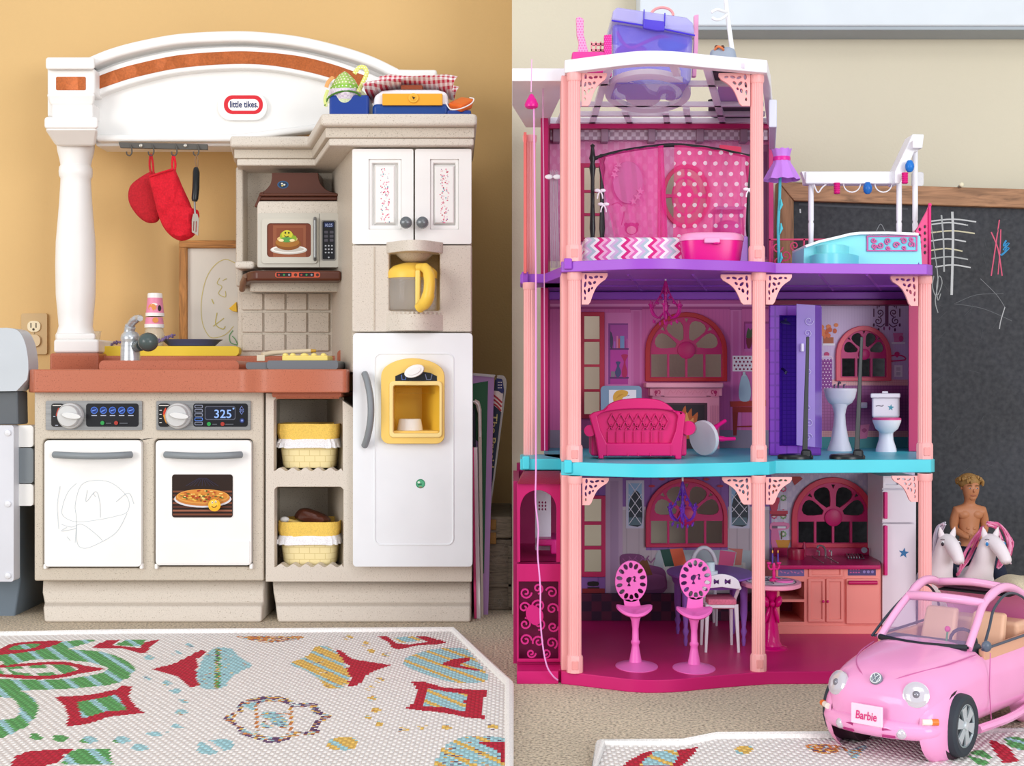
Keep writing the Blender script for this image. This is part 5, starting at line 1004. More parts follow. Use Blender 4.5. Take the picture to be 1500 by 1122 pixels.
# second floor, bathroom
W4 = HoleWall('back_wall'); w4 = W4.root
W4.h.append(arch_window(w4, 1265.5, 33.5, 520, 36, 552.5, 7, 3, (20, 64, 116, 160), M('c22470', .4), M('e0566a', .4)))
W4.cut(R(1142, 436, 1336, 662), M('cdb8da', .5, 'bands', scale=220, hx2='c0a8d0', amt=1))
it = [(R(1196, 564, 1330, 642), M('a85a94', .45, 'grid', scale=190, hx2='8d4880')), (R(1196, 556, 1330, 564.5), M('dfa0a4', .45, 'grid', scale=260, hx2='e8bcb8')), (R(1196, 631, 1330, 640), M('c98a90', .45, 'grid', scale=260, hx2='dca8a4')), (R(1196, 640, 1330, 660), '3f8f94')]
dk_ = '5c2a56'
it += [('l', [(1299, 444), (1299, 478)], 5, '6e3a62')]
for s_ in (-1, 1):
    X = lambda u: 1299+s_*u
    it += [('l', SPIRAL(X(10), 458, 5.5, 1.3, 90, s_), 1.5, dk_), ('l', SPIRAL(X(13), 470, 6, 1.3, -90, -s_), 1.5, dk_), ('l', CAT([(X(2), 448), (X(8), 446), (X(12), 450)], 3), 1.4, dk_), ('l', CAT([(X(3), 474), (X(9), 479), (X(15), 476)], 3), 1.4, dk_), ('l', [(X(19), 452), (X(19), 464)], 1.8, dk_), ('l', [(X(14), 446), (X(14), 452)], 1.2, dk_), (ELL(X(19), 476, 1.5, 2.8, 8), dk_), (ELL(X(12), 483, 1.5, 2.8, 8), dk_), (ELL(X(4), 481, 1.4, 3, 8), '8a4a80')]
it += [(R(1205, 503, 1223, 506), 'e4dfe8'), (R(1206, 494, 1221, 503), 'a8542c')]
rr = random.Random(8)
for i in range(14): it.append((ELL(1214+rr.uniform(-11, 11), 484+rr.uniform(-9, 9), rr.uniform(2.5, 4), rr.uniform(2.5, 4), 8), rr.choice(['d86a34', 'c8562a', 'e0804a'])))
it += [(R(1202, 526, 1219, 569), M('8a3a8c', .5, 'dots', scale=190, hx2='e8c8e0', amt=.2)), (ELL(1211, 519, 4, 3.5, 10), 'b8306c'), ('l', CAT([(1203, 526), (1205, 522), (1217, 522), (1220, 526)], 3), 1.4, 'e4c8dc'), (R(1306, 501, 1326, 504), 'e4e0ea'), ([(1308, 488), (1323, 488), (1320, 501), (1310, 501)], 'd878a8'), (ELL(1320, 496, 3.5, 4.5, 10), 'd0508c'),
       ('l', CAT([(1302, 528), (1306, 521), (1321, 521), (1326, 527), (1303, 529)], 3), 2, 'd02c74'), (CAT([(1310, 518), (1314, 515), (1318, 518), (1314, 524)], 2, True), 'd02c74'), (R(1310, 535, 1322, 552), 'e6e2ea'), (R(1313, 538, 1319, 543), 'c8c4d0'), (R(1313, 545, 1319, 550), 'c8c4d0'),
       ([(1258, 623), (1274, 621), (1270, 642), (1260, 643)], 'cf6a9a'), (CAT([(1262, 630), (1266, 627), (1270, 630), (1266, 634)], 2, True), 'a83a74')]
printed('bathroom_print', w4, BD-.0004, it, step=.00002)
MB().pbox(1258, 589, 1271, 598, 2.285, 2.30).b('paper_roll', M('efe8ee', .6), w4, bev=.002)
sidew = MB().prism([(1331, 2.18), (1345, 2.18), (1348, 2.31), (1331, 2.31)], Z2, Z3A).b('side_wall', MAG, H, bev=.001)
MB().prism([(792, 2.20), (803, 2.20), (806, 2.31), (792, 2.31)], Z2, Z3A).b('side_wall', MAG, H, bev=.001); MB().prism([(792, 2.20), (803, 2.20), (806, 2.31), (792, 2.31)], Z3, Z4A).b('side_wall', MAG, H, bev=.001)
MB().prism([(1126, 2.28), (1133, 2.28), (1133, 2.31), (1126, 2.31)], Z3, Z4A).b('side_wall', M('cc2a74', .4), H, bev=.001)
MB().pbox(1128, 440, 1340, 446, 2.26, 2.30).b('wall_cap', M('8a1044', .4), H)
# third floor, bedroom
W5 = HoleWall('back_wall'); w5 = W5.root
def oval_ring(cx, cy, rx, ry): return ELL(cx, cy, rx, ry, 32)
W5.h.append(oval_ring(1005, 287, 30, 41)); W5.h.append(grid_window(w5, 856, 879, ((245, 278), (282, 312), (316, 348)), 850, 884, 239, 353, M('c42c62', .4)))
W5.cut(R(800, 186, 1132, 382), M('e089b8', .5, 'damask', scale=330, hx2='e59cc4'))
MB().plate(oval_ring(1005, 287, 36, 47), [oval_ring(1005, 287, 30, 41)], BD-.006, .008).b('window_surround', M('d03a68', .4), w5, bev=.001)
qs = []
for a0 in (0, 90, 180, 270):
    qs.append(ELL(1005, 287, 30, 41, 8, a0+4, a0+86)+ELL(1005, 287, 21, 29, 8, a0+86, a0+5)); qs.append(ELL(1005, 287, 18.5, 26, 8, a0+6, a0+84)+ELL(1005, 287, 11.5, 16, 6, a0+82, a0+8))
MB().plate(oval_ring(1005, 287, 30.5, 41.5), qs, BD-.004, .006).b('window_lattice', M('cf2e74', .4), w5)
fz = MB().pbox(806, 189, 1130, 205, 2.285, 2.30).b('frieze', M('a58a9c', .35, 'check', scale=140, hx2='cdbccb'), w5, bev=.001)
for x in (815, 886, 955, 1026, 1090): MB().pbox(x-5.5, 188, x+5.5, 208, 2.278, 2.30).b('frieze_block', M('96788c', .4), w5, bev=.002)
MB().pbox(804, 181, 1132, 188, 2.27, 2.31).b('wall_cap', MAG, w5)
mr = MB().plate(ELL(920, 267, 22, 31, 30), (), 2.292, .006).b('wall_mirror', M('c490b8', .25), w5, bev=.001)
for x, y in ((903, 248), (900, 256), (906, 242), (934, 288), (938, 280), (928, 295)): MB().plate(STAR(x, y, 6, x), (), 2.289, .003).b('mirror_flower', M('e8a4cc', .4), mr)
it = [('l', CAT([(896, 300), (905, 297), (912, 303), (914, 312), (910, 330)], 4), 1.6, 'c8508c'), (ELL(913, 306, 4, 4, 10), 'e8b0d0'), (ELL(925, 335, 10, 9, 18), 'c43a80'), (ELL(925, 337, 7, 6, 16), 'eab0c4'), (ELL(917, 329, 3, 3, 10), 'c43a80'), (ELL(933, 329, 3, 3, 10), 'c43a80')]
printed('doorway_print', w5, BD-.0004, [(R(1085, 212, 1128, 380), 'a87a9c'), (R(1092, 222, 1124, 376), '8a5880'), ([(1086, 212), (1098, 212), (1098, 360), (1086, 360)], 'd8a4c4')], step=.00003)
printed('bedroom_print', w5, BD-.0004, it, step=.00003)
# white roof frame
loopo = front(827, 1.888, 1.836, 1124, 1.888)+[(1129, 1.98), (1134, 2.31), (796, 2.31), (798, 2.02), (826, 1.95)]
loopi = front(838, 1.905, 1.853, 1113, 1.905)+[(1117, 1.98), (1124, 2.295), (806, 2.295), (808, 2.03), (838, 1.96)]
lp = lambda pl, z: [Vector(((x-CX)*d/F, d-CD, z)) for x, d in pl]
roof = MB().slab([lp(loopo, Z4A), lp(loopi, Z4A)], Vector((0, 0, Z4-Z4A))).b('roof_frame', RWH, H, bev=.0015)
def zpt(x, y, z=.848): v = PZ(x, y, z); return v
def roofbar(x0, y0, x1, y1, w=.010):
    a, b_ = zpt(x0, y0), zpt(x1, y1); t = (b_-a).normalized(); n = Vector((-t.y, t.x, 0))*w/2
    MB().slab([[a+n, b_+n, b_-n, a-n]], Vector((0, 0, .007))).b('roof_slat', M('f4ecf6', .35, 'translucent', amt=.5), roof)
for b4 in ((856, 104, 818, 186), (893, 98, 866, 186), (975, 166, 978, 186), (1034, 97, 1060, 186), (1085, 100, 1115, 186), (915, 164, 925, 186), (1005, 160, 1010, 186), (985, 96, 992, 112), (838, 156, 1118, 156), (836, 170, 1120, 170), (845, 126, 893, 124), (1008, 126, 1110, 126), (840, 180, 1122, 180)): roofbar(*b4)
oc, orx, ory = (949, 137), 63, 29
MB().slab([[zpt(x, y) for x, y in ELL(949, 137, 63, 29, 40)], [zpt(x, y) for x, y in ELL(949, 138, 51, 21.5, 40)]], Vector((0, 0, .007))).b('roof_oval', M('f4ecf6', .35, 'translucent', amt=.5), roof)
# ponytail head emblem inside the oval
head = CAT([(905, 128), (920, 121), (935, 122), (944, 128), (950, 136), (962, 140), (966, 133), (975, 131), (985, 134), (990, 142), (984, 148), (975, 146), (980, 141), (974, 137), (968, 141), (966, 148), (955, 155), (935, 157), (918, 148), (916, 140), (906, 135)], 4, True)
MB().slab([[zpt(x, y) for x, y in head]], Vector((0, 0, .006))).b('roof_emblem', M('f4ecf6', .35, 'translucent', amt=.5), roof)
# side wing of the roof
MB().prism([(750, 1.93), (828, 1.93), (828, 1.97), (800, 2.28), (770, 2.28), (750, 2.1)], Z4A-.002, Z4-.002).b('roof_wing', RWH, roof, bev=.001)
MB().prism([(1126, 2.05), (1138, 2.05), (1136, 2.25), (1127, 2.25)], .80, .842).b('gutter', M('dfe2f4', .35), roof, bev=.002)
# ------------------------------------------------------------------ lift on the left side
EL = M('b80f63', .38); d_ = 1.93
lf = MB().plate([(757, 708), (821, 708), (821, 823), (757, 823)], [[(762, 823), (762, 745)]+CAT([(763, 738), (769, 726), (781, 719), (795, 719), (808, 727), (814, 738)], 3)+[(815, 745), (815, 823)]], d_, .008).b('lift_arch', EL, H, bev=.001)
MB().loft([[P(x, y, d) for x, y, d in ((757, 709, 1.92), (821, 709, 1.92), (821, 706, 2.10), (757, 706, 2.10))], [P(x, y, d) for x, y, d in ((768, 690, 1.96), (821, 690, 1.96), (821, 688, 2.08), (768, 688, 2.08))]]).b('lift_roof', M('8c1038', .5, 'cloth'), H, bev=.002)
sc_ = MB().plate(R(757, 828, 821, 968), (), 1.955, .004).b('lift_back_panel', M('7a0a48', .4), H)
lr = MB()
lg_ = MB().plate(R(757, 826, 821, 970), [R(760, 852, 818, 965)], 1.93, .006).b('lift_gate', EL, H, bev=.001)
rr = random.Random(6)
for i, (cx, cy, r_, a0, sg) in enumerate(((770, 868, 9, 0, 1), (788, 862, 8, 90, -1), (808, 868, 9, 200, 1), (768, 890, 9, 45, -1), (789, 888, 10, 180, 1), (809, 892, 9, 20, -1), (769, 914, 9, 270, 1), (790, 914, 9, 100, -1), (810, 918, 8, 0, 1), (770, 938, 9, 0, -1), (789, 940, 9, 160, 1), (808, 942, 9, 60, -1), (778, 957, 7, 0, 1), (800, 957, 7, 120, -1))):
    MB().ribbon(SPIRAL(cx, cy, r_, 1.35, a0, sg, 18), 2.4, 1.931, .004).b('lift_scroll', M('c4267c', .38), lg_)
MB().plate(CAT([(771, 893), (778, 886), (788, 890), (795, 897), (795, 908), (784, 916), (772, 906)], 3, True), (), 1.929, .004).b('lift_heart', M('c01a72', .38), lg_)
MB().prism([(757, 1.935), (821, 1.935), (821, 2.2), (757, 2.2)], zat(832, 1.935), zat(826, 1.935)).b('lift_sill', EL, H, bev=.001)
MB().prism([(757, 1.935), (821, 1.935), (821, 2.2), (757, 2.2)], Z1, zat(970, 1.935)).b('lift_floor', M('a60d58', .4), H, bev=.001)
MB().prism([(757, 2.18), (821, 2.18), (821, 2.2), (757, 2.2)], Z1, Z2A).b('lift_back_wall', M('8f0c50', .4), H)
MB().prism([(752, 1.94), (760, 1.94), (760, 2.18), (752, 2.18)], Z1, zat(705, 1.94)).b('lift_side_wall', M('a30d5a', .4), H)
tagit(MB().plate(RR(784, 718, 807, 806, 2), [ELL(790+(i % 3)*4.5, 736+(i//3)*5, 1.4, 1.9, 6) for i in range(9)], 2.03, .006).b('white_lift_panel', M('d6d2e0', .4)), 'white cut-out plastic panel standing inside the magenta lift', 'panel')
tagit(MB().hexa((786, 790, 816, 800), 2.00, (790, 780, 818, 792), 2.08).pbox(806, 795, 817, 812, 2.0, 2.02).b('lift_chair', M('d42484', .35), bev=.003), 'small magenta chair in the lift beside the white panel', 'chair')
# cords of the lift
c1 = thing('pull_cord', 'long pink pull cord with magenta bead hanging down the lift side', 'cord', P(790, 990, 1.9))
MB().ptube(CAT([(779, 87, 1.915), (778.5, 110, 1.915), (778, 135, 1.915)], 3), .9, 6).b('upper_cord', M('ecb4dc', .6), c1)
MB().plathe([(0, 137), (3, 139), (7, 146), (10.3, 153), (9.5, 157), (6, 159), (0, 160)], 778.5, 1.915, 16).b('bead', M('d6148a', .3), c1)
MB().ptube(CAT([(782, 158, 1.915), (783, 260, 1.91), (785, 420, 1.90), (785, 600, 1.89), (785, 690, 1.885), (784.5, 735, 1.88), (788.5, 775, 1.88), (787.5, 810, 1.88), (791.5, 860, 1.875), (791.5, 905, 1.873), (795, 945, 1.87), (801, 975, 1.87), (810, 990, 1.875), (817, 996, 1.882)], 5), 1.25, 6).b('lower_cord', M('e39ad6', .6), c1)
tagit(MB().ptube(CAT([(795.5, 106, 1.98), (795.5, 180, 1.98), (797, 300, 1.98), (797.5, 500, 1.985), (798, 660, 1.99)], 4), .9, 6).b('pull_cord', M('dca0cc', .6)), 'thin straight pink cord between the lift pillar and magenta wall', 'cord')
# ------------------------------------------------------------------ things on the ground floor
fy1 = lambda d: CY+(CH-Z1)*F/d
fy2 = lambda d: CY+(CH-Z2)*F/d
STP = M('ea6fc0', .35)
EMB_ = lambda cx, cy, s: [CAT([(cx-5*s, cy-3*s), (cx-1*s, cy-6*s), (cx+2*s, cy-4*s), (cx+1*s, cy), (cx-1*s, cy+3*s), (cx+1*s, cy+7*s), (cx-4*s, cy+7*s), (cx-2*s, cy+3*s), (cx-5*s, cy+1*s)], 2, True),
                         CAT([(cx+3.2*s, cy-5*s), (cx+6*s, cy-7*s), (cx+8*s, cy-5*s), (cx+7*s, cy-1*s), (cx+9*s, cy), (cx+6*s, cy+1.5*s), (cx+4.6*s, cy-1*s), (cx+6*s, cy-4.6*s)], 2, True)]
def stool(bx, sx, ox, oy, by, label):
    d = (CH-Z1)*F/(by-CY); t = thing('bar_stool', label, 'stool', P(bx, by, d), 'pink stools on the magenta floor'); dy = by-974.5
    MB().plathe([(31, by), (31, by-1), (20, by-4), (9, by-7)], bx, d, 36, sy=1.4).b('foot', STP, t)
    st_ = MB().plathe([(10, by-4), (8.5, by-12), (5.6, by-28), (5.2, by-32), (6.6, by-34.5), (6.6, by-37), (5, by-39), (4.6, by-55), (6, by-66), (9, by-76), (10, by-80)], (bx+sx)/2, d, 28).b('stem', STP, t)
    zs = zat(by-80, d); k = d/F; n = 26; top_ = []
    ring = [(math.cos(2*math.pi*i/n), math.sin(2*math.pi*i/n)) for i in range(n)]
    def seat_r(s, dz_): return [Vector((xat(sx, d)+c*26.5*k*s, d-CD+q*.026*s, zs+dz_+.006*abs(c)**2*s-.003*(q < 0)*abs(q))) for c, q in ring]
    MB().loft([seat_r(.2, -.004), seat_r(.9, -.002), seat_r(1, 0), seat_r(1, .003), seat_r(.95, .004), seat_r(.2, .002)]).b('seat', STP, t)
    d2 = d+.022; hs = []
    for i in range(14):
        a = i*2*math.pi/14+.2; hs.append(ELL(ox+17.5*math.cos(a), oy+23.5*math.sin(a), 3.0, 4.6, 8, rot=math.degrees(a)+90))
    hs += EMB_(ox-1.5, oy-.5, 1.05)
    MB().plate(ELL(ox, oy, 23.6, 30.5, 36), hs, d2, .004).b('backrest', STP, t, bev=.0005)
    MB().plate([(ox-11, oy+26), (ox+11, oy+26), (sx+13, by-78), (sx-13, by-78)], (), d2, .004).b('back_neck', STP, t, bev=.0005)
stool(932.5, 929, 924.5, 851.7, 976, 'pink pedestal stool with cut-out oval back, left of the pair')
stool(1016.5, 1017, 1019, 848.5, 979, 'pink pedestal stool with cut-out oval back, in front of the white chair')
# dining table
LIL = M('8e5cba', .38); td = 2.12; zt_ = .416-277*td/2000
dtb = thing('dining_table', 'purple oval doll dining table behind the pink stools', 'table', (xat(1040, td), td-CD, Z1))
MB().lathe([(.0, zt_-.016), (.057, zt_-.016), (.06, zt_-.006), (.066, zt_-.003), (.0665, zt_), (0, zt_+.001)], (xat(1040, td), td-CD, 0), 40, sy=1.4).b('tabletop', LIL, dtb)
for lx, ly in ((-.044, -.05), (.044, -.05), (-.044, .05), (.044, .05)):
    x, y = xat(1040, td)+lx, td-CD+ly; MB().lathe([(.002, Z1), (.0035, Z1+.008), (.0025, Z1+.014), (.005, Z1+.022), (.003, Z1+.028), (.0055, Z1+.05), (.006, zt_-.012)], (x, y, 0), 12).b('leg', LIL, dtb)
# white chairs
def white_chair(label, cx, d, yb0, yt, seatpink=True):
    c = thing('dining_chair', label, 'chair', P(cx, yb0, d), 'white dining chairs'); W_ = M('e9e4ee', .38); z0_ = Z1
    k = d/F; x = xat(cx, d); y = d-CD; zs = zat(886, d); zt2 = zat(yt, d)
    MB().plate([(cx-27, yt+20), (cx-26, yt+12)]+CAT([(cx-24, yt+7), (cx-14, yt+1), (cx, yt-1), (cx+14, yt+2), (cx+24, yt+9), (cx+27, yt+20)], 3)+[(cx+22, yt+21), (cx, yt+18), (cx-22, yt+20)], [CAT([(cx-12, yt+6), (cx-8, yt+9), (cx-5, yt+7), (cx-5, yt+14), (cx-8, yt+12), (cx-12, yt+14)], 2, True), CAT([(cx+4, yt+6), (cx+8, yt+9), (cx+12, yt+6), (cx+12, yt+14), (cx+8, yt+12), (cx+4, yt+14)], 2, True)], d, .004).b('backrest', W_, c, bev=.0008)
    for s_ in (-1, 1):
        MB().tube(CAT([(x+s_*26*k, y+.002, zt2-20*k), (x+s_*26*k, y+.012, (zt2+zs)/2), (x+s_*22*k, y+.03, zs)], 4), .0026, 8).b('arm', W_, c)
        for yy, sp_ in ((.0, 1.0), (.05, .95)): MB().tube([(x+s_*21*k, y+.004+yy, zs), (x+s_*(24*k)*sp_, y+yy*1.15, Z1)], [.0034, .002], 8).b('leg', W_, c)
    MB().box(x-22*k, x+22*k, y+.002, y+.055, zs-.006, zs).b('seat_frame', W_, c, bev=.002)
    MB().puff([(cx-21, 879), (cx+21, 879), (cx+21, 892), (cx-21, 892)], d+.03, .001).box(x-20*k, x+20*k, y+.001, y+.05, zs, zs+.008).b('cushion', M('d9718f', .7, 'cloth'), c, bev=.003)
    return c
white_chair('white doll chair with pink cushion and bow cut-outs at the purple table', 1058, 2.02, 953, 842)
ac = thing('dining_chair', 'white hoop-backed doll chair on the far side of the purple table', 'chair', P(1031, fy1(2.255), 2.255), 'white dining chairs')
MB().ptube([(1031+17*math.cos(math.radians(a)), 828-26*math.sin(math.radians(a)), 2.255) for a in range(-10, 191, 10)], 3, 10).b('hoop_back', M('dcd8e4', .4), ac)
zs_ = zat(872, 2.25); MB().box(xat(1012, 2.25), xat(1050, 2.25), 2.235-CD, 2.275-CD, zs_-.006, zs_).b('seat', M('dcd8e4', .4), ac, bev=.002)
for s_ in (1014, 1048):
    MB().tube([(xat(s_, 2.25), 2.255-CD, zat(830, 2.25)), (xat(s_, 2.25), 2.255-CD, zs_)], .003, 8).b('back_post', M('dcd8e4', .4), ac)
    for q in (2.24, 2.27): MB().tube([(xat(s_, 2.25), q-CD, zs_), (xat(s_, 2.25), q-CD, Z1)], [.0034, .002], 8).b('leg', M('dcd8e4', .4), ac)
ck = thing('toy_cake', 'small tiered pale blue white cake on the purple table', 'cake', P(1040, 845, 2.08))
MB().plathe([(10.5, 847), (10.5, 836), (0, 836)], 1041, 2.08, 20).b('lower_tier', M('dfe6ee', .45), ck); MB().plathe([(7, 836), (7, 824), (6, 823), (0, 823)], 1040, 2.08, 20).b('upper_tier', M('d4e2ea', .45), ck)
# round bar table with bow
bt = thing('bar_table', 'round pink bar table with glossy magenta bow pedestal beside the middle pillar', 'table', P(1129, fy1(2.05), 2.05)); bz = .416-290*2.05/2000; bx_ = xat(1129, 2.05); by_ = 2.05-CD
MB().lathe([(0, bz-.008), (.040, bz-.008), (.0445, bz-.006), (.0445, bz-.0005), (.042, bz), (0, bz)], (bx_, by_, 0), 40, sy=1.25).b('tabletop', M('ef9cb8', .38), bt)
dk = MB(); rr = random.Random(12)
def ringz(r0, r1, z): return dk.slab([[Vector((bx_+r0*math.cos(a*.157), by_+1.25*r0*math.sin(a*.157), z)) for a in range(40)], [Vector((bx_+r1*math.cos(a*.157), by_+1.25*r1*math.sin(a*.157), z)) for a in range(40)]], Vector((0, 0, .0003)))
ringz(.0375, .036, bz)
for i in range(18):
    a = rr.random()*6.28; r0 = rr.uniform(.005, .034); pts = [Vector((bx_+(r0*math.cos(a)+.008*math.cos(q)), by_+1.2*(r0*math.sin(a)+.008*math.sin(q)), bz+.0004)) for q in [j*.5+i for j in range(8)]]
    pts = [p for p in pts if math.hypot(p.x-bx_, (p.y-by_)/1.25) < .036]
    if len(pts) > 2: dk.tube(pts, .0006, 5)
MB().slab([[Vector((bx_+.036*math.cos(a*.157), by_+.045*math.sin(a*.157), bz+.0001)) for a in range(40)]], Vector((0, 0, .0002))).b('top_inlay', M('e7d7e2', .4), bt)
dk.b('top_pattern', M('2c2440', .4), bt)
GM = M('cc0c74', .12)
MB().lathe([(.024, Z1), (.024, Z1+.002), (.016, Z1+.005), (.0125, Z1+.012), (.0105, Z1+.03), (.009, Z1+.045), (.0075, Z1+.06), (.009, bz-.012), (.012, bz-.007)], (bx_+.001, by_, 0), 28).b('pedestal', GM, bt)
zb_ = Z1+.068
for s_ in (-1, 1):
    MB().ball((bx_+s_*.0095, by_-.011, zb_+.004), .0085, .005, .009, 14, axis=(s_*.35, 0, 1)).b('bow_loop', GM, bt); MB().ball((bx_+s_*.007, by_-.010, zb_-.016), .0048, .003, .013, 12, axis=(-s_*.25, 0, 1)).b('bow_tail', GM, bt)
MB().ball((bx_, by_-.014, zb_+.001), .0042, .004, .0045, 12).b('bow_knot', GM, bt)
MB().lathe([(0, 0), (.012, 0), (.0125, .0025), (.011, .0025), (0, .0012)], (bx_+.018, by_-.012, bz+.0006), 24, sx=1.1).b('tmp', M('e66cb6', .35)).name = 'pink_plate'
tagit(bpy.data.objects['pink_plate'], 'small pink plate lying on the round bar table', 'plate')
cn = thing('candelabra', 'magenta candelabra with two purple candles on the round bar table', 'candelabra', (bx_+.004, by_+.0, bz))
cx_, cy_ = bx_+.004, by_-.004
MB().lathe([(.007, bz+.0007), (.006, bz+.004), (.0022, bz+.006), (.0028, bz+.012), (.0018, bz+.018), (.003, bz+.022), (.0015, bz+.028)], (cx_, cy_, 0), 14).b('stem', HOT, cn)
for s_ in (-1, 1):
    MB().tube(CAT([(cx_, cy_, bz+.02), (cx_+s_*.005, cy_, bz+.018), (cx_+s_*.008, cy_, bz+.022), (cx_+s_*.0075, cy_, bz+.027)], 4), .0014, 8).b('arm', HOT, cn)
    MB().lathe([(.001, bz+.024), (.0035, bz+.027), (.0035, bz+.029), (.0015, bz+.029)], (cx_+s_*.0075, cy_, 0), 10).b('cup', HOT, cn)
for s_ in (-.1, .75):
    x = cx_+s_*.0095-.001; cd_ = MB().lathe([(.0012, bz+.027), (.0012, bz+.042), (0, bz+.042)], (x, cy_, 0), 8).b('candle', M('5a3a9c', .4), cn); MB().ball((x, cy_, bz+.0445), .0009, .0009, .0026, 8).b('flame', M('f2b45a', .4), cn)
# kitchen unit
KP = M('ec8f86', .42); kd = 2.17; ku = thing('doll_kitchen_unit', 'salmon doll kitchen cabinets with magenta worktop and sink', 'kitchen unit', P(1210, fy1(2.2), 2.2))
zk_ = zat(827, kd)
MB().prism([(1136, kd-.008), (1290, kd-.008), (1288, 2.296), (1136, 2.296)], zat(833, kd), zk_).b('worktop', M('b3125c', .3), ku, bev=.0015)
MB().pbox(1134, 803, 1287, 815, 2.285, 2.296).b('splashback', M('a80f50', .4), ku)
MB().plate(R(1137, 832, 1290, 918), [R(1142, 852, 1178, 878), R(1142, 882, 1178, 911)], kd, .006).b('front_frame', KP, ku, bev=.0006)
MB().pbox(1137, 832, 1290, 918, 2.28, 2.295).b('unit_back', M('9a1450', .5), ku); MB().pbox(1137, 832, 1142, 918, kd+.006, 2.28).b('unit_side', KP, ku); MB().pbox(1180, 832, 1290, 918, kd+.006, 2.28).b('unit_body', KP, ku)
MB().pbox(1137, 878, 1180, 882, kd+.006, 2.28).b('shelf', KP, ku); MB().pbox(1137, 911, 1180, 917, kd+.006, 2.28).b('shelf', KP, ku)
MB().pbox(1136, 917, 1291, 924, kd-.003, 2.27, zb=Z1).b('kickboard', KP, ku, bev=.0006)
MB().plate(R(1185, 830.5, 1235, 845), [R(1189, 834, 1231, 842)], kd-.003, .005).b('drawer_front', KP, ku, bev=.0006)
for xa, xb, kx in ((1184, 1208.5, 1206), (1210.5, 1236, 1212.5)):
    dr2 = MB().plate(R(xa, 848, xb, 911), [R(xa+4, 852, xb-4, 907)], kd-.004, .006).pbox(xa+3, 851, xb-3, 908, kd-.0015, kd+.002).b('cabinet_door', KP, ku, bev=.0006)
    MB().pball(kx, 881, kd-.006, 2, 2, 2, 10).b('knob', HOT, dr2)
dw = MB().plate(R(1240, 848, 1288, 914), (), kd-.005, .007).b('dishwasher_door', KP, ku, bev=.001)
MB().ptube([(1243, 853.5, kd-.008), (1285, 853.5, kd-.008)], 3, 10).b('handle', M('c0185c', .35), dw)
pv = [(R(1242, 832, 1283, 843), '4a3a70')]+[('l', [(1245+i*4, 834.5+j*4), (1247.5+i*4, 834.5+j*4)], 1.6, 'c0508c') for i in range(4) for j in range(2)]+[(ELL(1266+i*6, 837.5, 2.2, 2.2, 10), '8a7ab8') for i in range(3)]
printed('control_print', ku, kd-.0004, pv, step=.00003); printed('control_print', ku, kd-.0004, [(R(1140, 833, 1178, 844), '6a5c98')]+[('l', [(1143+i*5, 836+i % 3*2), (1146+i*5, 839)], 1.6, 'b86aa0') for i in range(7)], step=.00003)
for xa, xb in ((1190, 1206), (1211, 1227)):
    p0, p1 = PZ(xa, 815, zk_+.0006), PZ(xb, 824.5, zk_+.0006); MB().slab([[Vector((p0.x, p1.y, zk_)), Vector((p1.x, p1.y, zk_)), Vector((p1.x, p0.y, zk_)), Vector((p0.x, p0.y, zk_))]], Vector((0, 0, .0012))).b('sink_basin', M('b9b6b4', .25, metal=.4), ku, bev=.0005)
MB().ptube(CAT([(1209, 817, 2.27), (1209, 806, 2.268), (1205, 800, 2.262), (1199, 799.5, 2.25), (1197, 803, 2.247)], 4), 1.5, 8).b('tap', M('a8a2a8', .2, metal=.6), ku)
for x in (1199, 1217): MB().ptube([(x+1, 814, 2.272), (x+1, 807, 2.272), (x-2, 807, 2.268)], 1.1, 6).b('tap_handle', M('a8a2a8', .2, metal=.6), ku)
dr3 = thing('dish_rack', 'small grey dish rack on the magenta doll worktop', 'dish rack', P(1250, 820, 2.25))
zz_ = zk_+.002
for i in range(5): MB().ptube([(1240+i*4, 811, 2.265), (1243+i*4, 816, 2.235), (1243+i*4, 818, 2.235)], .9, 6).b('rack_wire', M('7d7880', .3, metal=.4), dr3)
MB().tube([PZ(1240, 812, zz_), PZ(1262, 812, zz_), PZ(1266, 818.5, zz_), PZ(1243, 818.5, zz_)], .001, 6, closed=True).b('rack_base', M('7d7880', .3, metal=.4), dr3)
tagit(MB().lathe([(0, 0), (.0048, 0), (.005, .001), (.003, .0014), (0, .0012)], P(1266, 806, 2.262), 20, axis=(-.2, -.9, .35)).b('rack_plate', M('8f8a9c', .35)), 'tiny grey plate leaning beside the dish rack', 'plate')
tagit(MB().plathe([(12, 819), (13, 806), (12, 803), (10.5, 803), (11, 816), (0, 817)], 1166, 2.24, 20).b('cooking_pot', M('96103a', .3)), 'dark red toy cooking pot on the doll worktop', 'pot')
tagit(MB().plathe([(3, 816), (3, 800), (1.6, 797), (1.6, 794), (0, 794)], 1178, 2.27, 12).b('soap_bottle', M('a01848', .3)), 'small dark pink bottle beside the doll sink', 'bottle')
# fridge
fr = thing('doll_fridge', 'white doll fridge freezer with magenta handles and blue star', 'fridge', P(1316, fy1(2.2), 2.2)); FW = M('e6dce6', .38)
MB().pbox(1292, 697, 1342, 920, 2.205, 2.295, zb=Z1).b('body', FW, fr, bev=.001)
f1 = MB().plate(RR(1292.5, 718, 1341.5, 765, 2), (), 2.195, .01).b('freezer_door', FW, fr, bev=.001); f2 = MB().plate(RR(1292.5, 767.5, 1341.5, 918, 2), (), 2.195, .01).b('fridge_door', FW, fr, bev=.001)
MB().plate(R(1293.5, 697, 1341, 715), [R(1297, 699, 1316, 710)], 2.2, .006).b('top_cupboard', FW, fr, bev=.0006)
MB().pbox(1295.5, 721, 1300.5, 760, 2.187, 2.195).b('handle', HOT, f1, bev=.001); MB().pbox(1295.5, 770, 1300.5, 843, 2.187, 2.195).b('handle', HOT, f2, bev=.001)
printed('blue_star', f2, 2.1948, [(STAR(1324, 810, 8, 8), '2c6ea4')])
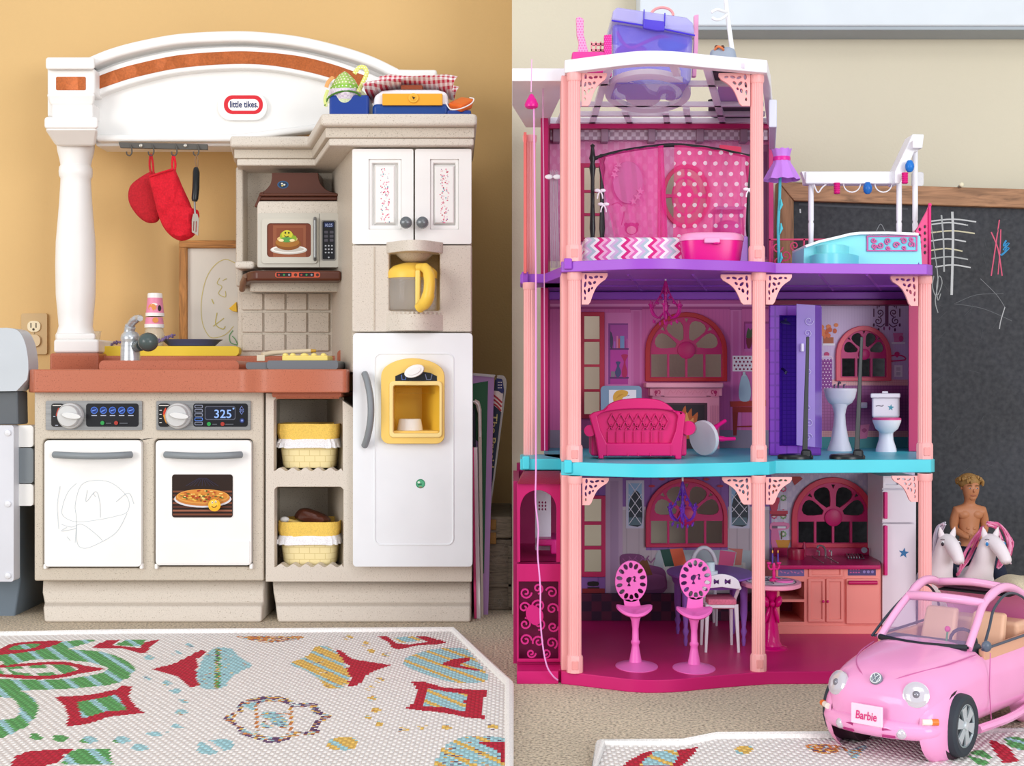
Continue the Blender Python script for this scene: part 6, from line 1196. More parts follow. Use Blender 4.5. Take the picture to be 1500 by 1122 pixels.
# chandeliers
def chandelier(name, label, cx, d, yt, yb, w, col, rr_):
    t = thing(name, label, 'chandelier', P(cx, yt, d)); m = M(col, .15, alpha=.85); h = yb-yt; rr = random.Random(rr_)
    MB().ptube([(cx, yt-4, d), (cx, yt+h*.08, d)], 1.4, 6).b('hook', M('efe8ee', .4), t)
    MB().plathe([(1.6, yb-h*.1), (3, yb-h*.18), (1.8, yb-h*.28), (3.4, yb-h*.36), (1.6, yb-h*.5), (2.4, yb-h*.7), (3.6, yb-h*.85), (1, yt+2)], cx, d, 12).b('stem', m, t)
    for i in range(6):
        a = i*math.pi/3+.3; k = d/F; c, s_ = math.cos(a), math.sin(a)
        def q(r, y): v = P(cx, y, d); return Vector((v.x+r*k*c, v.y+r*k*s_, v.z))
        MB().tube(CAT([q(2, yb-h*.28), q(w*.5, yb-h*.14), q(w*.9, yb-h*.22), q(w, yb-h*.36)], 4), .0011, 6).b('arm', m, t)
        MB().lathe([(.0012, 0), (.0034, .003), (.0034, .004), (.001, .0045), (.001, .0085), (0, .009)], q(w, yb-h*.38), 8).b('candle_cup', m, t)
        MB().tube(CAT([q(2.5, yt+h*.14), q(w*.35, yt+h*.36), q(w*.9, yb-h*.36)], 3), .0007, 5).b('bead_strand', m, t)
        MB().ball(q(w*.8, yb-h*.06), .0012, .0012, .003, 6).b('drop', m, t)
        for u in (.25, .5, .75, 1): MB().ball(q(w*.9*u*u+2, yt+h*.2+(h*.44)*u), .0019, .0019, .0023, 6).b('bead', m, t)
        MB().tube(CAT([q(w, yb-h*.34), q(w*.75, yb-h*.2), q(w*.35, yb-h*.12)], 3), .0009, 5).b('bead_strand', m, t); MB().ball(q(w*.4, yb-h*.02), .0012, .0012, .003, 6).b('drop', m, t)
    return t
chandelier('chandelier', 'magenta plastic chandelier hanging from the purple ceiling', 975, 2.02, 408, 475, 24, 'c01c86', 1)
chandelier('chandelier', 'violet translucent chandelier hanging under the turquoise floor', 1000, 1.98, 702, 772, 21, '6a2fb0', 2)
# ------------------------------------------------------------------ things on the second floor
sf = thing('doll_sofa', 'magenta tufted doll sofa seen from behind', 'sofa', P(938, 673, 1.955)); sd = 1.955; SO = M('d0176c', .3)
so_ = CAT([(863, 609), (870, 604), (884, 600), (894, 591), (912, 585), (940, 583), (966, 586), (982, 595), (988, 601), (1000, 603), (1004.5, 608)], 3)+[(1002, 630), (998, 673), (990, 673), (989, 668), (884, 668), (884, 672), (877, 672), (872, 640)]
si_ = CAT([(875, 610), (885, 604), (910, 600), (940, 599), (970, 600), (988, 604), (993, 610)], 3)+[(990, 630), (983, 649), (889, 649), (880, 630)]
MB().plate(so_, (), sd+.008, .010).b('backrest', SO, sf, bev=.002); MB().plate(so_, [si_], sd, .010).b('back_rim', SO, sf, bev=.002)
for i in range(7):
    x = 891+i*12.6
    for pts in ([(x+6, 606), (x, 617)], [(x+6, 606), (x+12.4, 617)], [(x, 617), (x+6, 629)], [(x+12.4, 617), (x+6, 629)], [(x, 630), (x+6, 621.5)], [(x, 632), (x, 648)]):
        MB().ribbon(pts, 1.3, sd+.004, .006).b('tuft_ridge', SO, sf)
MB().pbox(889, 651, 984, 666, sd+.003, sd+.01).b('lower_panel', SO, sf, bev=.001)
for x in (890, 983, 920, 935, 953): MB().pbox(x-.8, 652 if x in (890, 983) else 663, x+.8, 668, sd-.001, sd+.006).b('rib', SO, sf)
MB().pbox(888, 640, 986, 668, sd+.018, sd+.07).b('seat', SO, sf, bev=.004)
MB().ptube([(864, 631, sd+.004), (864, 631, sd+.07)], 8.5, 18).b('arm', SO, sf); MB().ptube([(1008, 627, sd+.004), (1010, 627, sd+.07)], 10.5, 18).b('arm', SO, sf)
MB().pbox(866, 632, 880, 668, sd+.012, sd+.07).b('arm_panel', SO, sf, bev=.003); MB().pbox(996, 632, 1006, 668, sd+.012, sd+.07).b('arm_panel', SO, sf, bev=.003)
# tipped side table
tb = thing('side_table', 'round white side table with pink legs lying tipped over', 'table', P(1040, 668, 2.03)); ax = Vector((.74, .66, .13)).normalized(); c0 = P(1031, 641.5, 2.03)
MB().lathe([(0, -.003), (.0255, -.003), (.0265, -.0015), (.0265, .0025), (.024, .004), (0, .004)], c0, 32, axis=ax).b('tabletop', M('e6e2ea', .35), tb)
for s_ in ((0, 1), (.85, -.45), (-.85, -.5)):
    u = ax.orthogonal().normalized(); w_ = ax.cross(u); u, w_ = Vector((-.66, .74, 0)).normalized(), Vector((-.1, -.1, 1)).normalized()
    e = u*s_[0]+w_*s_[1]; MB().tube(CAT([c0+ax*.003+e*.002, c0+ax*.016+e*.004, c0+ax*.03+e*.012, c0+ax*.052+e*.018], 4), [.005]*4+[.0042]*5+[.003]*4, 10).b('leg', M('e0187e', .3), tb)
# doll screen
ds_ = thing('doll_easel_board', 'grey blue doll board with blond head picture behind the sofa', 'board', P(911, fy2(2.22), 2.22))
MB().plate(RR(880, 565, 940, 660, 6), (), 2.22, .006).b('board', M('7f95b0', .45), ds_, bev=.001)
printed('picture', ds_, 2.2198, [(R(892, 571, 932, 600), 'e9e2ea'), (CAT([(898, 580), (903, 573), (912, 571), (920, 574), (918, 580), (912, 583), (910, 592), (900, 590)], 3, True), 'dba23c'), (CAT([(902, 584), (907, 578), (914, 577)], 2), 'c98a2c'), ('l', [(919, 580), (922, 579)], .9, '5a5a68'), ('l', [(924, 588), (929, 586)], 1, 'd07a9a')])
# shower
sw = thing('doll_shower', 'purple shower stall with lilac translucent door in the dollhouse bathroom', 'shower', P(1165, 668, 2.05)); SP = M('7d35b4', .38)
MB().plate([(1128, 447), (1203, 447), (1203, 667), (1128, 667)], [R(1142, 462, 1190, 653)], 2.05, .012).b('front_frame', M('7d35b4', .38, 'grid', scale=58, hx2='6a2a9e'), sw, bev=.001)
MB().recess((1141, 461, 1191, 654), 2.062, (1146, 465, 1190, 650), 2.15).b('stall', M('9650ee', .35, 'grid', scale=150, hx2='7a3ad4'), sw)
MB().plate([(1167, 445), (1194, 447), (1194, 655), (1167, 652)], (), 2.012, .003).b('door', M('a98fe0', .15, alpha=.62), sw)
MB().add([P(1194, 447, 2.012), P(1204, 450, 2.05), P(1204, 656, 2.05), P(1194, 655, 2.012)], [(0, 1, 2, 3)]).b('door_fold', M('8f68d8', .15, alpha=.72), sw)
for cx, cy, r_, a0, sg in ((1185, 470, 7, 0, 1), (1183, 488, 6, 90, -1), (1185, 620, 7, 180, 1), (1184, 640, 6, 0, -1), (1184, 598, 5, 90, 1), (1185, 545, 4, 200, 1)): MB().ribbon(SPIRAL(cx, cy, r_, 1.3, a0, sg), .9, 2.010, .002).b('door_scroll', M('c8b8f0', .2, alpha=.8), sw)
MB().lathe([(.0015, .006), (.002, .003), (.009, .0), (.0085, -.002), (0, -.002)], P(1150, 472, 2.10), 18, axis=(.2, -.2, 1)).b('shower_head', M('6a6a92', .3), sw); MB().ptube([(1146, 540, 2.12), (1152, 545, 2.1), (1150, 548, 2.1)], 2, 8).b('tap', M('5a5a72', .25, metal=.4), sw)
MB().pbox(1174, 503, 1178, 515, 2.004, 2.012).b('door_handle', M('d8d0ee', .3), sw, bev=.001)
def doll_stand(px, topx, label):
    t = thing('doll_stand', label, 'doll stand', P(px, 671, 1.97), 'black doll stands'); BK = M('16181c', .28)
    MB().plathe([(26, 672), (26, 668), (24, 665.5), (12, 664.5), (0, 664.5)], px, 1.97, 28, sy=.75).b('foot', BK, t)
    MB().hexa((px+8, 658, px+24, 672), 1.955, (px+10, 660, px+22, 671), 1.99).b('socket', BK, t, bev=.004)
    a, b_ = (px+15, 664), (topx, 493); MB().loft([[P(a[0]-5, a[1], 1.965), P(a[0]+3, a[1], 1.965), P(a[0]+3, a[1], 1.975), P(a[0]-5, a[1], 1.975)], [P(b_[0]-2.5, b_[1], 1.97), P(b_[0]+2, b_[1], 1.97), P(b_[0]+2, b_[1], 1.978), P(b_[0]-2.5, b_[1], 1.978)]]).b('pole', BK, t, bev=.001)
doll_stand(1165, 1183.5, 'black doll stand in front of the purple shower'); doll_stand(1241, 1262.5, 'black doll stand in front of the white pedestal sink')
sk = thing('doll_sink', 'white pedestal sink in the dollhouse bathroom', 'sink', P(1230, fy2(2.2), 2.2)); SW_ = M('ebe8f2', .3)
MB().plathe([(9, 595), (17, 590), (21.5, 582), (23.5, 573), (24, 571), (23.5, 569), (21, 568.5), (17, 572), (0, 580)], 1231, 2.2, 32, sy=.8).b('basin', SW_, sk)
MB().plathe([(17.5, 660.5), (17.5, 658), (13, 645), (9, 622), (8, 607), (9.5, 599), (12, 592), (0, 590)], 1230, 2.2, 28).b('pedestal', SW_, sk)
MB().ptube(CAT([(1228, 570, 2.225), (1228, 563, 2.225), (1229, 559, 2.215), (1231, 561, 2.205)], 3), 1.4, 8).b('faucet', M('6f6a78', .25, metal=.4), sk)
for x in (1222, 1236): MB().ptube([(x, 570, 2.225), (x, 564, 2.225), (x+2, 563, 2.215)], 1.2, 6).b('tap', M('6f6a78', .25, metal=.4), sk)
tl = thing('doll_toilet', 'white doll toilet with pink seat and blue star on the tank', 'toilet', P(1298, fy2(2.2), 2.2))
MB().hexa((1277, 580, 1318, 612), 2.205, (1277, 580, 1318, 612), 2.28).b('tank', SW_, tl, bev=.004, seg=3); MB().hexa((1275, 576, 1319, 583), 2.198, (1275, 576, 1319, 583), 2.285).b('tank_lid', SW_, tl, bev=.002)
MB().hexa((1292, 573, 1301, 577), 2.21, (1292, 573, 1301, 577), 2.25).b('flush_button', SW_, tl, bev=.001)
MB().plathe([(9, 634), (16, 628), (20, 618), (20.5, 615), (0, 615)], 1299, 2.17, 28).b('bowl', SW_, tl); MB().plathe([(20.5, 615), (20.5, 612.5), (18, 611.5), (0, 611.5)], 1299, 2.17, 28).b('seat_ring', M('e04f90', .35), tl)
MB().plathe([(15, fy2(2.18)), (14.5, 657), (10.5, 644), (10, 636), (11, 628), (0, 628)], 1298, 2.18, 24).b('foot', SW_, tl)
printed('tank_print', tl, 2.2047, [(STAR(1305, 597, 5, 6), '3a9ab0'), ('l', CAT([(1283, 595), (1287, 594), (1292, 595), (1294, 593)], 3), 1.6, '8a8490')])
# ------------------------------------------------------------------ bedroom on the third floor
bdm = thing('canopy_bed', 'doll bed with chevron cover, black canopy frame and pink curtains', 'bed', P(960, 390, 2.0)); BK = M('1c1b20', .3)
MB().pbox(855, 347, 1040, 380, 1.96, 2.16, zb=Z3+.002).b('mattress', M('efe9ee', .7, 'chevron', scale=26, hx2='ffffff'), bdm, bev=.006, seg=3)
def post(px, d, yt, r):
    MB().plathe([(r*.5, 392), (r, 385), (r, 360), (r*1.3, 352), (r*.8, 346), (r*1.1, 335), (r*.75, 300), (r*.7, 260), (r*1.2, 246), (r*.8, 238), (r*1.3, 232), (r*.9, 226), (r*.6, yt+6), (r*.9, yt+3), (0, yt)], px, d, 14).b('bedpost', BK, bdm)
post(868, 1.99, 210, 4); post(882, 2.15, 236, 4); post(1106, 1.99, 212, 4); post(1096, 2.15, 236, 3.4)
MB().ptube(CAT([(868, 233, 1.99), (900, 224, 1.99), (940, 217, 1.99), (985, 212.5, 1.99), (1030, 216, 1.99), (1070, 223, 1.99), (1106, 231, 1.99)], 4), 2.9, 10).b('canopy_rail', BK, bdm)
def curtain(name, top_, bot_, mt_, folds, ph):
    n = 28; m_ = 12; rows = []
    T_ = CAT(top_, 28); B_ = CAT(bot_, 28)
    for j in range(m_+1):
        t = j/m_; row = []
        for i in range(n+1):
            a = T_[int(i*(len(T_)-1)/n)]; b_ = B_[int(i*(len(B_)-1)/n)]; x = a[0]*(1-t)+b_[0]*t; y = a[1]*(1-t)+b_[1]*t
            row.append(P(x, y, 1.982)+Vector((0, .003*math.sin(folds*i/n*6.28+ph+t), 0)))
        rows.append(row)
    return MB().loft(rows, cap=False, closed=False).b(name, mt_, bdm)
curtain('curtain', [(876, 232), (910, 222), (940, 217), (972, 213)], [(906, 376), (930, 376), (955, 376), (979, 376)], M('ee2f9a', .6, alpha=.42), 5, 0)
curtain('curtain_edge', [(964, 214), (968, 213.5), (972, 213)], [(963, 374), (972, 376), (980, 376)], M('ee2f9a', .6, alpha=.6), 3, 1)
curtain('curtain', [(988, 212.5), (1030, 216), (1065, 222), (1099, 229)], [(986, 350), (1020, 350), (1055, 350), (1090, 350)], M('e0287e', .6, 'dots', alpha=.52, scale=66, hx2='f6e4ef', amt=.2), 4, 2)
MB().plate([(1054, 212), (1086, 215), (1086, 224), (1054, 220)], (), 2.1, .003).b('back_drape', M('d83a60', .6), bdm)
for x, y in ((879, 280), (884, 300), (1097, 278)):
    for s_ in (-1, 1): MB().pball(x+s_*4, y-1, 1.975, 4.5, 2.6, 2, 10).b('ribbon_loop', M('efe8f2', .5), bdm); MB().ptube(CAT([(x, y, 1.975), (x+s_*3, y+5, 1.974), (x+s_*4, y+11, 1.974)], 3), 1.1, 6).b('ribbon_tail', M('efe8f2', .5), bdm)
pc = thing('pink_case', 'oval hot pink carry case with pale pink lid on the purple floor', 'case', P(1042, 388, 1.93))
def ov(y, s, d=1.945): k = d/F; v = P(1042, y, d); return [Vector((v.x+47*k*s*math.copysign(abs(math.cos(a))**.75, math.cos(a)), v.y+.028*s*math.copysign(abs(math.sin(a))**.75, math.sin(a)), v.z)) for a in [i*2*math.pi/40 for i in range(40)]]
MB().loft([ov(387, .86), ov(380, .9), ov(357, .97), ov(352, .97)]).b('body', M('e01486', .25), pc); MB().loft([ov(354, 1.0), ov(349, 1.0), ov(344.5, .93), ov(342.5, .8)]).b('lid', M('f29cc8', .3), pc)
MB().pbox(1032, 348, 1055, 356, 1.912, 1.93).b('latch', M('f2a4cc', .3), pc, bev=.002); MB().pball(1050, 356, 1.914, 6, 2, 2, 12).b('latch_grip', M('d8107e', .3), pc)
vt = thing('doll_vanity', 'small lilac doll table standing behind the dotted curtain', 'table', P(1070, 390, 2.18))
MB().pbox(1048, 302, 1091, 307, 2.16, 2.22).b('tabletop', M('9a86b8', .4), vt, bev=.001)
for x, q in ((1055, 2.165), (1085, 2.165), (1051, 2.215), (1088, 2.215)): MB().tube([(xat(x, 2.18), q-CD, zat(306, 2.18)), (xat(x+(-4 if x < 1070 else 4), 2.18), q-CD, Z3)], .0018, 6).b('leg', M('8a70a8', .4), vt)
tagit(MB().puff(CAT([(1044, 336), (1052, 326), (1066, 323), (1080, 327), (1087, 338), (1080, 347), (1055, 348)], 3, True), 2.1, .02, wob=.01).b('purple_pillow', M('b85aa8', .7, 'cloth')), 'crumpled purple pink doll pillow beneath the lilac table', 'pillow')
tagit(MB().pbox(1083, 346, 1096, 385, 2.0, 2.04, zb=Z3).b('lilac_box', M('b07cd0', .4), bev=.002), 'pale purple upright box between pink case and pillar', 'box')
ts = thing('silver_fringe', 'hanging silver fringe tied with a white bow left of the bed', 'fringe', P(811, 395, 2.12)); rr = random.Random(3)
for i in range(9): x = 806+i*1.4; MB().ptube([(x, 252+rr.uniform(-4, 4), 2.12), (x+rr.uniform(-.6, .6), 300, 2.12), (x+1.5+rr.uniform(-.8, .8), 392, 2.12)], .55, 5).b('strand', M('b8a4b4', .3, metal=.4), ts)
for s_ in (-1, 1): MB().pball(810+s_*6, 259, 2.11, 6, 3.6, 2, 10).b('bow_loop', M('eeeaf0', .5), ts)
MB().plathe([(9, 405), (9, 401), (0, 401)], 811, 2.12, 16).b('base', M('2a2830', .4), ts)
# ------------------------------------------------------------------ terrace
lm = thing('doll_floor_lamp', 'purple frilled doll lamp with turquoise twisted pole on the terrace', 'lamp', P(1141, 388, 2.02))
n = 40; rings = []
for r0, y, fr_ in ((14.5, 219, .06), (12.5, 227, .03), (11.5, 233, .02), (13.5, 240, .03), (20, 251, .04), (26.5, 264, .06)):
    v = P(1145, y, 2.02); k = 2.02/F; rings.append([Vector((v.x+r0*k*(1+fr_*math.sin(i*2*math.pi*10/n))*math.cos(i*2*math.pi/n), v.y+r0*k*(1+fr_*math.sin(i*2*math.pi*10/n))*math.sin(i*2*math.pi/n), v.z+.0012*fr_*10*math.sin(i*2*math.pi*10/n))) for i in range(n)])
MB().loft(rings, cap=False).b('shade', M('c07ee0', .4), lm); MB().plathe([(12.6, 230), (13, 233), (12.6, 236), (12, 233)], 1145, 2.02, 24).b('shade_band', M('d81d9c', .35), lm)
MB().ptube(CAT([(1143, 240, 2.02), (1142, 290, 2.02), (1140, 330, 2.02), (1141, 388, 2.02)], 4), [2.2]*13, 8).b('pole', M('4ab8c8', .35), lm)
for y in (300, 335, 378): MB().ptube([(1144, y-8, 2.017), (1145, y, 2.016), (1142, y+8, 2.017)], [.8, 2.2, .8], 8).b('leaf', M('4ec4d2', .35), lm)
MB().plathe([(8, 389.5), (8, 387), (2, 386)], 1141, 2.02, 16).b('foot', M('4ab8c8', .35), lm)
def scrolls(parent, pts, w, d, t, mt_):
    for cx, cy, r_, a0, sg in pts: MB().ribbon(SPIRAL(cx, cy, r_, 1.35, a0, sg), w, d, t).b('scroll', mt_, parent)
FN = M('d81d64', .35)
tf = thing('terrace_fence', 'magenta scrollwork fence at the back of the purple terrace', 'fence', P(1180, 395, 2.25))
MB().pbox(1127, 349.5, 1240, 352, 2.25, 2.255).b('top_rail', FN, tf); MB().pbox(1127, 395, 1240, 411, 2.25, 2.255, zb=Z3).b('bottom_rail', FN, tf)
for x in (1128, 1178, 1238): MB().pbox(x-1, 350, x+1, 400, 2.25, 2.255, zb=Z3).b('fence_post', FN, tf)
scrolls(tf, [(1139, 362, 8, 0, 1), (1151, 374, 9, 180, -1), (1164, 360, 7, 90, 1), (1170, 376, 8, 270, -1), (1140, 384, 7, 0, -1), (1190, 362, 8, 0, 1), (1203, 374, 9, 180, -1), (1216, 362, 7, 90, 1), (1229, 374, 8, 0, -1), (1187, 382, 7, 90, 1)], 1.8, 2.25, .003, FN)
sf2 = thing('terrace_fence', 'pink slanted lattice fence at the right end of the terrace', 'fence', P(1350, 395, 2.06))
MB().plate([(1331, 400), (1331, 352), (1345, 332), (1358, 308), (1361, 300), (1364, 301), (1364, 400)], [ELL(1340+(i % 3)*7.5, 340+(i//3)*9.5+(i % 3)*-4, 2, 2.6, 8) for i in range(15)], 2.06, .004).b('lattice_panel', M('e0347c', .35), sf2, bev=.0005)
MB().ptube([(1362, 302, 2.058), (1362, 400, 2.058)], 2, 8).b('end_post', M('e0347c', .35), sf2); MB().pball(1362, 300, 2.058, 3, 3, 3, 10).b('finial', M('e0347c', .35), sf2)
# pool
po = thing('doll_pool', 'turquoise doll hot tub with steps and magenta scroll panel', 'hot tub', P(1265, 395, 1.98)); TQ = M('7fdbe2', .3)
po_o = [(1177, 392), (1178, 363), (1184, 359)]+CAT([(1200, 354), (1230, 347), (1246, 343.5), (1258, 342.5)], 3)+[(1340, 343), (1348, 346), (1351, 392)]
MB().plate(po_o, (), 1.985, .085).b('tub', TQ, po, bev=.003, seg=3)
MB().ribbon([(1180, 361), (1200, 354), (1230, 347), (1246, 343), (1260, 341.5), (1300, 341), (1346, 343)], 4.2, 1.978, .095).b('rim', M('eef4f6', .35), po, bev=.001)
def step(x0, x1, yt, dp): return MB().prism([(x0+(x1-x0)*i/10, 1.985-dp*math.sin(math.pi*i/10)**.5) for i in range(11)], Z3, zat(yt, 1.96))
step(1196, 1244, 358, .03).b('step', TQ, po, bev=.002); step(1186, 1258, 372, .045).b('step', M('6fd0da', .3), po, bev=.002)
pn = MB().plate(R(1271, 346, 1343, 367), (), 1.983, .003).b('scroll_panel', M('6cc6d8', .35), po)
MB().plate(R(1270, 345, 1344, 368), [R(1272, 347, 1342, 366)], 1.982, .003).b('panel_border', M('c04a96', .35), po)
scrolls(po, [(1280, 352, 4, 0, 1), (1290, 359, 5, 180, -1), (1301, 353, 5, 90, 1), (1313, 359, 5, 0, -1), (1324, 353, 5, 200, 1), (1335, 358, 5, 45, -1), (1280, 361, 4, 90, -1), (1301, 363, 3, 0, 1), (1324, 363, 3, 90, -1), (1335, 350, 3, 0, 1)], 2, 1.981, .002, M('c2458e', .35))
# pergola
pg = thing('doll_pergola', 'white doll pergola with hanging pink and blue lanterns on the terrace', 'pergola', P(1265, 395, 2.08)); PW = M('f0eff5', .35)
def ppost(px, d, yt, yb): MB().plathe([(4, yb), (4, yb-20), (3.2, yb-22), (4.2, yb-25), (3.6, yb-50), (4.2, yb-70), (3.2, yb-73), (4, yb-76), (4, yt)], px, d, 14).b('post', PW, pg)
ppost(1188, 2.10, 262, 398); ppost(1317, 2.10, 262, 398); ppost(1340.5, 2.09, 215, 398)
MB().pbox(1180, 251, 1316, 269, 2.085, 2.11).b('beam', PW, pg, bev=.002); MB().plate([(1174, 251), (1182, 251), (1184, 269), (1180, 267)], (), 2.09, .015).b('beam_end', PW, pg, bev=.001)
MB().plate([(1311, 251), (1337, 196), (1354, 196.5), (1352, 214), (1347, 216), (1345, 222), (1340, 222), (1318, 269), (1311, 269)], (), 2.07, .04).b('slanted_beam', PW, pg, bev=.002)
MB().pbox(1337, 205, 1352, 217, 2.055, 2.07).b('beam_cap', PW, pg, bev=.002); MB().plate(RR(1336, 252, 1353, 272, 3), (), 2.09, .005).b('side_tab', M('e4e4ea', .3, alpha=.6), pg)
MB().ptube(CAT([(1192, 270, 2.09), (1198, 282, 2.09), (1204, 275, 2.09), (1210, 270, 2.09)], 4), 1.1, 6).b('corner_scroll', PW, pg)
for cx in (1248, 1294): MB().ptube([(cx+12.5*math.cos(math.radians(a)), 269+12.5*math.sin(math.radians(a)), 2.09) for a in range(0, 181, 15)], .9, 6).b('garland', PW, pg)
def lantern(x, y, col, kind, d=2.085):
    if kind: l_ = MB().plathe([(3, y-9), (4, y-8), (6.4, y-3), (6.6, y+1), (5.6, y+5), (3, y+8), (0, y+8)], x, d, 16).b('lantern', M(col, .3), pg)
    else: MB().plathe([(4.6, y-8), (4.9, y-6), (4.2, y-5), (4.9, y-3), (4.2, y-1.5), (4.9, y), (4.2, y+1.5), (4.9, y+3), (4.2, y+4.5), (4.9, y+6.5), (3.6, y+8), (0, y+8)], x, d, 16).b('lantern', M(col, .3), pg)
lantern(1226, 276, 'd4177a', 0); lantern(1271, 276, '1e66b8', 1); lantern(1332.5, 244, '1e74cc', 1, 2.06); lantern(1325.5, 261, 'd4177a', 0, 2.06)
printed('floor_star', fl3, 1.9370, [(STAR(1345, 391, 7.5, 8), '5a3a9a')])
# ------------------------------------------------------------------ on the roof
zr = Z4A+.0105
sc = thing('purple_suitcase', 'translucent purple plastic case full of doll things on the roof', 'case', P(955, 120, 2.0)); VI = M('8278f6', .12, alpha=.5); VI2 = M('c0baf8', .15, alpha=.62)
MB().plate([(897, 32), (1016, 51), (1013, 122), (899, 122)], (), 1.96, .12).b('body', VI, sc, bev=.008, seg=3)
MB().plate([(896, 29), (898, 16), (904, 10), (1006, 25), (1015, 33), (1018, 51)], (), 1.952, .136).b('lid', VI2, sc, bev=.006, seg=3)
MB().ptube([(896, 30, 1.95), (955, 39, 1.95), (1018, 52, 1.95)], 1.3, 8).b('lid_seam', M('4a3ad0', .2), sc)
for x, y in ((943.5, 14), (974, 19)): MB().ptube([(x, y, 1.951), (x-.5, y+19, 1.949)], .9, 6).b('lid_rib', M('4a3ad0', .2), sc)
MB().plate([(942, 27), (974, 31), (974, 45), (962, 45), (942, 41)], (), 1.945, .008).b('latch', M('5a48d8', .2, alpha=.85), sc, bev=.002)
MB().ptube([(970+16*math.cos(math.radians(a)), 22+11*math.sin(math.radians(a)), 2.01) for a in range(185, 366, 15)], 2, 8).b('handle', M('f0a0a0', .35), sc)
MB().ptube(CAT([(904, 46, 1.99), (912, 62, 1.99), (925, 70, 1.99), (945, 62, 1.99), (965, 54, 1.99), (985, 53, 1.99)], 4), 2.6, 8).b('pink_strap', M('d01c90', .4), sc); MB().pball(985, 64, 2.02, 22, 12, 14, 14).b('blue_bundle', M('2c8ad8', .6), sc); MB().pball(925, 76, 2.02, 24, 12, 14, 14).b('pink_bundle', M('c83cb0', .6), sc)
pk = thing('pink_doll_chair', 'pink patterned doll chair back standing at the roof left edge', 'chair', P(855, 100, 1.95)); PK = M('ee7cb8', .35)
MB().plate([(844, 26), (849, 24), (855, 28), (855, 50), (861, 72), (864, 85), (845, 85), (848, 62), (845, 50)], (), 1.95, .012).b('backrest', M('f0a0cc', .35, 'dots', scale=260, hx2='e86cb0', amt=.3), pk, bev=.001); MB().pbox(838, 75, 886, 88, 1.935, 1.975, zb=zr).b('seat', M('e63c98', .35), pk, bev=.003)
pf = thing('pink_doll_bench', 'pale pink doll bench lying between chair and purple case', 'bench', P(876, 100, 1.97))
MB().pbox(866, 63, 886, 66, 1.98, 1.985).b('rail', M('f2a0a8', .35), pf); MB().pbox(866, 72, 886, 75, 1.98, 1.985).b('rail', M('f2a0a8', .35), pf)
for x in (866.5, 873, 880, 885.5): MB().pbox(x-1, 61, x+1, 90, 1.98, 1.985, zb=zr).b('spindle', M('f2a0a8', .35), pf)
tagit(MB().plate([(885, 51), (896, 50), (896, 112), (885, 112)], (), 1.965, .01).b('glitter_panel', M('d8248c', .3, 'dots', scale=330, hx2='f060b8', amt=.3), bev=.001), 'glittery magenta panel standing left of the purple case', 'panel')
tagit(MB().plate([(1017, 22), (1023.5, 21), (1023, 60), (1020, 112), (1014, 112), (1017, 60)], (), 1.99, .01).b('pink_post', M('f2a4cc', .35), bev=.001), 'narrow pink post standing right of the purple case', 'post')
ws = thing('white_doll_stand', 'white doll stand with open waist clip on the roof', 'doll stand', P(1075, 112, 1.95))
MB().ptube([(1062, -12, 1.95), (1066, 25, 1.95), (1074, 85, 1.95), (1076, 112, 1.95)], [3, 3.2, 3.6, 3.8], 10).b('pole', M('f2f4f8', .3), ws)
MB().ptube(CAT([(1065, 18, 1.945), (1058, 16, 1.935), (1050, 14, 1.93), (1042, 18, 1.93)], 4), 2.2, 8).b('clip_arm', M('f2f4f8', .3), ws); MB().ptube(CAT([(1065, 21, 1.945), (1058, 27, 1.935), (1050, 29, 1.93), (1043, 26, 1.93)], 4), 2.2, 8).b('clip_arm', M('f2f4f8', .3), ws)
MB().plathe([(16, 114), (16, 111), (4, 109)], 1076, 1.95, 20).b('foot', M('f2f4f8', .3), ws)
bt_ = thing('grey_doll_shoes', 'grey toy with brown and orange top poking over the roof rim', 'toy', P(1058, 110, 1.92))
MB().puff(CAT([(1040, 78), (1046, 72), (1056, 70), (1068, 70), (1077, 76), (1076, 100), (1042, 100)], 3, True), 1.91, .012).b('body', M('9aa4b4', .5), bt_)
for x in (1049.5, 1058.5): MB().pball(x, 69, 1.9, 3, 3, 3, 10).b('knob', M('5a3428', .4), bt_)
MB().ptube(CAT([(1047, 73, 1.9), (1052, 68, 1.895), (1058, 71, 1.895), (1060, 74, 1.9)], 3), 1.8, 8).b('band', M('d87a4a', .5), bt_)
bb = thing('black_skateboard', 'black and lilac flat toy lying on the roof slats', 'toy', zpt(1068, 150, .856)+Vector((0, 0, 0)))
zp = .8555
MB().slab([[zpt(x, y, zp) for x, y in CAT([(1034, 108), (1052, 106), (1098, 108), (1098, 122), (1060, 124), (1040, 120)], 3, True)]], Vector((0, 0, .008))).b('front_plate', M('2a2a34', .5), bb, bev=.001)
MB().slab([[zpt(x, y, zp) for x, y in [(1052, 124), (1085, 124), (1088, 152), (1050, 152)]]], Vector((0, 0, .006))).b('lilac_panel', M('b48cc8', .45), bb, bev=.001)
MB().slab([[zpt(x, y, zp) for x, y in CAT([(1038, 158), (1042, 152), (1090, 151), (1108, 158), (1108, 170), (1080, 176), (1042, 172)], 3, True)]], Vector((0, 0, .008))).b('rear_plate', M('20222c', .5), bb, bev=.001)
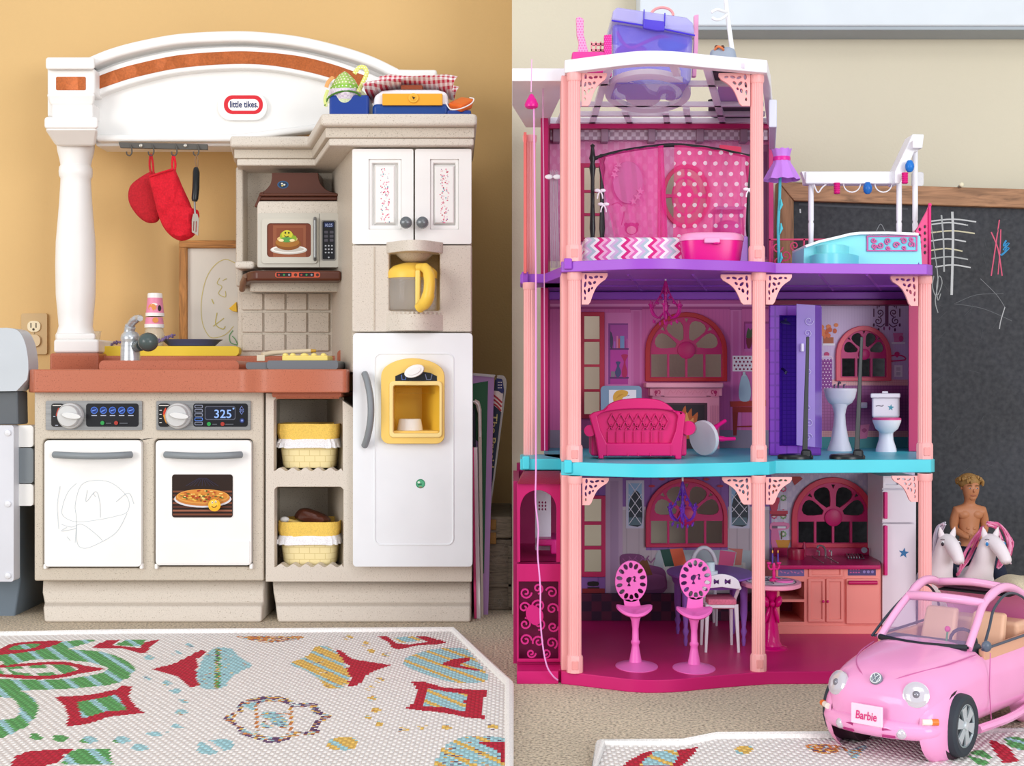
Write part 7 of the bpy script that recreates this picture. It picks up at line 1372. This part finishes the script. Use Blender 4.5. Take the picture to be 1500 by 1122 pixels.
# ------------------------------------------------------------------ pink toy car
rt = .0075
W0 = PZ(1405, 1108, rt); FW_ = Vector((-.66, -.7513, 0)); LF = Vector((.7513, -.66, 0)); UP = Vector((0, 0, 1)); O_ = W0-FW_*.125-LF*.070; O_.z = 0
def CL(x, y, z): return O_+FW_*x+LF*y+UP*z
car = thing('toy_convertible_car', 'glossy pink rounded toy car with open roof on the rug corner', 'toy car', (O_.x, O_.y, rt)); CP = M('f0a0ce', .14); CPD = M('d9277e', .35)
keys = [(.193, .022, .050, .072), (.190, .040, .040, .080), (.183, .053, .032, .088), (.170, .062, .027, .096), (.145, .068, .024, .105), (.105, .071, .022, .113), (.065, .073, .022, .118), (.02, .075, .022, .115), (-.05, .076, .022, .113), (-.12, .075, .024, .113), (-.16, .068, .03, .104), (-.19, .05, .04, .088), (-.2, .03, .05, .07)]
ks = CAT(keys, 5); NA = 36; verts = []; fc = []
def sp(c, p): return math.copysign(abs(c)**p, c)
for x, w, zb, zt2 in ks:
    for i in range(NA):
        a = 2*math.pi*i/NA; verts.append((x, w*sp(math.cos(a), .62), (zb+zt2)/2+(zt2-zb)/2*sp(math.sin(a), .75)))
for j in range(len(ks)-1):
    for i in range(NA):
        k = (i+1) % NA; f = (j*NA+i, j*NA+k, (j+1)*NA+k, (j+1)*NA+i); cx = sum(verts[q][0] for q in f)/4; cy = sum(verts[q][1] for q in f)/4; cz = sum(verts[q][2] for q in f)/4
        if -.125 < cx < .05 and abs(cy) < .062 and cz > .095: continue
        fc.append(f)
fc += [tuple(range(NA)), tuple((len(ks)-1)*NA+i for i in range(NA))]
bo = MB().add([CL(*v) for v in verts], fc).b('body', CP, car)
def cbox(x0, x1, y0, y1, z0, z1):
    v = [CL(x, y, z) for z in (z0, z1) for x, y in ((x0, y0), (x1, y0), (x1, y1), (x0, y1))]
    return MB().add(v, [(0, 3, 2, 1), (4, 5, 6, 7), (0, 1, 5, 4), (1, 2, 6, 5), (2, 3, 7, 6), (3, 0, 4, 7)])
TAN = M('e0a98c', .45)
cbox(-.12, .048, -.06, .06, .05, .075).b('cabin_floor', TAN, car); 
for s_ in (-1, 1):
    cbox(-.12, .045, s_*.058, s_*.066, .06, .112).b('door_lining', TAN, car, bev=.002)
    st_ = cbox(-.055, -.005, s_*.03-.022, s_*.03+.022, .075, .095).b('seat', TAN, car, bev=.006, seg=3)
    MB().loft([[CL(-.05+dx, s_*.03+dy, z) for dx, dy in ((0, -.022), (.014, -.022), (.014, .022), (0, .022))] for dx_, z in ((0, .09), )]+[[CL(-.066+dx, s_*.03+dy*.9, .138) for dx, dy in ((0, -.022), (.012, -.022), (.012, .022), (0, .022))]]).b('seat_back', M('e8b899', .45), st_, bev=.004, seg=3)
cbox(-.118, -.08, -.056, .056, .075, .125).b('rear_bench', M('e8b899', .45), car, bev=.006, seg=3)
cbox(.025, .055, -.056, .056, .095, .116).b('dashboard', M('3a4250', .5), car, bev=.006, seg=3)
MB().tube([CL(.02+.004*math.cos(a)*0, .03+.016*math.cos(a), .112+.016*math.sin(a)) for a in [i*.3927 for i in range(16)]], .002, 6, closed=True).b('steering_wheel', M('2e3440', .4), car)
fl_ = MB().tube([CL(.045, .02, .112), CL(.043, .021, .128)], .0012, 6).b('flower_stem', M('3f9a5c', .5), car); MB().ball(CL(.043, .021, .130), .0036, seg=10).b('flower_head', M('e63c94', .4), car)
# greenhouse
RP = M('f2acd4', .14)
for s_ in (-1, 1):
    MB().tube(CAT([CL(.062, s_*.054, .114), CL(.032, s_*.051, .137), CL(.0, s_*.047, .157), CL(-.045, s_*.048, .170), (CL(-.09, s_*.05, .163)), CL(-.135, s_*.055, .137), CL(-.165, s_*.058, .104)], 5), [.0045]*12+[.0055]*19, 10).b('roof_rail', RP, car)
    MB().tube(CAT([CL(.055, s_*.068, .113), CL(.025, s_*.063, .134), CL(-.005, s_*.057, .152), CL(-.045, s_*.056, .164), CL(-.085, s_*.058, .157), CL(-.12, s_*.063, .134), CL(-.135, s_*.068, .112)], 5), .0016, 6).b('window_seal', M('3d4654', .4), car)
    MB().tube([CL(.052, s_*.066, .113), CL(-.13, s_*.069, .113)], .0016, 6).b('belt_seal', M('4a5464', .4), car)
def glass(rows, name, mt_): MB().loft(rows, cap=False, closed=False).b(name, mt_, car)
MB().tube(CAT([CL(0, -.047, .157), CL(.008, -.02, .160), CL(.008, .02, .160), CL(0, .047, .157)], 5), .0055, 10).b('windscreen_header', RP, car)
MB().tube(CAT([CL(-.085, -.05, .164), CL(-.08, 0, .169), CL(-.085, .05, .164)], 5), .005, 10).b('roof_bar', RP, car)
ws_ = []
for t in [i/6 for i in range(7)]:
    ws_.append([CL(.064*(1-t)+.002*t+.016*math.sin(math.pi*(u+1)/2)*(1-t*.5), u*(.053*(1-t)+.046*t), .115*(1-t)+.157*t) for u in [k/5-1 for k in range(11)]])
glass(ws_, 'windscreen', M('c8a8d8', .05, alpha=.28))
MB().tube([p for p in ws_[0]], .0036, 8).b('windscreen_seal', M('20242e', .35), car)
for s_ in (0, -1): MB().tube([r[s_] for r in ws_], .0022, 8).b('windscreen_seal', M('2a2f3a', .35), car)
rp = []
for t in [i/6 for i in range(7)]:
    rp.append([CL(-.085-.085*t, u*(.05+.008*t), .164-.060*t**1.4) for u in [k/3-1 for k in range(7)]])
MB().loft(rp+[[p-UP*.003 for p in r] for r in rp[::-1]], cap=False, closed=False).b('rear_roof', CP, car)
cbox(-.12, -.08, -.045, .045, .155, .157).b('folded_top', M('1c1b20', .6), car)
# fenders, wheels
for x_, s_ in ((.125, 1), (.125, -1), (-.12, 1), (-.12, -1)):
    n = 26; m_ = 10; rows = []
    for j in range(m_+1):
        t = j/m_*math.pi/2; rows.append([CL(x_+.062*math.cos(a)*math.cos(t), s_*(.052+.024*math.sin(t)), .044+.046*math.sin(a)*math.cos(t)) for a in [2*math.pi*i/n for i in range(n)]])
    MB().loft(rows, cap=False).b('fender', CP, car)
    ax_ = LF*s_; c_ = CL(x_, s_*.041, rt+.0345)
    MB().lathe([(.036, .0), (.0385, .024), (.038, .0275), (.034, .0278)], c_, 32, axis=ax_).b('wheel_arch', M('3a2430', .6), car)
    wh = MB().lathe([(.022, .035), (.024, .0375), (.030, .0385), (.0335, .036), (.0345, .030), (.0345, .012), (.033, .006), (.02, .006)], c_, 40, axis=ax_).b('tyre', M('2f353d', .6), car)
    hb = MB().lathe([(.0, .0335), (.0235, .0335), (.0245, .0365), (.0225, .037), (.0215, .0345)], c_, 36, axis=ax_).b('rim', M('b9c3c8', .25, metal=.5), wh)
    u_ = FW_
    for i in range(6):
        a = i*math.pi/3+.3; e1 = u_*math.cos(a)+UP*math.sin(a); e2 = -u_*math.sin(a)+UP*math.cos(a); cc = c_+ax_*.0345
        MB().slab([[cc+e1*.004+e2*.0035, cc+e1*.021+e2*.006, cc+e1*.021-e2*.006, cc+e1*.004-e2*.0035]], ax_*.0025).b('spoke', M('c4ced2', .25, metal=.5), wh)
        b2 = a+math.pi/6; g1 = u_*math.cos(b2)+UP*math.sin(b2); g2 = -u_*math.sin(b2)+UP*math.cos(b2); MB().slab([[cc+g1*.009, cc+g1*.0195+g2*.0042, cc+g1*.0195-g2*.0042]], ax_*.0006).b('rim_gap', M('1e242a', .6), wh)
    MB().lathe([(.005, .037), (.004, .0385), (0, .039)], c_, 16, axis=ax_).b('hub', M('d4dade', .25, metal=.5), wh)
# front details
def lamp(y, z, x, r, name, dirv):
    l_ = MB().lathe([(r*1.12, -.003), (r*1.12, .0006), (r, .001), (r*.95, .0016), (r*.6, .0028), (0, .0032)], CL(x, y, z), 22, axis=dirv).b(name, M('d6cfd8', .12, metal=.35), car); MB().ball(CL(x, y, z)+dirv.normalized()*.0006, r*.38, seg=10).b('bulb', M('8d8a94', .2, metal=.5), l_)
for s_ in (-1, 1):
    lamp(s_*.0465, .081, .1815, .0125, 'headlight', (FW_*.86+LF*s_*.36+UP*.36)); lamp(s_*.036, .040, .1955, .0052, 'fog_light', (FW_+LF*s_*.3))
    e = FW_*.75+LF*s_*.66; c_ = CL(.1805, s_*.0625, .054); t_ = (LF*s_*.75-FW_*.66); MB().tube([c_-t_*.009, c_+t_*.001], .0034, 10).b('turn_signal', M('efe4d8', .2), car); MB().tube([c_+t_*.001, c_+t_*.008], .0036, 10).b('turn_signal_lens', M('e87a34', .2), car)
    for dz_ in (.036, .043): MB().tube([CL(.2015, s_*.017, dz_), CL(.1975, s_*.030, dz_)], .0016, 6).b('grille_slot', M('a82c70', .5), car)
bg = MB().lathe([(.0072, -.003), (.0072, .0012), (.0062, .002), (0, .0018)], CL(.181, 0, .0915), 24, axis=FW_*.8+UP*.6).b('badge', M('8f97a2', .2, metal=.6), car)
bn_ = (FW_*.8+UP*.6).normalized(); bu = LF; bv = bn_.cross(bu)*-1
bv = bv if bv.z > 0 else -bv; bc = CL(.181, 0, .0915)+bn_*.0026
for pts in (((-.003, .0045), (0, .0005), (.003, .0045)), ((-.005, .002), (-.0025, -.0045), (0, .0), (.0025, -.0045), (.005, .002))): MB().tube([bc+bu*a+bv*b_ for a, b_ in pts], .0006, 6).b('badge_letter', M('eceff2', .25, metal=.4), bg)
MB().tube([bc+bu*.0058*math.cos(i*.3142)+bv*.0058*math.sin(i*.3142) for i in range(20)], .0006, 6, closed=True).b('badge_ring', M('eceff2', .25, metal=.4), bg)
pc_ = CL(.2045, 0, .055); lp_ = MB().slab([[pc_+LF*a+UP*b_ for a, b_ in ((-.0185, -.010), (.0185, -.010), (.0185, .012), (-.0185, .012))]], FW_*-.003).b('licence_plate', M('f3d3e6', .35), car, bev=.001)
def letters(body, org, u, v, w, h, mt_, par, slant=.15):
    cu = bpy.data.curves.new('t', 'FONT'); cu.body = body; cu.resolution_u = 3; cu.offset = .015; ob = bpy.data.objects.new('t', cu); COL.objects.link(ob)
    me = bpy.data.meshes.new_from_object(ob.evaluated_get(bpy.context.evaluated_depsgraph_get())); vv = [q.co.copy() for q in me.vertices]; ff = [tuple(p.vertices) for p in me.polygons]
    bpy.data.objects.remove(ob); bpy.data.curves.remove(cu); bpy.data.meshes.remove(me); a = min(q.x for q in vv); b_ = max(q.x for q in vv)
    return MB().add([org+u*((q.x-a)/(b_-a)*w+q.y*slant*h)+v*(q.y/.7*h) for q in vv], ff).b('lettering', mt_, par)
letters('Barbie', pc_+FW_*.0006-LF*.0125-UP*.004, LF, UP, .0245, .009, M('d8347c', .4), lp_)
hl = CAT([CL(.062, -.062, .108), CL(.12, -.052, .104), CL(.165, -.03, .0975), CL(.182, 0, .086), CL(.165, .03, .0975), CL(.12, .052, .104), CL(.062, .062, .108)], 5)
MB().tube(hl, .0007, 5).b('bonnet_seam', M('c868a0', .4), car)
for s_ in (1,): MB().tube([CL(.05, .0745, .11), CL(.055, .0755, .07), CL(.05, .0755, .035)], .0006, 5).b('door_seam', M('c868a0', .4), car); MB().tube(CAT([CL(.085, .074, .03), CL(.0, .077, .028), CL(-.08, .074, .03)], 4), .005, 8).b('running_board', CP, car)
mr_ = MB().ball(CL(.050, .070, .117), .006, .004, .0065, 12).b('wing_mirror', M('5a6474', .3), car)
MB().tube(CAT([CL(.164, -.0600, .043), CL(.178, -.052, .042), (CL(.190, -.025, .042)), CL(.1925, 0, .042), CL(.190, .025, .042), CL(.178, .052, .042), CL(.164, .0600, .043)], 5), .0105, 12).b('bumper', CP, car)
# ------------------------------------------------------------------ figures made of skinned joints
def skinned(name, nodes, edges, mt_, parent, root=0, sub=2):
    me = bpy.data.meshes.new(name); me.from_pydata([tuple(n[0]) for n in nodes], edges, []); me.materials.append(mt_)
    o = bpy.data.objects.new(name, me); COL.objects.link(o); bm = bmesh.new(); bm.from_mesh(me); ly = bm.verts.layers.skin.verify()
    for v, n in zip(bm.verts, nodes):
        r = n[1] if isinstance(n[1], tuple) else (n[1], n[1]); v[ly].radius = r; v[ly].use_root = (v.index == root)
    bm.verts.ensure_lookup_table(); bm.verts[root][ly].use_root = True; bm.to_mesh(me); bm.free()
    m = o.modifiers.new('skin', 'SKIN'); m.use_smooth_shade = True; s_ = o.modifiers.new('subdivision', 'SUBSURF'); s_.levels = s_.render_levels = sub
    if parent is not None:
        o.parent = parent
        if parent.type == 'EMPTY': o.matrix_parent_inverse = Matrix.Translation(-Vector(parent.location))
    return o
HW = M('eadfe4', .4)
def horse(label, npx, hpx, trx, d, eyec, mane, seed, toward):
    """npx: column of the neck base, hpx: column of the poll, trx: column of the hip; head tipped forward"""
    x0, xp, xr = xat(npx, d), xat(hpx, d), xat(trx, d+.15); y = d-CD; t = thing('toy_horse', label, 'toy horse', (x0, y+.06, 0), 'white toy horses')
    zc_ = .086; xm_ = (x0+xr)/2; mz = xat(hpx+toward, d)
    N = [((xm_, y+.085, zc_), .030), ((x0*.8+xr*.2, y+.035, zc_+.002), .029), ((x0, y+.012, .108), .0225), (((x0+xp)/2, y-.002, .140), .0175), ((xp, y-.010, .174), .0145), (((xp*.55+mz*.45), y-.026, .163), .0125), ((mz, y-.040, .144), .0098), ((mz, y-.044, .136), .0085),
         ((xr, y+.135, zc_+.002), .029), ((xr, y+.155, zc_), .022)]
    E = [(0, 1), (1, 2), (2, 3), (3, 4), (4, 5), (5, 6), (6, 7), (0, 8), (8, 9)]
    for bx0, by0, zz in ((x0*.8+xr*.2, y+.03, 1), (xr, y+.14, 8)):
        for s_ in (-1, 1):
            i = len(N); N += [((bx0+s_*.019, by0, .062), .013), ((bx0+s_*.020, by0+(.004 if zz == 1 else -.008), .040), .0075), ((bx0+s_*.020, by0+(.004 if zz == 1 else .008), .020), .0062), ((bx0+s_*.020, by0, .006), .0075)]
            E += [(zz, i), (i, i+1), (i+1, i+2), (i+2, i+3)]
    skinned('body', N, E, HW, t)
    for s_ in (-1, 1):
        b_ = Vector((xp+s_*.0078, y-.010, .174)); MB().lathe([(.0050, 0), (.0048, .006), (.0030, .012), (0, .018)], b_, 10, axis=(s_*.25, -.15, 1), sy=.6).b('ear', HW, t)
        e0 = Vector(((xp*.72+mz*.28)+s_*.0122, y-.022, .1655)); ey = MB().ball(e0, .0036, .0024, .0042, 10).b('eye', M('f2f0f4', .2), t); MB().ball(e0+Vector((s_*.0012, -.0018, -.0004)), .0024, .0016, .0032, 10).b('iris', M(eyec, .15), ey)
        MB().tube(CAT([e0+Vector((-s_*.002, -.002, .0062)), e0+Vector((s_*.001, -.002, .0072)), e0+Vector((s_*.0035, .001, .006))], 3), .0005, 5).b('brow', M('4a3a44', .5), t)
        MB().ball(Vector((mz+s_*.0042, y-.050, .1385)), .0011, .0008, .0013, 8).b('nostril', M('c4a8b4', .5), t)
    rr = random.Random(seed)
    for col, strands in mane:
        for k, pts in enumerate(strands):
            for q in range(7):
                j = [tuple((p[0]+rr.uniform(-2.2, 2.2), p[1]+rr.uniform(-2, 2), p[2]+rr.uniform(-.004, .004))) for p in pts]
                MB().ptube(CAT(j, 4), [1.3]*(4*(len(j)-1))+[.6], 5).b('mane_lock', M(col[(k+q) % len(col)], .4), t)
    return t
horse('white toy horse with dark eye and grey lilac mane beside the dollhouse', 1378, 1384, 1362, 2.15, '2a1c2a', [(('b9b4c6', 'cfc8d6', 'd8c4d4'), [[(1384, 767, 2.15), (1374, 772, 2.155), (1369, 790, 2.16), (1367, 815, 2.165)], [(1384, 768, 2.15), (1378, 778, 2.16), (1372, 805, 2.17), (1372, 830, 2.175)]])], 1, 8)
horse('white toy horse with blue eyes and flowing pink mane beside the blackboard', 1437, 1447, 1424, 2.15, '2f7fc4', [(('e07aa4', 'd85f92', 'eaa2bf', 'c8527f'), [[(1446, 766, 2.15), (1462, 767, 2.155), (1474, 782, 2.155), (1477, 805, 2.15), (1466, 830, 2.14)], [(1448, 766, 2.15), (1466, 772, 2.16), (1482, 795, 2.16), (1478, 815, 2.155)], [(1447, 768, 2.15), (1462, 775, 2.15), (1468, 800, 2.145), (1462, 832, 2.135)], [(1440, 772, 2.16), (1426, 790, 2.165), (1414, 810, 2.165), (1405, 838, 2.165)], [(1440, 774, 2.16), (1428, 800, 2.165), (1416, 822, 2.165), (1402, 842, 2.165)]])], 2, 13)
tagit(MB().puff(CAT([(1463, 866), (1463, 855), (1470, 846), (1482, 842), (1500, 844), (1515, 850), (1524, 900), (1520, 955), (1490, 966), (1462, 955), (1458, 900)], 3, True), 2.05, .05, wob=.01).b('beige_plush_toy', M('cdbfa4', .8, 'cloth')), 'rounded beige plush toy behind the pink car at the right edge', 'plush toy').location = (0, 0, 0)
# doll
dd = 2.29; k_ = dd/F
dl = thing('person', 'shirtless male doll with sandy hair and dark jeans seated on the pink-maned horse', 'doll', P(1420, 812, dd)); SK = M('b97a54', .42)
def q_(px, py, dy=0.): return tuple(P(px, py, dd)+Vector((0, dy, 0)))
N = [(q_(1419, 806), (.019, .015)), (q_(1419, 792), (.0165, .013)), (q_(1419, 776), (.0172, .0125)), (q_(1420, 757), (.0225, .015)), (q_(1420, 747), (.0215, .0125)), (q_(1420, 739), (.0095, .009)), (q_(1420, 732, -.001), .0088), (q_(1421, 724, -.004), (.0135, .0140)), (q_(1421, 713, -.003), (.0158, .0160)), (q_(1421, 704, 0), .0135),
     (q_(1402, 748), .0098), (q_(1398.5, 760, .002), .0088), (q_(1397.5, 775, .002), .0068), (q_(1407, 783, -.018), .0056), (q_(1413.5, 785.5, -.024), .0042),
     (q_(1438, 748), .0098), (q_(1442, 760, .002), .0088), (q_(1443, 775, .002), .0068), (q_(1434, 783, -.018), .0056), (q_(1426, 786, -.024), .0042),
     (q_(1408, 812, -.006), .0150), (q_(1383, 832, -.028), .0115), (q_(1384, 880, -.012), .0075), (q_(1384, 892, -.030), .006),
     (q_(1431, 812, -.006), .0150), (q_(1458, 832, -.028), .0115), (q_(1458, 880, -.012), .0075), (q_(1458, 892, -.030), .006)]
E = [(0, 1), (1, 2), (2, 3), (3, 4), (4, 5), (5, 6), (6, 7), (7, 8), (8, 9), (4, 10), (10, 11), (11, 12), (12, 13), (13, 14), (4, 15), (15, 16), (16, 17), (17, 18), (18, 19), (0, 20), (20, 21), (21, 22), (22, 23), (0, 24), (24, 25), (25, 26), (26, 27)]
skinned('body', N, E, SK, dl)
J = [(Vector(n[0]), tuple(r+.0022 for r in (n[1] if isinstance(n[1], tuple) else (n[1], n[1])))) for n in (N[0], N[20], N[21], N[22], N[24], N[25], N[26])]
J[0] = (J[0][0]-Vector((0, 0, .002)), J[0][1]); skinned('jeans', J, [(0, 1), (1, 2), (2, 3), (0, 4), (4, 5), (5, 6)], M('22283c', .8, 'cloth'), dl)
MB().tube([q_(1419+17.5*math.cos(a), 799, .0148*math.sin(a)) for a in [i*.3142 for i in range(20)]], .0018, 6, closed=True).b('belt', M('1b2030', .7), dl)
for s_, hx in ((1, 1414), (-1, 1426)):       # fingers folded at the waist
    for i in range(4):
        MB().tube([q_(hx, 783.6+i*1.5, -.0255), q_(hx+s_*2.6, 783.8+i*1.5, -.0275), q_(hx+s_*(5-abs(i-1.5)*.6), 785+i*1.4, -.026)], [.0013, .0012, .0010], 6).b('finger', SK, dl)
    MB().tube([q_(hx-s_*1, 782.5, -.026), q_(hx+s_*1.5, 780.6, -.028), q_(hx+s_*3.4, 780.8, -.028)], [.0014, .0013, .0010], 6).b('thumb', SK, dl)
for s_ in (-1, 1):                           # ears, eyes, brows, chest
    MB().ball(q_(1421+s_*12.2, 714, .001), .0018, .003, .0042, 10).b('ear', SK, dl)
    e = MB().ball(q_(1421.5+s_*5, 714.3, -.0155), .0018, .0011, .0009, 10).b('eye', M('efe8e4', .3), dl); MB().ball(q_(1421.5+s_*5, 714.3, -.0164), .0010, .0006, .0009, 8).b('iris', M('2f3f52', .2), e)
    MB().tube(CAT([q_(1421.5+s_*2.6, 710.8, -.0172), q_(1421.5+s_*5.4, 709.8, -.0168), q_(1421.5+s_*8.2, 711, -.0145)], 3), .0008, 6).b('eyebrow', M('7a5632', .6), dl)
    MB().ball(q_(1420+s_*9, 753, -.0062), .0112, .0065, .0085, 14).b('pectoral', SK, dl)
    for i in range(3): MB().ball(q_(1419.5+s_*4.2, 773+i*6.2, -.0098), .0042, .003, .0030, 10).b('abdominal', SK, dl)
MB().ball(q_(1421.8, 718, -.0172), .0018, .0026, .0034, 10, axis=(0, -.3, 1)).b('nose', SK, dl); MB().tube(CAT([q_(1418, 724.6, -.0150), q_(1421.8, 725.2, -.0166), q_(1425.5, 724.4, -.0150)], 3), .0009, 6).b('mouth', M('a0604c', .5), dl)
MB().ball(q_(1421.5, 728.5, -.0105), .0062, .0045, .0042, 12).b('chin', SK, dl)
hair = MB().ball(q_(1420, 705.5, .004), .0185, .0185, .0145, 18); rr = random.Random(11)
for i in range(70):
    a = rr.uniform(0, 6.28); r0 = rr.uniform(.2, 1); x, yy = 1420+17*r0*math.cos(a), .016*r0*math.sin(a)+.002; top_y = 703-5.5*math.sqrt(max(0, 1-r0*r0))
    p0 = q_(x, top_y+1, yy); end = q_(x+math.cos(a)*1.2+rr.uniform(-1.8, 2.4), top_y+rr.uniform(3, 7)*r0+(4 if yy > 0 else 0), yy*1.15-(.002 if yy < 0 else 0)); mid = tuple((Vector(p0)+Vector(end))/2+Vector((math.cos(a)*.002, -.001, .0022)))
    hair.tube(CAT([p0, mid, end], 3), [.0028]*4+[.0022]*2+[.0009], 6)
hair.b('hair', M('9a7440', .5, 'cloth', scale=.5), dl)
